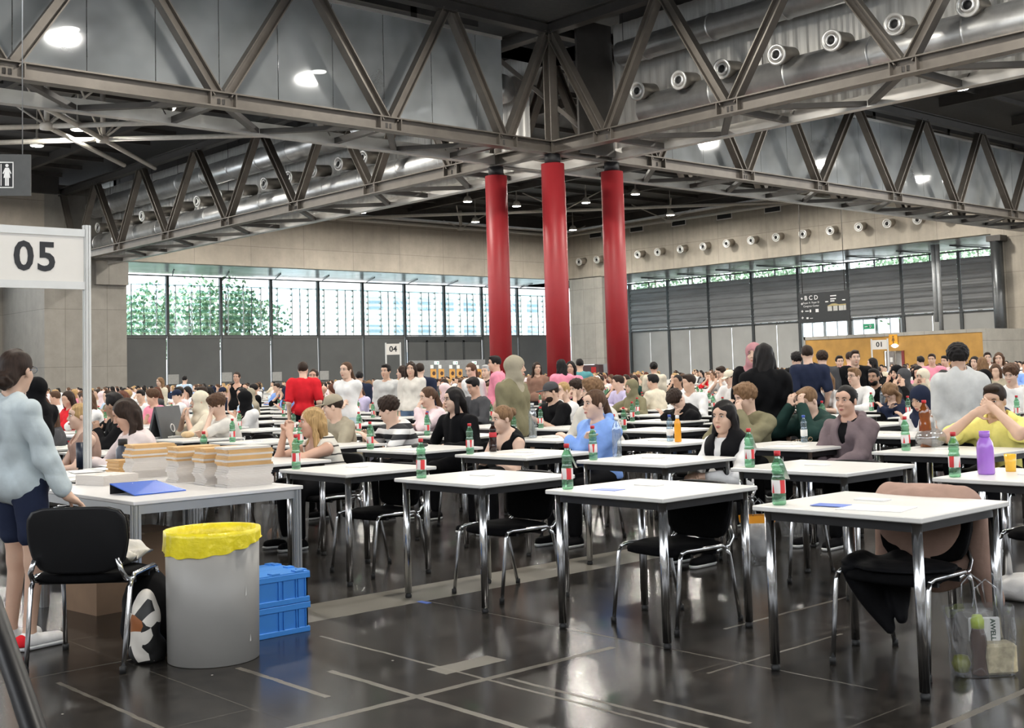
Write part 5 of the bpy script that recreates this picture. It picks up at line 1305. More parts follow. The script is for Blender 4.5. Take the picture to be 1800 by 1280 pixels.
person('person with light brown hair in white shirt left of the person with glasses', 1450, 668, 17.4, 178, 0.1, h=0.0115, hair=('long', 'lightbrown'), top='white', sleeve=1.0, yaw=-16, pitch=10, tone=2, **DESK)
person('person in wide black hat and black coat behind the middle rows', 1474, 660, 20.6, 178, 0.1, h=0.012, hair=('cap', 'black'), top='black', sleeve=2, sex='m', yaw=0, tone=2, **DESK)
person('person in grey hooded top bent over a table under the banner partition', 832, 680, 17.0, 176, 0.16, h=0.011, hair=('short', 'black'), sex='m', top='darkgrey', sleeve=2, yaw=0, pitch=20, tone=4, **DESK)
# --- standing
person('standing woman in light denim shirt and navy shorts with dark hair tied low', 30, 655, 7.15, 14, -0.02, sit=False, h=0.0062, hair=('lowbun', 'dark'), heel='red', top='denim', sleeve=1.75, bottom='navy', leg_frac=0.62, tone=0, yaw=22, build=0.92, gtop=0.020, wr=0.010, neck=0.07, hem=0.72, shoes='white', lw=(0.10, 0.24, 0.86), rw=(0.13, -0.24, 0.80), legs={1: ((0.04, 0.09, 0.46), (0.0, 0.09, 0.085)), -1: ((0.02, -0.10, 0.46), (-0.02, -0.11, 0.085))}, rhand=dict(dir=(0.7, -0.2, -0.5), palm=(0, 0, -1), curl=0.7))
STAND_L = LASTFIG[0]; glasses(STAND_L, LASTFIG[1], mat('specs_blue', (0.05, 0.08, 0.14), 0.3))
person('standing woman in olive dress and khaki headscarf walking between the tables', 906, 648, 12.3, -72, 0.03, sit=False, h=0.009, hair=('hijab', 'khaki'), top='olive', sleeve=2, bottom='black', tone=0, yaw=16, gtop=0.038, wr=0.010, hem=0.42, lw=(0.05, 0.24, 0.72), rw=(0.12, -0.2, 0.78))
person('standing woman with long black hair in loose black t-shirt, back turned', 1343, 628, 11.7, 42, 0.0, sit=False, h=0.0085, hair=('long', 'black'), top='black', sleeve=0.95, bottom='black', tone=0, yaw=0, gtop=0.042, wr=0.010, hem=0.72, build=1.02)
person('standing person in loose light grey t-shirt with black hair clipped up', 1684, 632, 11.6, 40, 0.0, sit=False, h=0.0085, hair=('curly', 'black'), top='lightgrey', sleeve=0.95, bottom='black', tone=0, yaw=-10, gtop=0.048, wr=0.011, hem=0.68, build=1.08)
person('standing person in red t-shirt holding a clear bag, back turned', 533, 651, 19.6, 60, 0.0, sit=False, h=0.011, hair=('short', 'dark'), sex='m', top='red', sleeve=0.8, bottom='black', tone=2, yaw=-20, gtop=0.028, hem=0.80)
person('woman in black tank top talking to the person in red', 551, 662, 20.4, 215, 0.0, sit=False, h=0.012, hair=('tight', 'dark'), top='black', sleeve=0, bare=True, bottom='black', tone=4, yaw=10, lw=(0.2, 0.0, 1.05))
person('standing person in white t-shirt with long ponytail and crossed arms', 608, 652, 17.4, 200, 0.0, sit=False, h=0.0105, hair=('pony', 'brown'), top='white', sleeve=0.9, bottom='palejeans', tone=2, yaw=0, gtop=0.030, lw=(0.20, -0.14, 1.02), rw=(0.22, 0.12, 1.04))
person('standing person in grey hoodie with short dark hair beside the sign 04', 678, 654, 20.6, 215, 0.0, sit=False, h=0.012, hair=('short', 'black'), top='lightgrey', sleeve=2, bottom='black', tone=0, yaw=-10, gtop=0.036)
person('standing person with long dark hair in white zip hoodie and jeans', 722, 650, 20.0, 215, 0.0, sit=False, h=0.012, hair=('long', 'dark'), top='offwhite', sleeve=2, bottom='jeans', tone=0, yaw=10, gtop=0.032)
person('standing person in pink shirt by the white hoodie, half hidden', 707, 656, 21.5, 150, 0.0, sit=False, h=0.012, hair=('bob', 'dark'), top='pink', sleeve=0.9, bottom='black', tone=2)
person('standing person in navy polo shirt with back turned beside the white hoodie', 738, 652, 20.8, 45, 0.0, sit=False, h=0.012, hair=('short', 'dark'), sex='m', top='navy', sleeve=1.2, bottom='black', tone=2, gtop=0.034, build=1.15)
person('standing person in navy t-shirt seen from behind between signs', 632, 664, 26.0, 45, 0.0, sit=False, h=0.013, hair=('short', 'black'), sex='m', top='navy', sleeve=1.0, bottom='black', tone=2, gtop=0.03)
person('standing person in pink polo shirt with lanyard left of the red columns', 869, 640, 19.6, 130, 0.0, sit=False, h=0.011, hair=('short', 'black'), sex='m', top='pink', sleeve=0.9, bottom='black', tone=0, yaw=10, gtop=0.028)
person('standing person with brown ponytail and white t-shirt bending over a table', 828, 652, 19.8, 190, 0.12, sit=False, h=0.012, hair=('pony', 'brown'), top='white', sleeve=0.9, bottom='black', tone=2, yaw=0, pitch=15, gtop=0.028)
person('grey-haired person in black t-shirt left of the pink polo', 854, 654, 23.0, 200, 0.0, sit=False, h=0.013, hair=('short', 'grey'), sex='m', top='black', sleeve=0.9, bottom='black', tone=2)
person('standing woman in black tank top and trousers far down the aisle', 416, 664, 28.0, 222, 0.0, sit=False, h=0.013, hair=('tight', 'dark'), top='black', sleeve=0, bare=True, bottom='black', tone=4)
person('standing person in cream cardigan with fair hair beneath the grey shades', 281, 672, 34.0, 190, 0.0, sit=False, h=0.015, hair=('long', 'lightbrown'), top='cream', sleeve=2, bottom='beige', tone=2)
person('standing person in light blue shirt with back turned beneath the grey shades', 325, 668, 40.0, 40, 0.0, sit=False, h=0.016, hair=('short', 'black'), sex='m', top='lightblue', sleeve=2, bottom='black', tone=2)
person('standing person in brown jumper with dark hair by the front column', 944, 648, 24.5, 215, 0.0, sit=False, h=0.013, hair=('long', 'dark'), top='brown', sleeve=2, bottom='darkgrey', tone=0, yaw=30)
person('person with long black hair and pink polo at the foot of the front column', 986, 644, 22.5, 60, 0.0, sit=False, h=0.013, hair=('long', 'black'), top='pink', sleeve=0.9, bottom='black', tone=0, yaw=20)
person('person in pink polo facing the long-haired one at the front column', 1003, 647, 23.0, 215, 0.0, sit=False, h=0.013, hair=('bob', 'black'), top='pink', sleeve=0.9, bottom='black', tone=0)
person('person in teal top standing right of the front column', 1019, 642, 25.0, 50, 0.0, sit=False, h=0.013, hair=('short', 'black'), sex='m', top='teal', sleeve=0.9, bottom='black', tone=0)
person('standing person in cream t-shirt with dark bun right of the right column', 1149, 647, 24.5, 50, 0.0, sit=False, h=0.013, hair=('bun', 'black'), top='cream', sleeve=0.9, bottom='beige', tone=4, gtop=0.03)
person('standing person in pink headscarf and black shirt behind the black t-shirt woman', 1325, 624, 13.3, 215, 0.0, sit=False, h=0.010, hair=('hijab', 'dustypink'), top='black', sleeve=0.9, bottom='black', tone=2, yaw=-10, gtop=0.034)
person('standing person in navy t-shirt with short brown hair, back turned', 1419, 624, 17.2, 52, 0.0, sit=False, h=0.0105, hair=('short', 'dark'), sex='m', top='navy', sleeve=0.85, bottom='black', tone=2, yaw=-12, gtop=0.030)
person('standing person in dark grey t-shirt with bushy hair, back turned', 1445, 632, 20.4, 48, 0.0, sit=False, h=0.012, hair=('curly', 'dark'), sex='m', top='darkgrey', sleeve=0.9, bottom='black', tone=2, gtop=0.03)
person('standing person in black top left of the navy t-shirt', 1400, 634, 21.0, 60, 0.0, sit=False, h=0.012, hair=('curly', 'black'), sex='m', top='black', sleeve=2, bottom='black', tone=2)
person('standing person in black t-shirt with a chest emblem before the orange wall', 1503, 630, 20.4, 225, 0.0, sit=False, h=0.012, hair=('short', 'dark'), sex='m', top='black', sleeve=0.9, bottom='black', tone=2, gtop=0.032)
person('standing person in pink shirt just left of the black emblem t-shirt', 1494, 631, 24.0, 40, 0.0, sit=False, h=0.013, hair=('short', 'dark'), sex='m', top='pink', sleeve=0.9, bottom='black', tone=2)
person('standing person in white top and open black shirt before the orange wall', 1476, 637, 25.0, 225, 0.0, sit=False, h=0.013, hair=('short', 'black'), top='white', sleeve=0.6, jacket=('black', 2), bottom='black', tone=2)
person('standing person in black coat left of the sign 01 post', 1533, 640, 27.0, 120, 0.0, sit=False, h=0.014, hair=('long', 'black'), top='black', sleeve=2, bottom='black', tone=2)
person('standing person in black shirt right of the orange wall door', 1618, 636, 30.0, 60, 0.0, sit=False, h=0.014, hair=('short', 'black'), sex='m', top='black', sleeve=1, bottom='black', tone=2)
person('standing person in magenta shirt facing the one in black near the door', 1638, 633, 27.0, 200, 0.0, sit=False, h=0.014, hair=('short', 'dark'), sex='m', top='pink', sleeve=0.9, bottom='black', tone=0)
person('standing person in pale pink shirt left of the loose grey t-shirt', 1661, 636, 28.0, 180, 0.0, sit=False, h=0.014, hair=('short', 'black'), sex='m', top='palepink', sleeve=0.9, bottom='black', tone=0)
person('person in white t-shirt standing right of the orange wall end', 1736, 630, 28.0, 210, 0.0, sit=False, h=0.014, hair=('short', 'dark'), sex='m', top='white', sleeve=0.9, bottom='black', tone=2)
person('person with very long brown hair and white top by the concrete pier', 1756, 632, 24.0, 200, 0.0, sit=False, h=0.013, hair=('long', 'brown'), top='white', sleeve=0.3, bottom='black', tone=2)
person('person with light brown hair and black top near the pier', 1726, 640, 24.0, 60, 0.0, sit=False, h=0.013, hair=('long', 'lightbrown'), top='black', sleeve=1, bottom='black', tone=2)
person('person in dark clothes with black hair next to the grey t-shirt shoulder', 1713, 638, 26.0, 190, 0.0, sit=False, h=0.014, hair=('bob', 'black'), top='darkgrey', sleeve=1, bottom='black', tone=2)
person('standing person in black hood at the left edge behind the denim shirt', 62, 688, 12.4, 120, 0.0, sit=True, h=0.01, hair=('hijab', 'black'), top='black', sleeve=2, tone=2)

# ================================================================== the crowd in the rows: a set of poses, each copied, dressed anew and placed
TPL = []
k_ = 0
def template(p, style, sleeve, gt, h=0.017, bare=False):
    o = figure('x', (0, 0, 0), 0, p, (style, 'grey' if style in ('hijab', 'cap') else 'dark'), 'white', sleeve, 'black', 'black', h=h, fine=False, face=False, gtop=gt, bare=bare, leg_frac=1.9, name='person')
    TPL.append((tree_of(o), style)); return o
rt = random.Random(11)
styles = ['short', 'long', 'curly', 'pony', 'short', 'bun', 'hijab', 'long', 'short', 'bob', 'curly', 'long', 'short', 'cap', 'pony', 'short']
for q, st in enumerate(styles):
    m = 'm' if st in ('short', 'curly', 'cap') else 'f'
    arms = [DESK, LAP, CROSS, {k: v for k, v in facehand(1.14, 0.28).items()}][q % 4]
    ln = [0.16, 0.02, 0.08, 0.2][q % 4]
    template(Pose(True, head=(ln, rt.uniform(-0.04, 0.04), 1.15 + rt.uniform(-0.04, 0.05)), yaw=rt.uniform(-35, 30), pitch=rt.uniform(0, 18), sex=m, **arms), st, [2, 0.9, 2, 1.0][(q // 2) % 4], 0.02 + 0.012 * (q % 2))
tops = ['white', 'black', 'white', 'offwhite', 'black', 'grey', 'cream', 'darkgrey', 'navy', 'white', 'blue', 'palepink', 'khaki', 'olive', 'beige', 'red', 'lightblue', 'green', 'black', 'white', 'lilac', 'teal', 'pink']
hairs = ['black', 'dark', 'brown', 'dark', 'lightbrown', 'blonde', 'black', 'brown', 'dark', 'auburn']
scarf = ['black', 'cream', 'grey', 'palepink', 'khaki', 'white', 'navy']
HN = {'black': 'black hair', 'dark': 'very dark hair', 'brown': 'brown hair', 'lightbrown': 'light brown hair', 'blonde': 'blonde hair', 'auburn': 'auburn hair', 'ginger': 'ginger hair'}
SN = {'short': 'short', 'long': 'long', 'curly': 'curly', 'pony': 'tied-back', 'bun': 'pinned-up', 'bob': 'chin-length', 'cap': 'short', 'hijab': ''}
named = [o for o in bpy.data.objects if o.get('category') == 'person' and o.get('label') != 'x']
spots_px = [(proj((o.location.x, o.location.y, 1.1)), math.hypot(o.location.x, o.location.y), o.location.copy()) for o in named]
used_tpl = set(); n_p = len(named); crowd = 0
for d, i, j in NEAR:
    if d < 12.2: continue
    x, y = cell(i, j); X_, Y_ = x + 0.98, y + 0.43
    if any((l.x - X_) ** 2 + (l.y - Y_) ** 2 < 0.8 for _, _, l in spots_px): continue
    q = proj((X_, Y_, 1.15))
    if d < 15 and rt.random() < 0.3: continue
    # keep the well-seen people unhidden
    if any(s[0] and abs(s[0][0] - q[0]) < 1500 / d * 0.35 and dd > d and dd - d < 9 and dd < 22 for s, dd in [((a, b), b) for a, b, c in spots_px]): continue
    if rt.random() < 0.08 or crowd + n_p >= 299: continue
    tp = rt.randrange(len(TPL)); tr, st = TPL[tp]
    o = tr[0] if tp not in used_tpl else clone(tr)
    used_tpl.add(tp); crowd += 1
    o.location = (X_ + rt.uniform(-0.08, 0.08), Y_ + rt.uniform(-0.12, 0.12), 0); o.rotation_euler = (0, 0, R(180 + rt.uniform(-14, 14)))
    tc_ = tops[rt.randrange(len(tops))]; hc = hairs[rt.randrange(len(hairs))]; sc = scarf[rt.randrange(len(scarf))]
    tone = [2, 0, 0, 2, 4, 3, 1][rt.randrange(7)]
    for c in o.children:
        b = c.name.split('.')[0]
        if b == 'shirt': recolor(c, cloth(tc_))
        elif b == 'hair': recolor(c, hairm(hc))
        elif b in ('headscarf', 'cap'): recolor(c, cloth(sc))
        elif b == 'body': recolor(c, skin(tone))
        elif b == 'trousers': recolor(c, cloth(['black', 'jeans', 'darkgrey', 'black', 'beige'][rt.randrange(5)]))
    rr = 'middle' if d < 20 else 'rear' if d < 30 else 'distant'
    hd = f'{sc} headscarf' if st == 'hijab' else f'{sc} cap' if st == 'cap' else f'{SN[st]} {HN[hc]}'
    o['label'] = f'seated person, {hd}, {tc_} top, {rr} rows {where(X_, Y_, d)}'; o['group'] = o['label'][:80]
print('people', n_p, crowd)
for k, (tr, st) in enumerate(TPL):
    if k not in used_tpl: remove_tree(tr)
# everyone farther back: one crowd, past counting
def crowd_mesh():
    base = []
    for sx, arms in (('m', DESK), ('f', LAP)):
        p = Pose(True, head=(0.1, 0, 1.16), sex=sx, **arms)
        F = Field(*p.bounds(0.1, False), 0.045); do_torso(F, p, 0.02); do_arms(F, p, 0.02, 2); b = F.surface()
        F = Field(p.hc - 0.22, p.hc + 0.22, 0.035); do_head(F, p, False); hd = F.surface()
        F = Field(p.hc - 0.3, p.hc + 0.25, 0.035); do_hair(F, p, 'short' if sx == 'm' else 'bob', 1); hr = F.surface()
        base.append((b, hd, hr))
    vs, fs, ms = [], [], []; n = 0
    cols = ['white', 'black', 'offwhite', 'grey', 'navy', 'cream', 'darkgrey', 'palepink', 'blue']; mats_ = [cloth(c) for c in cols] + [skin(2), skin(0)] + [hairm('black'), hairm('brown'), hairm('blonde')]
    r_ = random.Random(5)
    for d, i, j in FAR:
        if r_.random() < 0.12: continue
        x, y = cell(i, j); b = base[r_.randrange(2)]; a = R(180 + r_.uniform(-25, 25)); ca, sa = math.cos(a), math.sin(a); sz = r_.uniform(0.95, 1.05)
        for part, mi in ((b[0], r_.choice([0, 0, 1, 1, 2, 3, 4, 5, 6, 7, 8])), (b[1], 9 + r_.randrange(2)), (b[2], 11 + r_.choice([0, 0, 1, 1, 2]))):
            v, f = part; w = np.stack([x + 0.98 + (v[:, 0] * ca - v[:, 1] * sa) * sz, y + 0.43 + (v[:, 0] * sa + v[:, 1] * ca) * sz, v[:, 2] * sz], 1)
            vs.append(w); fs.append(f + n); ms.append(np.full(len(f), mi)); n += len(v)
    v = np.concatenate(vs); f = np.concatenate(fs); m = np.concatenate(ms)
    me = bpy.data.meshes.new('distant_crowd'); me.vertices.add(len(v)); me.vertices.foreach_set('co', v.astype(np.float32).ravel())
    me.loops.add(len(f) * 4); me.loops.foreach_set('vertex_index', f.astype(np.int32).ravel()); me.polygons.add(len(f)); me.polygons.foreach_set('loop_start', np.arange(0, len(f) * 4, 4, dtype=np.int32))
    for q in mats_: me.materials.append(q)
    me.polygons.foreach_set('material_index', m.astype(np.int32)); me.polygons.foreach_set('use_smooth', np.ones(len(f), bool)); me.update(calc_edges=True)
    return me
if FAR: obj('distant_crowd', crowd_mesh(), kind='stuff', label='mass of seated exam takers far back in the hall', cat='crowd')
# ================================================================== the invigilators' desk, its sign and what lies on it
def on_y(px, py, Y): v = ray(px, py); return np.array([0, 0, EYE_Z]) + v * (Y / v[1])
def on_x(px, py, X): v = ray(px, py); return np.array([0, 0, EYE_Z]) + v * (X / v[0])
alu = mat('aluminium', (0.46, 0.47, 0.48), 0.35, 0.8, var=0.08, scale=2)
alu_l = mat('aluminium_white', (0.62, 0.62, 0.60), 0.4, 0.2, var=0.04)
sign_w = mat('sign_white', (0.74, 0.71, 0.66), 0.5, var=0.02)
ink = mat('ink_black', (0.01, 0.01, 0.012), 0.5)
desk_top = mat('desk_top', (0.66, 0.64, 0.62), 0.4, var=0.03)
DZ = 0.75
def profile_leg(m, x, y, z0, z1, s=0.02):
    m.box(x - s, x + s, y - s, y + s, z0, z1)
    for a in (-1, 1):
        m.box(x + a * (s + 0.004) - 0.003, x + a * (s + 0.004) + 0.003, y - s * 0.7, y - s * 0.3, z0, z1); m.box(x + a * (s + 0.004) - 0.003, x + a * (s + 0.004) + 0.003, y + s * 0.3, y + s * 0.7, z0, z1)
        m.box(x - s * 0.7, x - s * 0.3, y + a * (s + 0.004) - 0.003, y + a * (s + 0.004) + 0.003, z0, z1); m.box(x + s * 0.3, x + s * 0.7, y + a * (s + 0.004) - 0.003, y + a * (s + 0.004) + 0.003, z0, z1)
def desk(label, x0, x1, y0, y1):
    t = empty('counter_desk', label=label, cat='desk')
    MB().box(x0, x1, y0, y1, DZ - 0.022, DZ, bev=0.003).build('desk_top', desk_top, t)
    f = MB()
    for y in (y0 + 0.02, y1 - 0.05): f.box(x0 + 0.03, x1 - 0.03, y, y + 0.03, DZ - 0.075, DZ - 0.024)
    for x in (x0 + 0.01, x1 - 0.04): f.box(x, x + 0.03, y0 + 0.03, y1 - 0.03, DZ - 0.075, DZ - 0.024)
    f.build('frame_rail', alu, t)
    for x in (x0 + 0.03, x1 - 0.03):
        for y in (y0 + 0.035, y1 - 0.035):
            m = MB(); profile_leg(m, x, y, 0, DZ - 0.024); m.build('leg', alu, t)
    return t
desk('white counter desk with blue binder, nearest the grey bin', 2.92, 4.02, 6.44, 7.86)
desk('white counter desk beneath the sign 05, behind the nearer desk', 2.92, 4.02, 7.88, 9.30)
# sign 05
Ys = 9.36
t = empty('number_sign', (0, 0, 0), label='white sign board reading 05 on aluminium posts behind the desk', cat='sign')
for x in (2.0, 3.87):
    m = MB(); profile_leg(m, x, Ys, 0, 2.68, 0.022); m.build('post', alu_l, t)
MB().box(2.03, 3.84, Ys - 0.012, Ys + 0.012, 2.20, 2.61).build('sign_panel', sign_w, t)
MB().box(2.02, 3.85, Ys - 0.022, Ys + 0.022, 2.585, 2.645).box(2.02, 3.85, Ys - 0.022, Ys + 0.022, 2.165, 2.225).build('frame_rail', alu_l, t)
c = on_y(62, 453, Ys - 0.014)
text_mesh('numerals', '05', 0.315, ink, facing((c[0], Ys - 0.015, c[2]), (1, 0, 0), (0, 0, 1)), 0.001, 0.007, t, space=1.12)
def small_sign(txt, px, py, d, w, hh, label):
    c = at_dist(px, py, d); t = empty('number_sign', (0, 0, 0), label=label, cat='sign')
    n = Vector((-c[0], -c[1], 0)).normalized(); r = Vector((-n.y, n.x, 0))
    p0, p1 = Vector(c) - r * (w / 2 + 0.02), Vector(c) + r * (w / 2 + 0.02)
    for p in (p0, p1): MB().box(p.x - 0.02, p.x + 0.02, p.y - 0.02, p.y + 0.02, 0, c[2] + hh / 2 + 0.04).build('post', alu_l, t)
    M_ = facing(c, r, (0, 0, 1)); MB().box(-w / 2, w / 2, -hh / 2, hh / 2, -0.01, 0.01, M_).build('sign_panel', sign_w, t)
    text_mesh('numerals', txt, hh * 0.72, ink, facing(Vector(c) + n * 0.013, r, (0, 0, 1)), 0.001, 0.006, t); return t
small_sign('04', 691, 614, 42, 0.46, 0.38, 'small white sign reading 04 on two posts before the grey shades')
small_sign('01', 1546, 606, 44, 0.50, 0.33, 'small white sign reading 01 on posts before the orange wall')

# booklets in piles
kraft = mat('kraft_paper', (0.62, 0.38, 0.16), 0.6, var=0.08, scale=10)
page_m = stripes('page_edges', (0.70, 0.66, 0.62), (0.56, 0.51, 0.46), 240, 0.6)
bw = MB(); pts = [(0, 0), (0.30, 0), (0.30, 0.205), (0.03, 0.215), (0.005, 0.19), (0.012, 0.10), (0.0, 0.03)]
bw.prism(pts, 0, 0.0125); BKW = bw.mesh('booklet', page_m)
bk = MB(); bk.prism(pts, 0, 0.0125); BKK = bk.mesh('booklet_kraft', kraft)
rb = random.Random(21)
piles = [(3.66, 6.72, 19, 'nearest the desk edge'), (3.66, 7.02, 18, 'second from the desk edge'), (3.64, 7.36, 18, 'third from the desk edge'), (3.62, 7.98, 18, 'farthest back on the desk')]
for k, (x, y, n, w) in enumerate(piles):
    for i in range(n):
        kr = (i > n - 8 and i % 3 != 0) or (k in (0,) and 9 < i < 12)
        obj('exam_booklet', BKK if kr else BKW, loc=(x + 0.012 * math.sin(i * 0.9) + rb.uniform(-.003, .003), y + 0.006 * math.cos(i * 0.7), DZ + i * 0.0128 + 0.0003), rot=(0, 0, R(-4 + rb.uniform(-0.8, 0.8))),
            label=f'{"brown-covered" if kr else "white"} exam booklet in the pile {w}', cat='booklet', group=f'{"brown" if kr else "white"} booklets, pile {w}')
# loose kraft envelopes behind the piles
for k in range(9):
    obj('kraft_envelope', MB().box(0, 0.32, 0, 0.24, 0, 0.012).mesh('kraft_envelope', kraft), loc=(3.66 + 0.01 * (k % 2), 8.30, DZ + 0.0005 + k * 0.0125), rot=(0, 0, R(-3 + k % 3)), label='brown envelope in the low pile at the back of the desk', cat='envelope', group='envelopes at the back of the desk')
for k in range(5):
    p = at_z(205, 850, DZ); obj('paper_bundle', MB().box(-0.15, 0.12, -0.1, 0.2, 0, 0.0125).mesh('paper_bundle', page_m), loc=(p[0] - 0.02, p[1] + 0.0, DZ + 0.0003 + k * 0.0128), rot=(0, 0, R(12 + 0.6 * (k % 3))), label='white paper bundle under the open edge of the blue binder pile', cat='paper', group='paper bundles beside the blue binder')
# blue binder, cover sloping down to the right
q = [at_z(193, 850, DZ + 0.065), at_z(274, 844, DZ + 0.065), at_z(327, 861, DZ + 0.008), at_z(237, 870, DZ + 0.008)]
t = empty('ring_binder', label='blue ring binder with a sloping cover on the desk corner', cat='binder')
blue_b = mat('binder_blue', (0.035, 0.12, 0.55), 0.35, var=0.04)
MB().poly([tuple(p) for p in q] + [tuple(p - V3(0, 0, 0.006)) for p in q], [(3, 2, 1, 0), (4, 5, 6, 7), (0, 1, 5, 4), (1, 2, 6, 5), (2, 3, 7, 6), (3, 0, 4, 7)]).build('cover', blue_b, t)
a, b = q[0], q[1]
MB().poly([tuple(a), tuple(b), (b[0], b[1], DZ + 0.001), (a[0], a[1], DZ + 0.001)] + [tuple(p + V3(0.006, -0.003, 0)) for p in (a, b)] + [(b[0] + 0.006, b[1] - 0.003, DZ + 0.001), (a[0] + 0.006, a[1] - 0.003, DZ + 0.001)], [(0, 1, 2, 3), (7, 6, 5, 4), (0, 4, 5, 1)]).build('spine', apron_m, t)
for px, py in ((233, 853), (256, 850)):
    c = at_z(px, py, DZ + 0.047); MB().tube([c + V3(-0.012, 0, 0), c + V3(0, 0, 0.01), c + V3(0.012, 0, 0)], 0.004, 6).build('ring', cap_white, t)
# loose papers
for k, (px, py, r_, m_) in enumerate(((110, 838, 10, paper), (150, 830, -12, paper), (185, 826, 5, paper), (130, 848, 30, paper), (205, 822, -8, paper), (95, 850, 2, paper))):
    p = at_z(px, py, DZ); obj('loose_sheet', SHEET, loc=(p[0], p[1], DZ + 0.0005 + 0.0035 * k), rot=(0, 0, R(r_)), label='loose white sheet lying on the desk behind the blue binder', cat='paper', group='loose sheets on the desk')
# flask, tumbler, cup
navy_m = mat('navy_lacquer', (0.018, 0.026, 0.045), 0.35, var=0.05)
def flask(px, py, hgt, r, name, label, lid=True):
    p = at_z(px, py, DZ); t = empty(name, (p[0], p[1], DZ), label=label, cat='flask')
    if lid:
        MB().lathe([(r * 0.96, 0), (r, 0.006), (r, hgt * 0.70), (r * 0.66, hgt * 0.80), (r * 0.66, hgt * 0.82), (0, hgt * 0.82)], n=22).build('flask_body', navy_m, t)
        MB().lathe([(r * 0.70, hgt * 0.82), (r * 0.70, hgt * 0.98), (r * 0.6, hgt), (0, hgt)], n=20).build('flask_lid', black_m, t)
    else:
        MB().lathe([(r * 0.86, 0), (r, hgt), (r * 0.9, hgt), (r * 0.8, 0.01), (0, 0.01)], n=22).build('flask_body', navy_m, t)
    return t
flask(216, 833, 0.255, 0.048, 'steel_flask', 'navy steel flask with black lid standing on the desk')
flask(142, 822, 0.20, 0.038, 'insulated_tumbler', 'dark navy tumbler beside the sign post on the desk', False)
p = at_z(98, 838, DZ); MB().lathe([(0.028, 0), (0.04, 0.095), (0.037, 0.095), (0.026, 0.004), (0, 0.004)], n=18).build('paper_cup', paper, loc=tuple(p + V3(0, 0, 0.012)), label='white paper cup at the elbow of the denim shirt', cat='cup')

# ------------------------------------------------------------------ near chair, bin, crates
o = clone(CHT); o.location = (2.56, 6.10, 0); o.rotation_euler = (0, 0, R(227)); o.scale = (1.06, 1.06, 1.06)
o['label'] = 'black stacking chair with back to us between bin and denim shirt'; o.pop('group', None) if 'group' in o else None
if 'group' in o: del o['group']
sw = MB()
def rag(u, v):
    a = 2 * PI * u; rr = 0.17 * (0.35 + 0.65 * math.sin(PI * v / 1.02 + 0.02)); k = 1 + 0.22 * math.sin(3 * a + 1) + 0.1 * math.sin(7 * a + 5 * v)
    return (rr * k * math.cos(a) * 1.05, rr * k * math.sin(a) * 0.8, 0.10 * v * (1 + 0.4 * math.sin(2 * a)) + 0.014 * math.sin(9 * a + 8 * v))
sw.grid(rag, 48, 14, True, True); sw.build('crumpled_jumper', mat('jumper_white', (0.66, 0.63, 0.58), 0.85, var=0.1, bump=0.004), loc=(2.66, 6.12, 0.475), label='crumpled off-white jumper lying on the black chair seat', cat='jumper')
bin_m = mat('bin_grey', (0.28, 0.272, 0.258), 0.42, var=0.05, scale=3); liner = mat('liner_yellow', (0.80, 0.66, 0.02), 0.35, var=0.12, scale=9, bump=0.01, bscale=26)
t = empty('waste_bin', (3.0, 5.68, 0), label='tall grey cylindrical waste bin with a yellow liner', cat='bin')
MB().lathe([(0.222, 0), (0.228, 0.004), (0.235, 0.64), (0.229, 0.64), (0.222, 0.02), (0, 0.02)], n=56).build('drum', bin_m, t)
lm = MB()
LP = [(0.212, 0.30), (0.222, 0.45), (0.2245, 0.60), (0.225, 0.652), (0.2415, 0.655), (0.2425, 0.63), (0.2435, 0.60)]
def lin(u, v):
    a = 2 * PI * u; k = int(round(v * 7)); drop = 0.075 + 0.045 * math.cos(a - R(205)) + 0.004 * math.sin(13 * a)
    fold = 0.004 * math.sin(17 * a) + 0.003 * math.sin(29 * a + 1)
    if k == 7: r_, z = 0.2445, 0.655 - drop
    else: r_, z = LP[k]
    r_ += fold * (1.0 if k < 2 or k == 7 else 0.35)
    return (r_ * math.cos(a), r_ * math.sin(a), z)
lm.grid(lin, 160, 8, True, True); lm.build('liner', liner, t)
scr = mat('scratch', (0.6, 0.59, 0.57), 0.6)
for px, z0, z1 in ((415, 0.33, 0.39), (427, 0.10, 0.14)):
    v = ray(px, 1090); a = math.atan2(v[1], v[0]); 
    ang = R(-75) if px == 415 else R(-68)
    cx, cy = 0.2335 * math.cos(ang), 0.2335 * math.sin(ang)
    MB().poly([(cx - 0.004, cy - 0.0035, z0), (cx + 0.004, cy - 0.0015, z0 + 0.004), (cx, cy - 0.003, z1)]).build('scratch_mark', scr, t)
crate_m = mat('crate_blue', (0.055, 0.26, 0.72), 0.4, var=0.05)
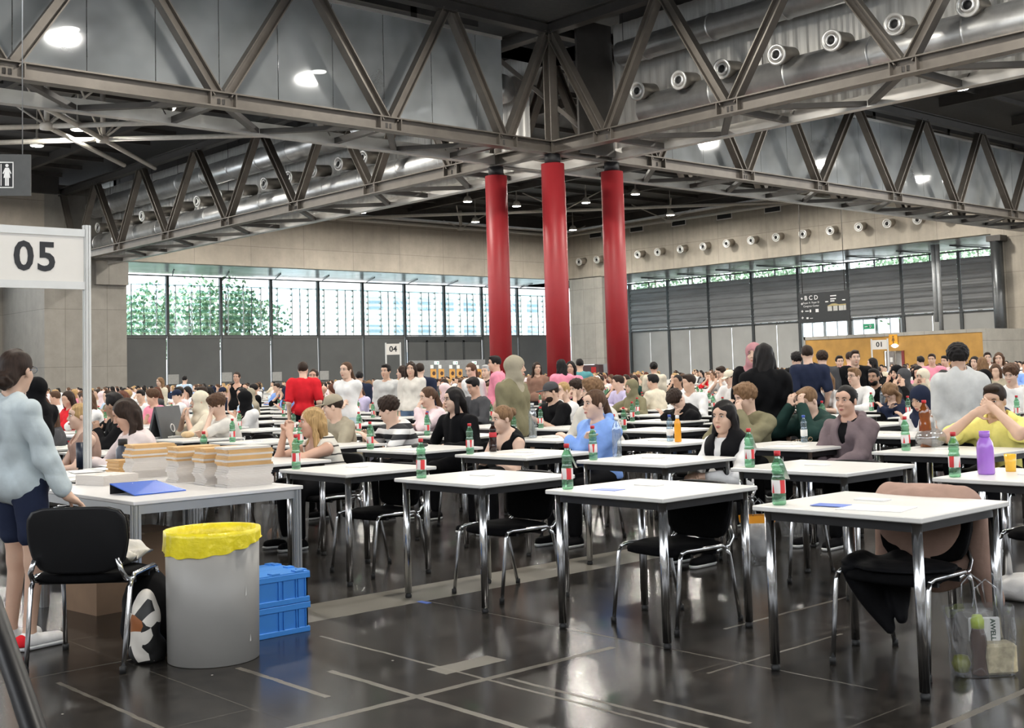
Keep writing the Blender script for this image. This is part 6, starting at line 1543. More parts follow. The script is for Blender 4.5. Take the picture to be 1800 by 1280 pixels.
def crate(z, label, lid):
    t = empty('folding_crate', (3.10, 5.86, z), label=label, cat='crate')
    L, D_, Hh = 0.59, 0.39, 0.163; m = MB()
    m.box(0.01, L - 0.01, 0.01, 0.02, 0.012, Hh - 0.012).box(0.01, L - 0.01, D_ - 0.02, D_ - 0.01, 0.012, Hh - 0.012).box(0.01, 0.02, 0.01, D_ - 0.01, 0.012, Hh - 0.012).box(L - 0.02, L - 0.01, 0.01, D_ - 0.01, 0.012, Hh - 0.012).box(0.01, L - 0.01, 0.01, D_ - 0.01, 0.008, 0.014)
    m.box(0, L, 0, D_, 0, 0.03, bev=0.003)
    m.build('crate_wall', crate_m, t)
    MB().box(0, L, -0.003, 0.018, Hh - 0.032, Hh, bev=0.002).box(0, L, D_ - 0.018, D_ + 0.003, Hh - 0.032, Hh).box(-0.002, 0.018, 0, D_, Hh - 0.032, Hh).box(L - 0.018, L + 0.002, 0, D_, Hh - 0.032, Hh).build('rim', crate_m, t)
    r = MB()
    for x in (0.03, 0.22, 0.24, 0.39, 0.42, 0.50, 0.515, 0.56): r.box(x, x + 0.006, 0.0, 0.012, 0.03, Hh - 0.03)
    for y in (0.04, 0.12, 0.24, 0.34): r.box(L - 0.012, L, y, y + 0.006, 0.03, Hh - 0.03)
    r.build('rib', crate_m, t)
    if lid:
        l = MB(); n = 10
        for side in (0, 1):
            y0, y1 = (0.0, D_ / 2) if side == 0 else (D_ / 2 + 0.002, D_)
            l.box(0.0, L, y0, y1, Hh, Hh + 0.006)
        l.build('lid_flap', crate_m, t)
        g = MB()
        for x in (0.05, 0.2, 0.35, 0.5): g.box(x, x + 0.05, -0.001, 0.05, Hh + 0.006, Hh + 0.013).box(x + 0.03, x + 0.08, D_ - 0.05, D_, Hh + 0.006, Hh + 0.013)
        for y in (0.03, 0.16, 0.30): g.box(L - 0.045, L, y, y + 0.05, Hh + 0.006, Hh + 0.013)
        g.build('lid_hook', crate_m, t)
crate(0.0, 'blue folding crate on the floor, lower of the two by the bin', False)
crate(0.165, 'blue folding crate with closed lid, stacked on another by the bin', True)
# cardboard box, backpack and patterned bag under and beside the desk
card = mat('cardboard', (0.20, 0.125, 0.075), 0.8, var=0.12, scale=4)
t = empty('cardboard_box', (3.05, 7.25, 0), R(6), label='brown cardboard box standing under the desk', cat='box')
MB().box(0, 0.62, 0, 0.42, 0, 0.46).build('carton', card, t); MB().box(0.29, 0.33, -0.001, 0.421, 0.455, 0.4625).build('tape_strip', mat('tape', (0.3, 0.2, 0.12), 0.3), t)
def soft(name, label, cat_, parts, m, h=0.012, wr=0.006, cut=0.0, seed=1, lo=None, hi=None, **kw):
    P = np.array([q[1] for q in parts]); F = Field(P.min(0) - 0.3, P.max(0) + 0.3, h)
    for kd, *a in parts:
        if kd == 'e': F.ell(*a)
        else: F.cone(*a)
    F.wrinkle(wr, 38, seed); F.plane_cut((0, 0, -1), -cut)
    return obj(name, F.mesh(name, m), label=label, cat=cat_, **kw)
soft('backpack', 'black backpack on the floor behind the grey bin', 'backpack', [('e', (2.86, 6.12, 0.2), (0.13, 0.15, 0.23), None, 0.05), ('e', (2.80, 6.08, 0.12), (0.10, 0.12, 0.12), None, 0.05)], cloth('black'), 0.012, 0.008, 0.0)
pm = bpy.data.materials.new('zigzag_print'); pm.use_nodes = True; nt = pm.node_tree; tc = nt.nodes.new('ShaderNodeTexCoord'); vo = nt.nodes.new('ShaderNodeTexVoronoi'); vo.inputs['Scale'].default_value = 14
rp = nt.nodes.new('ShaderNodeValToRGB'); rp.color_ramp.interpolation = 'CONSTANT'; rp.color_ramp.elements[0].color = (0.01, 0.01, 0.01, 1); rp.color_ramp.elements[1].position = 0.55; rp.color_ramp.elements[1].color = (0.7, 0.66, 0.6, 1)
e3 = rp.color_ramp.elements.new(0.8); e3.color = (0.3, 0.10, 0.03, 1); nt.links.new(tc.outputs['Object'], vo.inputs['Vector']); nt.links.new(vo.outputs['Color'], rp.inputs[0]); nt.links.new(rp.outputs[0], nt.nodes['Principled BSDF'].inputs['Base Color']); MATS['zigzag_print'] = pm
soft('tote_bag', 'black, white and rust patterned tote bag leaning behind the bin', 'bag', [('e', (2.72, 5.86, 0.17), (0.07, 0.08, 0.20), None, 0.03), ('e', (2.74, 5.88, 0.06), (0.09, 0.09, 0.08), None, 0.03)], pm, 0.01, 0.007, 0.0)
# tripod at the very left edge
p1, p2 = at_dist(-4, 1095, 2.62), at_dist(62, 1290, 2.30); dr = (p2 - p1) / abs(p2[2] - p1[2]); apex = p1 - dr * 0.55; foot = p1 + dr * p1[2]
t = empty('tripod', label='black tripod leg with a clamp at the lower left corner', cat='tripod')
for k, f in enumerate((foot, V3(2 * apex[0] - foot[0] - 0.3, 2 * apex[1] - foot[1] + 0.3, 0), V3(apex[0] - 0.75, apex[1] - 0.1, 0))):
    lg = MB().tube([apex, apex + (f - apex) * 0.55, apex + (f - apex) * 0.551, f], [0.021, 0.021, 0.018, 0.018], 14).build('leg', plast_black, t)
    q = apex + (f - apex) * 0.60; u = unit(f - apex)
    MB().tube([q - u * 0.02, q + u * 0.02], 0.028, 12).build('clamp', plast_black, lg)
MB().tube([apex - V3(0, 0, 0.05), apex + V3(0, 0, 0.12)], 0.03, 12).build('centre_column', plast_black, t)

# ------------------------------------------------------------------ jacket on the nearest chair, bags on the floor
jk = cloth('camel'); X0, Y0 = cell(0, 0); cx, cy = X0 + 0.57, Y0 + 0.43
F = Field((cx - 0.1, cy - 0.45, 0.0), (cx + 0.55, cy + 0.45, 0.98), 0.0085)
F.cone((cx + 0.245, cy - 0.19, 0.73), (cx + 0.245, cy + 0.19, 0.73), 0.075, 0.075, 0.03, sc=(0.75, 1, 1))
F.ell((cx + 0.285, cy, 0.55), (0.045, 0.26, 0.26), None, 0.03)
F.ell((cx + 0.19, cy + 0.02, 0.62), (0.025, 0.22, 0.17), None, 0.03)
F.cone((cx + 0.26, cy + 0.22, 0.70), (cx + 0.29, cy + 0.27, 0.22), 0.06, 0.055, 0.03, sc=(0.7, 1, 1)); F.cone((cx + 0.27, cy - 0.21, 0.70), (cx + 0.31, cy - 0.27, 0.28), 0.06, 0.05, 0.03, sc=(0.7, 1, 1))
F.wrinkle(0.006, 30, 5)
obj('draped_jacket', F.mesh('draped_jacket', jk), label='brown jacket draped over the back of the nearest chair', cat='jacket')
F = Field((cx - 0.3, cy - 0.4, 0.05), (cx + 0.4, cy + 0.5, 0.55), 0.01)
F.ell((cx, cy, 0.452), (0.22, 0.24, 0.022), None, 0.02); F.cone((cx - 0.05, cy + 0.20, 0.42), (cx + 0.02, cy + 0.10, 0.14), 0.09, 0.03, 0.04, sc=(1.2, 0.6, 1)); F.cone((cx + 0.12, cy + 0.1, 0.4), (cx + 0.05, cy + 0.05, 0.2), 0.09, 0.03, 0.04, sc=(1.2, 0.6, 1)); F.wrinkle(0.006, 30, 2)
obj('black_coat', F.mesh('black_coat', cloth('black')), label='black coat spilling off the seat of the nearest chair', cat='coat')
bagm = glassy('clear_bag_film', (0.95, 0.96, 0.97), 0.94, 0.12, haze=0.035, dustcol=(0.75, 0.75, 0.75), rough=0.07)
bagm2 = glassy('clear_bag_film_milky', (0.9, 0.9, 0.9), 0.8, 0.16, haze=0.22, dustcol=(0.75, 0.73, 0.7), rough=0.12)
def clear_bag(cx, cy, w, d_, hh, rz, label, m=None, handle=True, seed=1, top=None):
    t = empty('clear_bag', (cx, cy, 0), R(rz), label=label, cat='bag'); b = MB(); rs = random.Random(seed); ph = rs.uniform(0, 6)
    def f(u, v):
        a = 2 * PI * u; c, s_ = math.cos(a), math.sin(a); sq = (abs(c) ** 4 + abs(s_) ** 4) ** -0.25
        k = 0.86 + 0.16 * v + 0.05 * math.sin(5 * a + 6 * v + ph) * v + 0.02 * math.sin(11 * a - 9 * v)
        return (w / 2 * c * sq * k, d_ / 2 * s_ * sq * k * (1 - 0.35 * v), 0.002 + hh * v)
    b.grid(f, 64, 14, True, True); b.poly([(x * 0.86, y * 0.86, 0.002) for x, y, _ in [f(i / 24, 0) for i in range(24)]]); b.build('bag_film', m or bagm, t)
    if top: b = MB(); b.grid(lambda u, v: tuple(np.array(f(u, 0.86 + 0.15 * v)) * V3(1.02, 1.02, 1)), 64, 4, True, True); b.build('bag_band', top, t)
    if handle:
        for sd in (1, -1): MB().tube([(-w * 0.18, sd * d_ * 0.3, hh), (-w * 0.16, sd * d_ * 0.36, hh + 0.09), (0, sd * d_ * 0.4, hh + 0.13), (w * 0.16, sd * d_ * 0.36, hh + 0.09), (w * 0.18, sd * d_ * 0.3, hh)], 0.0045, 6).build('handle', m or bagm, t)
    return t
clear_bag(5.20, 2.70, 0.30, 0.18, 0.30, -38, 'clear plastic bag holding a brown bottle and food beside the nearest table')
# its contents
amber = mat('amber_drink', (0.05, 0.014, 0.005), 0.2, var=0.1); lime = mat('lime_cap', (0.48, 0.62, 0.02), 0.35)
t = empty('drink_bottle', (5.165, 2.695, 0.004), label='brown drink bottle with a lime green cap inside the clear bag', cat='bottle')
MB().lathe([(0, 0), (0.036, 0.0), (0.038, 0.01), (0.030, 0.08), (0.036, 0.13), (0.036, 0.16), (0.026, 0.20), (0.025, 0.212), (0, 0.212)], n=24).build('bottle_body', amber, t)
MB().lathe([(0.028, 0.205), (0.029, 0.24), (0.024, 0.25), (0.02, 0.262), (0, 0.264)], n=20).build('bottle_cap', lime, t)
MB().box(-0.075, 0.075, -0.05, 0.05, 0, 0.135, Matrix.Rotation(R(-38), 4, 'Z'), bev=0.012).build('lunch_box', mat('lunch_box', (0.55, 0.47, 0.30), 0.4, var=0.3, scale=30), loc=(5.25, 2.655, 0.004), label='pale plastic lunch box with food inside the clear bag', cat='box')
MB().lathe([(0, 0), (0.03, 0.01), (0.042, 0.045), (0.030, 0.078), (0, 0.084)], n=18).build('green_pear', mat('pear', (0.20, 0.21, 0.02), 0.4, var=0.2, scale=20), loc=(5.135, 2.765, 0.004), label='yellow-green pear at the bottom of the clear bag', cat='fruit')
t = empty('snack_pouch', label='white snack pouch with dark lettering in the clear bag', cat='pouch')
Mf = facing((5.235, 2.70, 0.19), (0.74, -0.67, 0), (0, 0, 1)); MB().box(-0.07, 0.07, -0.055, 0.055, -0.008, 0.008, Mf, bev=0.006).build('pouch', paper, t)
text_mesh('lettering', 'AWELL', 0.03, mat('ink_green', (0.02, 0.06, 0.04), 0.5), Mf @ Matrix.Translation((0.035, 0, 0.0085)) @ Matrix.Rotation(R(-90), 4, 'Z'), 0.0006, 0.001, t)
def bag_at(px, py, w, d_, hh, label, **k):
    p = at_z(px, py, 0); return clear_bag(p[0], p[1], w, d_, hh, k.pop('rz', -40), label, **k)
bag_at(1335, 992, 0.24, 0.16, 0.34, 'clear bag with an orange rim holding a white cloth bundle', top=mat('bag_orange', (0.9, 0.36, 0.02), 0.4), seed=3)
p = at_z(1335, 985, 0); soft('cloth_bundle', 'crumpled white cloth bundle inside the orange-rimmed bag', 'cloth', [('e', (p[0], p[1], 0.19), (0.085, 0.075, 0.10), None, 0.03), ('e', (p[0] + 0.02, p[1], 0.09), (0.075, 0.065, 0.07), None, 0.03)], cloth('white'), 0.01, 0.008, 0.003)
bag_at(1403, 942, 0.30, 0.18, 0.20, 'low clear bag on the floor behind the nearest table', m=bagm2, seed=5)
bag_at(490, 962, 0.26, 0.15, 0.36, 'clear bag with snacks on the floor left of a table leg', m=bagm2, seed=6)
bag_at(523, 950, 0.20, 0.15, 0.34, 'tall crumpled clear bag beside the snack bag', m=bagm2, seed=7)
for px, py, m_, lb in ((480, 955, (0.7, 0.3, 0.12), 'orange snack packet inside the left clear bag'), (497, 950, (0.75, 0.68, 0.55), 'cream bread roll inside the left clear bag')):
    p = at_z(px, py, 0); soft('snack_packet', lb, 'packet', [('e', (p[0], p[1], 0.07), (0.05, 0.04, 0.06), None, 0.01)], mat('snack_' + str(px), m_, 0.5), 0.008, 0.004, 0.004)
bag_at(885, 898, 0.36, 0.2, 0.26, 'crumpled clear bag on the floor behind a front row chair', m=bagm2, seed=8)
wb = at_z(1800, 1052, 0); soft('carrier_bag', 'white carrier bag lying on the floor at the right edge', 'bag', [('e', (wb[0], wb[1], 0.06), (0.17, 0.16, 0.08), None, 0.03), ('e', (wb[0] - 0.1, wb[1] + 0.12, 0.05), (0.09, 0.1, 0.06), None, 0.03)], mat('carrier_white', (0.72, 0.70, 0.68), 0.4, var=0.05, bump=0.006, bscale=20), 0.011, 0.009, 0.0)
MB().box(-0.02, 0.02, -0.05, 0.05, 0, 0.0015).build('blue_tape', mat('tape_blue', (0.08, 0.2, 0.75), 0.4), loc=(4.62, 6.03, 0.0005), label='short strip of blue tape stuck to the floor', cat='tape')

# ------------------------------------------------------------------ bottles and things one can tell apart on the tables
def on_table(tr_or_fn, px, py, label, rz=0.0, s=1.0):
    p = at_z(px, py, TZ); p[0], p[1] = snap(p[0], p[1]); o = clone(tr_or_fn); o.location = (p[0], p[1], TZ + 0.0006); o.rotation_euler = (0, 0, rz); o.scale = (s, s, s); o['label'] = label
    if 'group' in o: del o['group']
    return o
b1 = make_bottle('water_bottle', glass_clear, None, cap_white, 1.0, 1.0, prof=STR, cap=(0.283, 0.30)); WB = tree_of(b1)
b2 = make_bottle('juice_bottle', orange_j, None, cap_white, 1.0, 0.9, prof=[(0, 0), (0.03, 0), (0.034, 0.006), (0.034, 0.12), (0.031, 0.15), (0.033, 0.17), (0.018, 0.2), (0.016, 0.21)], cap=(0.205, 0.235), rim=0.018); JB = tree_of(b2)
b3 = make_bottle('cola_bottle', cola_m, mat('label_redplain', (0.5, 0.02, 0.03), 0.4), ink, 1.0, 1.0, lab=(0.12, 0.16)); CB = tree_of(b3)
b4 = make_bottle('small_water_bottle', water_m, paper, cap_blue, 0.95, 0.95); SB = tree_of(b4)
purple = mat('purple_plastic', (0.36, 0.15, 0.62), 0.25, var=0.05, coat=0.4)
b5 = make_bottle('sports_bottle', purple, None, purple, 1.0, 1.0, prof=[(0, 0), (0.038, 0), (0.042, 0.008), (0.042, 0.13), (0.038, 0.16), (0.024, 0.185), (0.022, 0.19)], cap=(0.188, 0.218), rim=0.026); PB = tree_of(b5)
tea = make_bottle('tea_bottle', glassy('tea_liquid', (0.75, 0.28, 0.08), 0.5, 0.1, haze=0.3, dustcol=(0.55, 0.16, 0.03)), mat('label_tea', (0.62, 0.04, 0.05), 0.4, var=0.4, scale=14), cap_red, 1.0, 1.25, lab=(0.09, 0.16), prof=[(0, 0), (0.032, 0), (0.036, 0.01), (0.036, 0.18), (0.030, 0.21), (0.034, 0.25), (0.028, 0.29), (0.012, 0.325), (0.011, 0.335)], cap=(0.333, 0.355)); TB = tree_of(tea)
on_table(WB, 1075, 803, 'large clear water bottle in front of the pale blue hoodie', s=0.98)
on_table(WB, 937, 770, 'tall clear water bottle on the table left of the pale blue hoodie', s=1.15)
on_table(CB, 842, 793, 'half-full cola bottle beside the black tank top')
on_table(SB, 1178, 776, 'clear bottle with blue cap between a green and an orange bottle')
on_table(JB, 1192, 777, 'orange juice bottle with a white cap next to the blue-capped bottle')
on_table(TB, 1628, 786, 'big clear bottle of red iced tea before the navy headscarf')
on_table(SB, 1447, 774, 'light blue water bottle in front of the mauve hoodie', s=0.95)
on_table(PB, 1734, 834, 'purple sports bottle on the table at the right edge', s=1.12)
on_table(SB, 787, 757, 'small clear bottle with dark blue cap by the striped shirt')
on_table(WB, 1553, 722, 'tall pale water bottle left of the straw-haired person lying on the table', s=1.1)
on_table(SB, 1735, 712, 'blue water bottle beside the ear of the yellow t-shirt person')
on_table(WB, 687, 700, 'clear bottle in front of the grey hooded person')
p = at_z(1777, 829, TZ); MB().lathe([(0, 0), (0.028, 0), (0.034, 0.10), (0.031, 0.10), (0.026, 0.004)], n=20).build('juice_glass', yellow_j, loc=tuple(p), label='glass of yellow-orange juice at the right edge table', cat='glass')
for tr in (WB, JB, CB, SB, PB, TB): remove_tree(tr)
def lump(name, px, py, r, col, label, cat_, z=TZ, wr=0.004, h=0.008, mt=None):
    p = at_z(px, py, z)
    if z == TZ: p[0], p[1] = snap(p[0], p[1], min(0.3, r[0]))
    return soft(name, label, cat_, [('e', (p[0], p[1], z + r[2] * 0.9), r, None, 0.01)], mt or mat(name + '_' + str(px), col, 0.5, var=0.15, scale=20), h, wr, z + 0.0005)
lump('snack_bag', 815, 776, (0.07, 0.06, 0.035), (0.80, 0.70, 0.25), 'yellow crisp bag on the table before the black tank top', 'snack')
lump('pencil_case', 738, 787, (0.09, 0.035, 0.022), (0.015, 0.015, 0.015), 'dark pencil case on the table behind the front bottle', 'pencil case')
lump('food_packet', 975, 731, (0.07, 0.05, 0.025), (0.7, 0.62, 0.35), 'yellow food packet on a table behind the black tank top', 'food')
lump('bread_roll', 318, 769, (0.08, 0.06, 0.04), (0.62, 0.45, 0.25), 'bread roll in paper on a table behind the booklet piles', 'bread')
lump('food_wrapper', 628, 760, (0.08, 0.04, 0.012), (0.75, 0.66, 0.52), 'cream wrapper on the table of the striped shirt', 'wrapper')
lump('cloth_pouch', 1340, 752, (0.09, 0.06, 0.025), (0.55, 0.50, 0.45), 'beige cloth pouch right of the black vest', 'pouch')
lump('plastic_bag', 1672, 778, (0.15, 0.10, 0.075), None, 'crumpled clear plastic bag before the yellow t-shirt', 'bag', mt=bagm2, wr=0.008)
lump('plastic_bag', 1745, 770, (0.12, 0.1, 0.05), None, 'crumpled clear bag with bread at the yellow t-shirt elbow', 'bag', mt=bagm2, wr=0.008)
lump('clear_jug', 532, 722, (0.10, 0.09, 0.13), None, 'hanging clear plastic bag held by the person in red', 'bag', mt=bagm2, wr=0.008, z=0.85)
lump('pen', 1358, 775, (0.05, 0.012, 0.006), (0.25, 0.12, 0.55), 'purple pen on the table of the mauve hoodie', 'pen')
p = at_z(1418, 777, TZ); g = MB()
for sd in (0, 1): g.tube([(p[0] + 0.03 * math.cos(a) + 0.07 * sd, p[1] + 0.01, TZ + 0.02 + 0.018 * math.sin(a)) for a in [2 * PI * i / 12 for i in range(12)]], 0.0025, 5, closed=True)
g.tube([(p[0] - 0.03, p[1] + 0.01, TZ + 0.03), (p[0] - 0.02, p[1] + 0.14, TZ + 0.003)], 0.002, 5); g.tube([(p[0] + 0.1, p[1] + 0.01, TZ + 0.03), (p[0] + 0.09, p[1] + 0.14, TZ + 0.003)], 0.002, 5)
g.build('eyeglasses', mat('tortoise', (0.25, 0.18, 0.1), 0.3), label='pair of glasses lying on the table of the mauve hoodie', cat='glasses')
p = at_z(1450, 890, TZ)
# a-frame board far left
ab = mat('board_grey', (0.09, 0.095, 0.10), 0.5); c = at_dist(293, 720, 15.6); t = empty('a_frame_board', (c[0], c[1], 0), R(38), label='dark grey a-frame board with a white figure outline', cat='board')
for sd in (1, -1):
    Mx = Matrix.Translation((0, 0, 1.12)) @ Matrix.Rotation(R(13 * sd), 4, 'X')
    MB().box(-0.32, 0.32, -0.012, 0.012, -1.15, 0, Mx).build('board_leaf', ab, t)
    if sd == -1:
        ic = MB(); Mi = Mx @ Matrix.Translation((0, -0.014, 0)) @ Matrix.Rotation(R(90), 4, 'X')
        ic.tube([Mi @ Vector((0.05 * math.cos(a), -0.28 + 0.05 * math.sin(a), 0)) for a in [2 * PI * i / 14 for i in range(14)]], 0.008, 5, closed=True)
        for dx in (-0.06, 0.06): ic.tube([Mi @ Vector((dx - 0.04, -0.62, 0)), Mi @ Vector((dx - 0.04, -0.42, 0)), Mi @ Vector((dx, -0.38, 0)), Mi @ Vector((dx + 0.04, -0.42, 0)), Mi @ Vector((dx + 0.04, -0.62, 0))], 0.008, 5)
        ic.build('figure_icon', cap_white, t)

# ------------------------------------------------------------------ far signs, orange wall, partition
c = at_dist(48, 308, 26); r = Vector((math.cos(_yaw), -math.sin(_yaw), 0)); r = Vector((0.86, -0.51, 0)).normalized(); rr = 26 / 2112.0
sg = mat('sign_grey', (0.07, 0.073, 0.074), 0.5); t = empty('washroom_sign', label='hanging grey sign with a white woman pictogram at the upper left', cat='sign')
Mx = facing(at_dist(12, 308, 26), r, (0, 0, 1))
MB().box(-0.6, 0.46, -0.42, 0.42, -0.03, 0.03, Mx).build('sign_panel', sg, t)
MB().box(-0.42, 0.125, -0.26, 0.26, 0.031, 0.034, Mx).build('icon_field', ink, t)
b = MB()
for x0, x1, y0, y1 in ((-0.42, 0.135, 0.245, 0.265), (-0.42, 0.135, -0.265, -0.245), (0.115, 0.135, -0.26, 0.26), (-0.11, -0.095, -0.22, 0.22)): b.box(x0, x1, y0, y1, 0.034, 0.038, Mx)
b.build('icon_border', cap_white, t)
for ox in (0.01, -0.22):
    w = MB(); w.lathe([(0.032, 0), (0.032, 0.004)], (0, 0, 0), 16, Mx @ Matrix.Translation((ox, 0.19, 0.034)), smooth=False)
    w.prism([(ox - 0.035, 0.145), (ox + 0.035, 0.145), (ox + 0.085, 0.03), (ox + 0.065, 0.02), (ox + 0.042, 0.07), (ox + 0.065, -0.06), (ox + 0.036, -0.06), (ox + 0.036, -0.22), (ox + 0.004, -0.22), (ox + 0.004, -0.06), (ox - 0.004, -0.06), (ox - 0.004, -0.22), (ox - 0.036, -0.22), (ox - 0.036, -0.06), (ox - 0.065, -0.06), (ox - 0.042, 0.07), (ox - 0.065, 0.02), (ox - 0.085, 0.03)], 0.034, 0.038, Mx)
    w.build('pictogram', cap_white, t)
for x in (-0.45, 0.30): 
    q = Mx @ Vector((x, 0.42, 0)); MB().tube([q, (q.x, q.y, 15.6)], 0.012, 5).build('hanger', alu, t)
# direction sign
XS = 66.0; a, b_ = on_x(1403, 514, XS), on_x(1494, 562, XS); y1, y0 = a[1], on_x(1493, 540, XS)[1]; zt, zb = on_x(1450, 513, XS)[2], on_x(1450, 566, XS)[2]
t = empty('direction_sign', label='black hanging direction sign with letters B C D and a hall plan', cat='sign')
sgb = mat('sign_black', (0.022, 0.024, 0.026), 0.45)
MB().box(XS, XS + 0.08, y0, y1, zb, zt).build('sign_panel', sgb, t)
Mx = facing((XS - 0.012, (y0 + y1) / 2, (zb + zt) / 2), (0, -1, 0), (0, 0, 1)); Wd, Hd = y1 - y0, zt - zb
text_mesh('lettering', 'B C D', 0.40, cap_white, Mx @ Matrix.Translation((-Wd * 0.24, Hd * 0.33, 0)), 0.002, 0.004, t)
text_mesh('lettering', 'Foyer A  Foyer D', 0.17, cap_white, Mx @ Matrix.Translation((-Wd * 0.245, Hd * 0.17, 0)), 0.002, 0.0, t)
text_mesh('lettering', 'Congress Center', 0.17, cap_white, Mx @ Matrix.Translation((-Wd * 0.245, Hd * 0.06, 0)), 0.002, 0.0, t)
ic = MB()
for k, yy in enumerate((0.33, 0.15, -0.10, -0.32)):
    ic.box(-Wd * 0.45, -Wd * 0.41, Hd * yy - 0.03, Hd * yy + 0.03, 0, 0.004, Mx).box(-Wd * 0.435, -Wd * 0.425, Hd * yy - 0.08, Hd * yy + 0.08, 0, 0.004, Mx)
ic.box(-Wd * 0.37, -Wd * 0.30, -Hd * 0.12, -Hd * 0.09, 0, 0.004, Mx).box(-Wd * 0.28, -Wd * 0.25, -Hd * 0.15, -Hd * 0.06, 0, 0.004, Mx).box(-Wd * 0.16, -Wd * 0.10, -Hd * 0.16, -Hd * 0.05, 0, 0.004, Mx).box(-Wd * 0.35, -Wd * 0.31, -Hd * 0.37, -Hd * 0.31, 0, 0.004, Mx).box(-Wd * 0.28, -Wd * 0.22, -Hd * 0.36, -Hd * 0.34, 0, 0.004, Mx)
for x0, x1, yy in ((0.14, 0.26, 0.33), (0.14, 0.25, 0.23), (0.14, 0.22, 0.16), (0.04, 0.10, 0.15), (0.37, 0.43, 0.17)): ic.box(Wd * x0, Wd * x1, Hd * yy, Hd * (yy + 0.035), 0, 0.004, Mx)
ic.build('symbols', cap_white, t)
pl = MB()
for k, x0 in enumerate((0.08, 0.19, 0.30, 0.39)): pl.box(Wd * x0, Wd * (x0 + (0.085 if k < 3 else 0.05)), -Hd * 0.15, Hd * 0.01, 0, 0.004, Mx)
pl.build('plan_blocks', mat('plan_grey', (0.5, 0.5, 0.48), 0.5), t)
pl = MB(); pl.prism([(Wd * 0.08, Hd * 0.015), (Wd * 0.44, Hd * 0.015), (Wd * 0.44, Hd * 0.06), (Wd * 0.30, Hd * 0.05), (Wd * 0.24, Hd * 0.09), (Wd * 0.17, Hd * 0.09), (Wd * 0.08, Hd * 0.03)], 0, 0.004, Mx); pl.build('plan_roof', mat('plan_gold', (0.4, 0.33, 0.15), 0.5), t)
for yy in (y0 + 0.3, y1 - 0.3): MB().tube([(XS + 0.04, yy, zt), (XS + 0.04, yy, 15.6)], 0.025, 6).build('hanger', steel_d, t)
# orange wall box
XO = 70.0; yl, yr = on_x(1416, 600, XO)[1], on_x(1728, 600, XO)[1]; zo = on_x(1570, 585, XO)[2]
yd0, yd1 = on_x(1590, 640, XO)[1], on_x(1554, 640, XO)[1]; zd = on_x(1572, 617, XO)[2]
strct('wall_orange', MB().box(XO, XO + 0.15, yd1, yl, 0, zo - 0.22).box(XO, XO + 0.15, yr, yd0, 0, zo - 0.22).box(XO, XO + 0.15, yd0, yd1, zd, zo - 0.22), orange_m)
strct('wall_orange_frame', MB().box(XO - 0.04, XO + 0.2, yr, yl + 0.12, zo - 0.22, zo).box(XO - 0.04, XO + 0.2, yl, yl + 0.14, 0, zo).box(XO - 0.05, XO + 0.2, yr - 0.22, yr, 0, zo).box(XO + 0.2, 79, yr - 0.1, yr, 0, zo).box(XO, 79, yl, yl + 0.1, 0, zo), conc_py)
strct('wall_orange_inner', MB().box(XO + 2.0, XO + 2.1, yd0 - 1, yd1 + 1, 0, zd + 0.4), panel_w)
grd = mat('door_grey', (0.22, 0.20, 0.19), 0.5)
dl = strct('door_40', MB().box(XO + 0.04, XO + 0.10, (yd0 + yd1) / 2, yd1 - 0.12, 0, zd - 0.03), grd)
MB().box(XO + 0.03, XO + 0.04, yd1 - 0.62, yd1 - 0.42, 1.45, 1.75).build('notice', paper, dl)
strct('trim_door_red', MB().box(XO - 0.05, XO + 0.05, yd0 - 0.02, yd0 + 0.16, 0, zd), mat('door_red', (0.22, 0.03, 0.03), 0.5))
strct('trim_door_column', MB().box(XO + 0.3, XO + 0.5, yd0 + 0.35, yd0 + 0.75, 0, zd + 0.2), mat('pillar_pale', (0.6, 0.6, 0.58), 0.5))
c = on_x(1570, 597, XO - 0.06); t = empty('restroom_plate', label='square orange plate with a dark figure over the wall door', cat='sign'); Mx = facing(c, (0, -1, 0), (0, 0, 1))
MB().box(-0.30, 0.30, -0.33, 0.33, -0.03, 0, Mx, ).build('sign_panel', mat('plate_orange', (0.80, 0.38, 0.03), 0.5), t)
w = MB(); w.lathe([(0.06, 0), (0.06, 0.004)], n=14, M_=Mx @ Matrix.Translation((0, 0.18, 0)), smooth=False); w.prism([(-0.06, 0.1), (0.06, 0.1), (0.12, -0.1), (0.05, -0.08), (0.04, -0.26), (-0.04, -0.26), (-0.05, -0.08), (-0.12, -0.1)], 0, 0.004, Mx); w.build('pictogram', mat('plate_brown', (0.22, 0.10, 0.02), 0.5), t)
c = on_x(1573, 608, XO - 0.2); t = empty('wall_light', label='white glowing light under the orange plate', cat='lamp'); MB().lathe([(0, -0.14), (0.2, -0.1), (0.38, 0.0), (0.2, 0.1), (0, 0.14)], tuple(c), 14, sy=0.5).build('shade', mat('glow_soft', (1, 1, 1), 0.4, emit=2.2), t); MB().box(c[0] + 0.1, XO, c[1] - 0.03, c[1] + 0.03, c[2] - 0.03, c[2] + 0.03).build('bracket', alu, t)
c = on_x(1527, 574, 87.6); t = empty('exit_sign', label='green emergency exit sign over the orange wall', cat='sign'); Mx = facing(c, (0, -1, 0), (0, 0, 1)); gm = mat('exit_green', (0.02, 0.28, 0.13), 0.4, emit=0.35)
MB().box(-0.5, 0.5, -0.22, 0.22, -0.05, 0, Mx).build('sign_panel', gm, t); MB().box(c[0], 88.1, c[1] - 0.05, c[1] + 0.05, c[2] - 0.05, c[2] + 0.05).build('bracket', alu, t); MB().box(-0.36, -0.1, -0.04, 0.04, 0, 0.01, Mx).box(0.1, 0.2, -0.12, 0.12, 0, 0.01, Mx).box(0.02, 0.3, 0.0, 0.05, 0, 0.01, Mx).build('pictogram', cap_white, t)
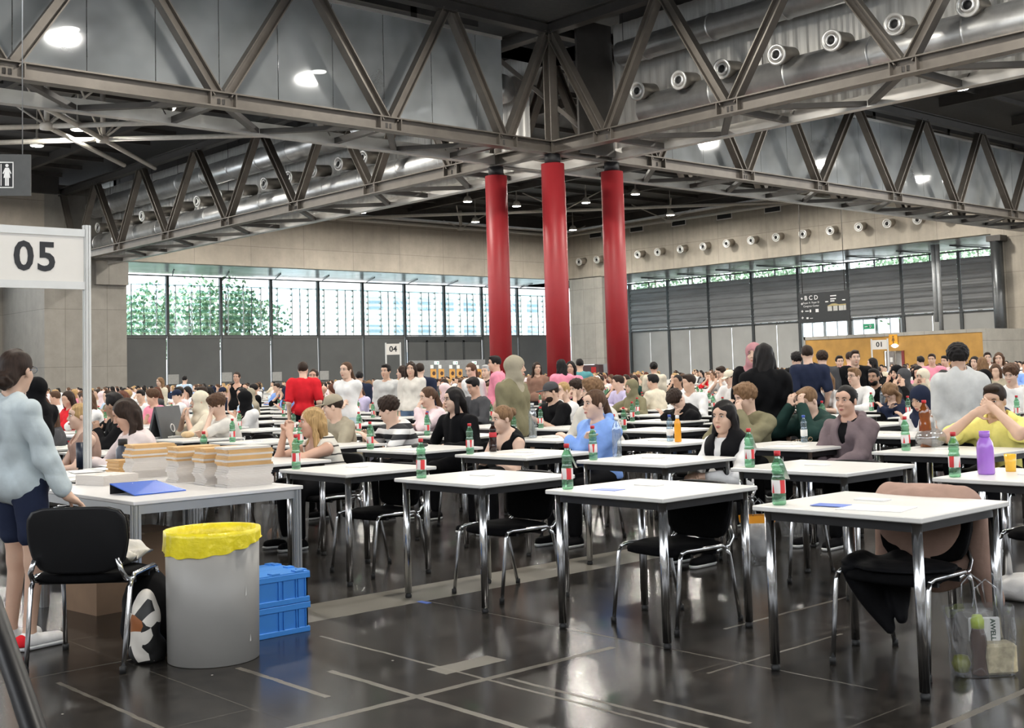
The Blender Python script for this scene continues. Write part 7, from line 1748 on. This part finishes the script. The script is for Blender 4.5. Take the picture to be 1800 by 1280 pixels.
# tall pipes and the silo-like duct at the right pier
pm_ = mat('pipe_silver', (0.5, 0.52, 0.54), 0.4, 0.3)
for k, px in enumerate((1643, 1651)):
    a = on_x(px, 500, 82.0); MB().tube([(82, a[1], 3.4 if k else 4.3), (82, a[1], 10.0)], 0.16, 14).build('downpipe', pm_, label=f'vertical silver downpipe, {"right" if k else "left"} one of the pair above the orange wall', cat='pipe')
a = on_x(1755, 500, 78.6); t = empty('vertical_duct', label='tall dark vertical duct beside the right concrete pier', cat='duct'); MB().tube([(78.6, a[1], 0), (78.6, a[1], 9.4)], 0.40, 20).build('duct_pipe', mat('duct_dark', (0.10, 0.105, 0.11), 0.35, 0.7), t); MB().box(78.2, 79.2, a[1] - 0.5, a[1] + 0.5, 9.4, 9.8).build('bracket', steel_d, t)
MB().box(76, 77.5, a[1] - 2.2, a[1] - 0.6, 0, 2.4).build('service_cabinet', mat('cabinet_grey', (0.16, 0.18, 0.185), 0.5), label='grey service cabinet beside the dark vertical duct', cat='cabinet')
# fire cabinet at the corner pier
c = on_x(1038, 656, 79.0); t = empty('fire_cabinet', label='dark cabinet with red fire signs under the pale corner pier', cat='cabinet'); MB().box(78.6, 79.25, 75.9, 79.7, 0, 2.0).build('cabinet_body', mat('cabinet_dark', (0.09, 0.05, 0.055), 0.5), t)
MB().box(78.57, 78.6, 76.2, 76.8, 1.3, 1.8).box(78.57, 78.6, 76.2, 76.8, 0.5, 1.1).box(78.57, 78.6, 77.8, 78.5, 0.5, 1.0).build('fire_sign', mat('fire_red', (0.5, 0.03, 0.03), 0.5), t)
# grey partition with orange posters and lit exit signs
YP = 78.5; xa, xb = on_y(719, 640, YP)[0], on_y(853, 640, YP)[0]; zp = on_y(790, 633, YP)[2]
strct('partition', MB().box(xa, xb, YP, YP + 0.1, 0, zp), mat('partition_grey', (0.20, 0.205, 0.21), 0.6))
post_m = mat('poster_orange', (0.62, 0.32, 0.08), 0.5, var=0.1)
first = None
for k, px in enumerate((762, 776, 795, 808, 842)):
    c = on_y(px, 659, YP - 0.02); t = empty('orange_poster', label='orange poster with a round dark emblem on the grey partition', cat='poster', group='orange posters on the grey partition'); Mx = facing(c, (1, 0, 0), (0, 0, 1))
    MB().box(-0.30, 0.30, -0.48, 0.48, -0.015, 0, Mx).build('poster_sheet', post_m, t); MB().lathe([(0.10, 0), (0.17, 0), (0.17, 0.004), (0.10, 0.004)], n=18, M_=Mx @ Matrix.Translation((0.05, 0.12, 0)), smooth=False).build('emblem', mat('emblem_dark', (0.08, 0.04, 0.03), 0.5), t); MB().box(-0.3, 0.02, 0.52, 0.82, -0.015, 0, Mx).build('notice', paper, t)
for k, px in enumerate((768, 801, 834)):
    c = on_y(px, 638, YP - 0.3); t = empty('exit_sign', label='small glowing green and white exit sign above the orange posters', cat='sign', group='exit signs above the orange posters'); Mx = facing(c, (1, 0, 0), (0, 0, 1))
    MB().box(-0.22, 0.22, -0.13, 0.13, -0.05, 0, Mx).build('sign_panel', mat('exit_glow', (0.85, 1.0, 0.9), 0.4, emit=1.6), t); MB().box(0.02, 0.14, -0.08, 0.08, 0, 0.006, Mx).build('pictogram', gm, t); MB().box(c[0] - 0.02, c[0] + 0.02, YP - 0.3, YP + 0.1, c[2] - 0.02, c[2] + 0.02).build('bracket', alu, t)
for k, (px, py) in enumerate(((305, 667), (399, 663), (487, 662), (570, 660))):
    c = on_y(px, py, YG - 0.12); MB().box(-0.45, 0.45, -0.02, 0, -0.38, 0.38).build('wall_notice', mat('notice_grey', (0.42, 0.42, 0.41), 0.5), loc=tuple(c), label='pale notice plate on the grey shades', cat='notice', group='notice plates on the grey shades')

# ------------------------------------------------------------------ beyond the glass: trees, a pale building, paving
strct('ground_outside', MB().box(20, 150, 92, 150, -0.3, -0.05).box(92, 150, -20, 92, -0.3, -0.05), mat('paving', (0.45, 0.45, 0.43), 0.8))
leaf = mat('foliage', (0.34, 0.50, 0.32), 0.6, var=0.35, scale=2.0); bark = mat('bark', (0.12, 0.09, 0.07), 0.8)
leaf_src = None
def tree_obj(x, y, hgt, r, seed, label, group):
    t = empty('tree', (x, y, 0), label=label, cat='tree', group=group); MB().tube([(0, 0, 0), (0.2, 0.1, hgt * 0.55), (0.1, -0.1, hgt * 0.8)], [0.22, 0.15, 0.06], 8).build('trunk', bark, t)
    rs = np.random.default_rng(seed); n = 1100; c = rs.normal(size=(n, 3)); c /= np.linalg.norm(c, axis=1)[:, None]; c *= (rs.uniform(0.25, 1, n) ** 0.5)[:, None] * r * (1 + 0.25 * np.sin(c[:, :1] * 5 + seed)); c[:, 2] = c[:, 2] * 0.85 + hgt * 0.66
    a = rs.normal(size=(n, 3)); a /= np.linalg.norm(a, axis=1)[:, None]; b = np.cross(a, rs.normal(size=(n, 3))); b /= np.linalg.norm(b, axis=1)[:, None]; s_ = 0.22
    V = np.stack([c + a * s_, c + b * s_ * 0.6, c - a * s_, c - b * s_ * 0.6], 1).reshape(-1, 3)
    me = bpy.data.meshes.new('foliage'); me.from_pydata(V.tolist(), [], [(4 * i, 4 * i + 1, 4 * i + 2, 4 * i + 3) for i in range(n)]); me.materials.append(leaf); obj('foliage', me, t)
for k, (px, d, hg, r) in enumerate(((250, 108, 10.5, 3.4), (330, 112, 11, 3.8), (395, 108, 11.5, 3.6), (435, 112, 10, 3.4), (285, 118, 9, 3.6))):
    p = at_dist(px, 560, d); tree_obj(p[0], p[1], hg, r, k, 'leafy green tree outside behind the left louvred windows', 'trees beyond the left windows')
for k, (px, d) in enumerate(((1150, 128), (1215, 126), (1290, 124), (1350, 122), (1400, 120), (1580, 118), (1650, 118), (1720, 116))):
    p = at_dist(px, 500, d); tree_obj(p[0], p[1], 14.5, 4.4, 10 + k, 'tall green tree outside behind the right window strip', 'trees beyond the right wall')
t = empty('office_building', label='pale building with rows of windows beyond the left louvres', cat='building')
MB().box(84, 140, 122, 134, 0, 30).build('facade', mat('facade_pale', (0.80, 0.78, 0.76), 0.7), t)
wn = mat('facade_glass', (0.35, 0.4, 0.45), 0.2)
for k in range(14):
    for z in (3, 6.4, 9.8, 13.2):
        MB().box(86 + k * 3.8, 88 + k * 3.8, 121.9, 122.0, z, z + 1.5).build('window', wn, t)
